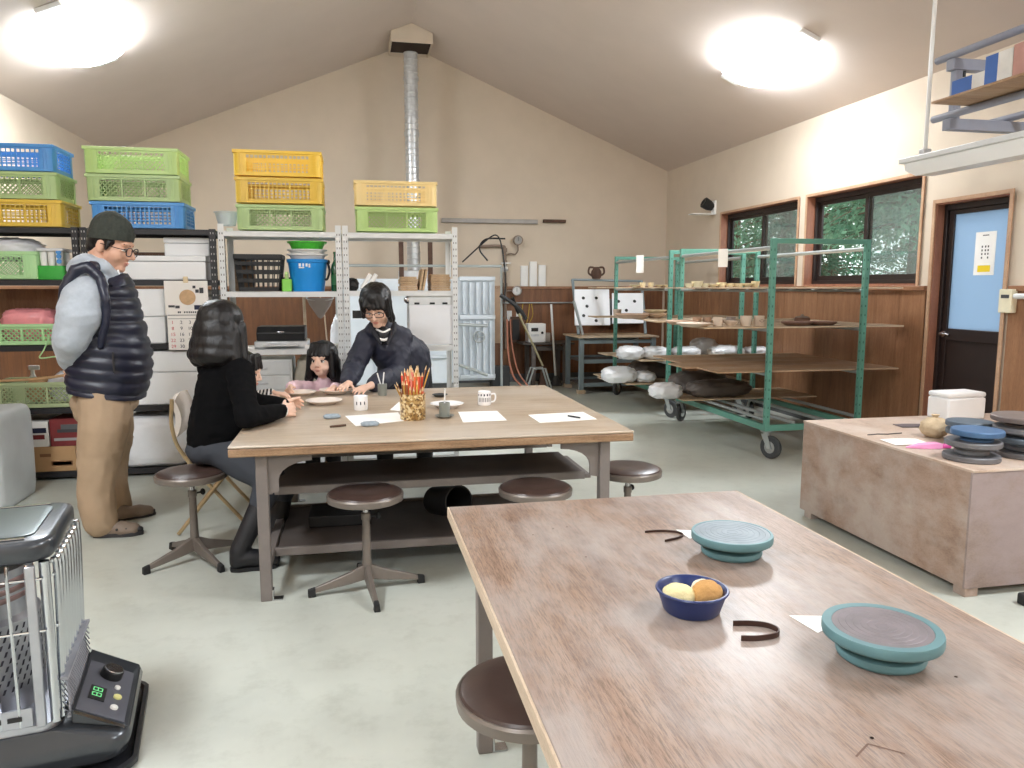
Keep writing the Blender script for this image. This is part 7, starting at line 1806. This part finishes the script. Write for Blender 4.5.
# ---------------------------------------------------------------- little girl in pink
M_pinkknit = mk('pale_pink_jersey', rgb(244, 212, 222), .8, var=.05, scale=30)
rg_ = V((-.24, 5.60, 0)); gl = thing('person', 'little child with black bobbed hair in a pale pink top sitting behind the plates', 'person', rg_)
HG = Head(PY(322.5, 361, 5.50), (-.34, -.93, .06), (0, 0, 1), 1.03)
Hg = V((-.22, 5.62, .545)); Cg = PY(324, 399, 5.55); Ng = PY(324, 381, 5.52)
Sgr, Sgl = PY(309, 389, 5.50), PY(339, 389, 5.56); Egr, Wgr = PY(297, 387, 5.38), PZ(290.5, 387, .765); Egl, Wgl = PY(343, 391, 5.40), PZ(334, 387.5, .755)
mb = MB(); HG.skull(mb, True); mb.cap(HG.p(0, -.02, -.04), Ng, .04, .042); mb.chain([Ng, Cg, Hg], [.04, .075, .085])
for S, E_, W_ in ((Sgr, Egr, Wgr), (Sgl, Egl, Wgl)): mb.chain([Cg, S, E_, W_], [.06, .034, .028, .020])
hand(mb, Wgr, PZ(284, 392, .755) - Wgr, (.5, -.2, -.8), 1, (.6, .7, .6), .74, .04); hand(mb, Wgl, PZ(326, 391, .755) - Wgl, (0, 0, -1), -1, (.3, .4, .4), .72)
for q in (-1, 1): mb.chain([Hg + V((q * .06, 0, 0)), V((-.24 + q * .07, 5.36, .50)), V((-.24 + q * .07, 5.38, .10))], [.06, .045, .032])
mb.blob('body', M_skinc, gl, .0045, 3); HG.face(gl, child=True, open_=.0095, brow=False)
mb = MB(); HG.e(mb, (0, -.020, .048), (.098, .108, .094)); HG.e(mb, (0, -.055, -.02), (.104, .080, .10)); HG.e(mb, (0, -.062, -.075), (.110, .068, .075))
for x in (-.058, -.036, -.012, .012, .036, .058): HG.cap(mb, (x * .8, .040, .106), (x * 1.08, .086 - .35 * x * x / .06, .040), .024, .013)
for q in (-1, 1): HG.cap(mb, (q * .072, .030, .06), (q * .088, .030, -.105), .026, .022); HG.cap(mb, (q * .074, -.01, .04), (q * .102, -.01, -.125), .032, .032)
hr = mb.blob('hair', M_hair, gl, .0055, 3); wrinkle(hr, .005, 26, 5, (1, 1, .2))
mb = MB(); mb.chain([Hg, Cg], [.115, .105]); mb.chain([Sgr, Cg + V((0, 0, .05)), Sgl], [.055, .08, .055]); mb.cap(Cg, Ng, .09, .05)
for S, E_, W_ in ((Sgr, Egr, Wgr), (Sgl, Egl, Wgl)): mb.chain([S, S.lerp(E_, .5), E_, W_.lerp(E_, .1)], [.056, .050, .046, .034])
tp = mb.blob('pink_top', M_pinkknit, gl, .007, 4); wrinkle(tp, .006, 16, 2)
mb = MB()
for q in (-1, 1): mb.chain([Hg + V((q * .06, 0, 0)), V((-.24 + q * .07, 5.36, .49)), V((-.24 + q * .07, 5.38, .12))], [.085, .062, .05])
mb.blob('leggings', M_blacktrouser, gl, .009, 3)
for q in (-1, 1): boot(gl, V((-.24 + q * .07, 5.43, 0)), V((-.24 + q * .07, 5.25, 0)), V((-.24 + q * .07, 5.38, .10)), M_boot, .03)

# ---------------------------------------------------------------- child half hidden behind the seated woman
M_stripe = None
def stripes():
    m, nt, b = new_mat('black_white_stripes'); b.inputs['Roughness'].default_value = .8
    wv = nt.nodes.new('ShaderNodeTexWave'); wv.wave_type = 'BANDS'; wv.bands_direction = 'X'; wv.inputs['Scale'].default_value = 14.0; nt.links.new(coords(nt), wv.inputs['Vector'])
    nt.links.new(ramp(nt, wv.outputs['Fac'], [(.45, rgb(28, 28, 34)), (.55, rgb(236, 234, 232))]), b.inputs['Base Color']); return m
M_stripe = stripes()
rk = V((-.80, 4.66, 0)); kd = thing('person', 'child in a black and white striped top half hidden behind the woman in black', 'person', rk)
HK = Head(PY(245, 372, 4.66), (.95, -.20, -.20), (0, 0, 1), .92)
Hk = V((-.80, 4.66, .565)); Ck = PY(238, 408, 4.66); Nk2 = PY(242, 391, 4.66)
Skr, Skl = Ck + V((.03, -.11, .05)), Ck + V((.03, .11, .05)); Ekr, Wkr = PY(255, 401, 4.60), PZ(270, 396.5, .770); Ekl, Wkl = PY(253, 398, 4.86), PZ(273, 393, .760)
mb = MB(); HK.skull(mb, True); mb.cap(HK.p(0, -.02, -.04), Nk2, .04, .042); mb.chain([Nk2, Ck, Hk], [.04, .07, .08])
for S, E_, W_ in ((Skr, Ekr, Wkr), (Skl, Ekl, Wkl)): mb.chain([Ck, S, E_, W_], [.06, .032, .027, .020])
hand(mb, Wkr, PZ(286, 403, .755) - Wkr, (0, .3, -1), 1, (.2, .3, .3), .80); hand(mb, Wkl, PZ(284, 394, .755) - Wkl, (0, .1, -1), -1, (.2, .3, .3), .76)
for q in (-1, 1): mb.chain([Hk + V((0, q * .06, 0)), V((-.50, 4.66 + q * .08, .46)), V((-.53, 4.66 + q * .08, .10))], [.06, .042, .03])
mb.blob('body', M_skinc, kd, .0045, 3); HK.face(kd, child=True, brow=False)
mb = MB(); HK.e(mb, (0, -.022, .052), (.088, .100, .086)); HK.e(mb, (0, -.055, -.005), (.084, .070, .075))
for x in (-.05, -.02, .01, .04): HK.cap(mb, (x * .8, .05, .11), (x * 1.1, .080, .040), .022, .013)
for q in (-1, 1): HK.cap(mb, (q * .076, .03, .05), (q * .080, .018, -.02), .022, .016)
mb.blob('hair', M_hair, kd, .006, 3)
mb = MB(); mb.chain([Hk, Ck], [.11, .10]); mb.chain([Skr, Ck + V((0, 0, .04)), Skl], [.05, .075, .05]); mb.cap(Ck, Nk2, .085, .048)
for S, E_, W_ in ((Skr, Ekr, Wkr), (Skl, Ekl, Wkl)): mb.chain([S, E_, W_.lerp(E_, .12)], [.05, .044, .033])
mb.blob('striped_top', M_stripe, kd, .007, 4)
mb = MB()
for q in (-1, 1): mb.chain([Hk + V((0, q * .06, 0)), V((-.50, 4.66 + q * .08, .46)), V((-.53, 4.66 + q * .08, .12))], [.082, .06, .048])
mb.blob('trousers', M_blacktrouser, kd, .009, 3)
for q in (-1, 1): boot(kd, V((-.57, 4.66 + q * .08, 0)), V((-.39, 4.66 + q * .08, 0)), V((-.53, 4.66 + q * .08, .10)), M_boot, .03)
# ------------------------------------------------------------------ outdoors beyond the windows
struct(MB().b2((XR + .17, -6, -.25), (30, 40, -.10)).build('ground', mk('pale_gravel', rgb(176, 176, 166), .9, var=.1)), 'pale ground outside the windows')
M_bark = mk('bark', rgb(96, 78, 64), .9, var=.2, bmp=.6, bscale=30)
def leafmat(name, a, b):
    m, nt, bs = new_mat(name); bs.inputs['Roughness'].default_value = .55
    nt.links.new(ramp(nt, noise(nt, coords(nt), 2.2, 4), [(.3, a), (.7, b)]), bs.inputs['Base Color'])
    tl = nt.nodes.new('ShaderNodeBsdfTranslucent'); nt.links.new(bs.inputs['Base Color'].links[0].from_socket, tl.inputs['Color'])
    mx = nt.nodes.new('ShaderNodeMixShader'); mx.inputs['Fac'].default_value = .4
    nt.links.new(bs.outputs[0], mx.inputs[1]); nt.links.new(tl.outputs[0], mx.inputs[2]); nt.links.new(mx.outputs[0], nt.nodes['Material Output'].inputs['Surface'])
    return m
L1 = leafmat('cedar_leaf', rgb(66, 116, 92), rgb(132, 176, 144)); L2 = leafmat('dark_leaf', rgb(58, 88, 72), rgb(98, 134, 106))
def tree(x, y, h, rad, zlow, seed, m, label, n=150, droop=.38):
    rn = random.Random(seed); t = thing('tree', label, 'tree', (x, y, -.10), group='trees beyond the windows')
    MB().tube(spline([(0, 0, 0), (.05, .03, h * .4), (-.04, .02, h * .75), (0, 0, h)], 5), [.16 - .15 * i / 15 for i in range(16)], 10).build('trunk', M_bark, t)
    mb = MB(); br = MB()
    for i in range(n):
        z0 = zlow + (h - zlow) * rn.random() ** 1.1; a = rn.random() * 2 * math.pi; L = rad * (1 - .7 * (z0 - zlow) / (h - zlow)) * rn.uniform(.6, 1.05)
        p0 = V((0, 0, z0)); d = V((math.cos(a), math.sin(a), 0)); pts = [p0 + d * L * s + V((0, 0, .22 * L * s - droop * L * s * s)) for s in (0, .25, .5, .75, 1)]
        br.tube(pts, [.022, .018, .013, .009, .004], 5)
        for k in range(95):
            s = rn.uniform(.22, 1.02); j = min(3, int(s * 4)); c = pts[j].lerp(pts[j + 1], min(1, s * 4 - j)) + V((rn.gauss(0, .10), rn.gauss(0, .10), rn.gauss(-.05, .08)))
            w = rn.uniform(.015, .032); l = rn.uniform(.07, .15); ax = (d * rn.uniform(.2, 1) + V((rn.gauss(0, .5), rn.gauss(0, .5), rn.uniform(-1.1, .1)))).normalized(); sd = ax.cross(V((rn.gauss(0, 1), rn.gauss(0, 1), rn.gauss(0, 1)))).normalized() * w
            mb.add([c, c + ax * l * .5 + sd, c + ax * l, c + ax * l * .5 - sd], [(0, 1, 2, 3)])
    br.build('branches', M_bark, t); mb.build('foliage', m, t, smooth=0); return t
tree(7.3, 8.9, 6.2, 1.6, 2.25, 1, L1, 'leafy green tree seen through the left pane of the nearer window', 150)
tree(7.2, 11.9, 6.0, 1.5, 1.2, 2, L2, 'dark leafy tree seen through the far window', 160)
tree(8.2, 15.6, 6.4, 1.7, 1.0, 3, L1, 'green tree seen at the left edge of the far window', 140)
tree(10.6, 8.2, 6.8, 1.7, 1.6, 4, L2, 'hazy tree behind the screened right pane of the nearer window', 120)
tree(11.5, 13.2, 7.5, 2.4, 1.6, 5, L2, 'broad tree farther back between the two windows', 170)
tree(12.0, 17.6, 7.5, 2.4, 1.2, 6, L1, 'broad tree farther back behind the far window', 150)
tree(15.5, 10.2, 8.5, 2.6, 3.0, 7, L1, 'pale tree farther back seen over the nearer window sill', 150)
# ------------------------------------------------------------------ daylight, camera, view
sc = bpy.context.scene
w = bpy.data.worlds.new('overcast'); sc.world = w; w.use_nodes = True
bg = w.node_tree.nodes['Background']; bg.inputs['Color'].default_value = (0.93, 0.97, 1.0, 1); bg.inputs['Strength'].default_value = 1.15
cd = bpy.data.cameras.new('camera'); cam = bpy.data.objects.new('camera', cd); col.objects.link(cam)
cam.location = CAM
M = Matrix((_r, _u, -_f)).transposed()
cam.rotation_euler = M.to_euler()
cd.sensor_fit = 'HORIZONTAL'; cd.sensor_width = 36.0; cd.lens = 36.0 * FPX / 1024; cd.clip_start = .05; cd.clip_end = 200
sc.camera = cam
vs = sc.view_settings; vs.view_transform = 'Standard'; vs.look = 'None'; vs.exposure = 1.4; vs.gamma = 1.0; vs.use_curve_mapping = False
sc.cycles.use_denoising = True
sc.cycles.max_bounces = 10; sc.cycles.diffuse_bounces = 6; sc.cycles.transparent_max_bounces = 12; sc.cycles.sample_clamp_indirect = 8.0
sc.cycles.caustics_reflective = False; sc.cycles.caustics_refractive = False
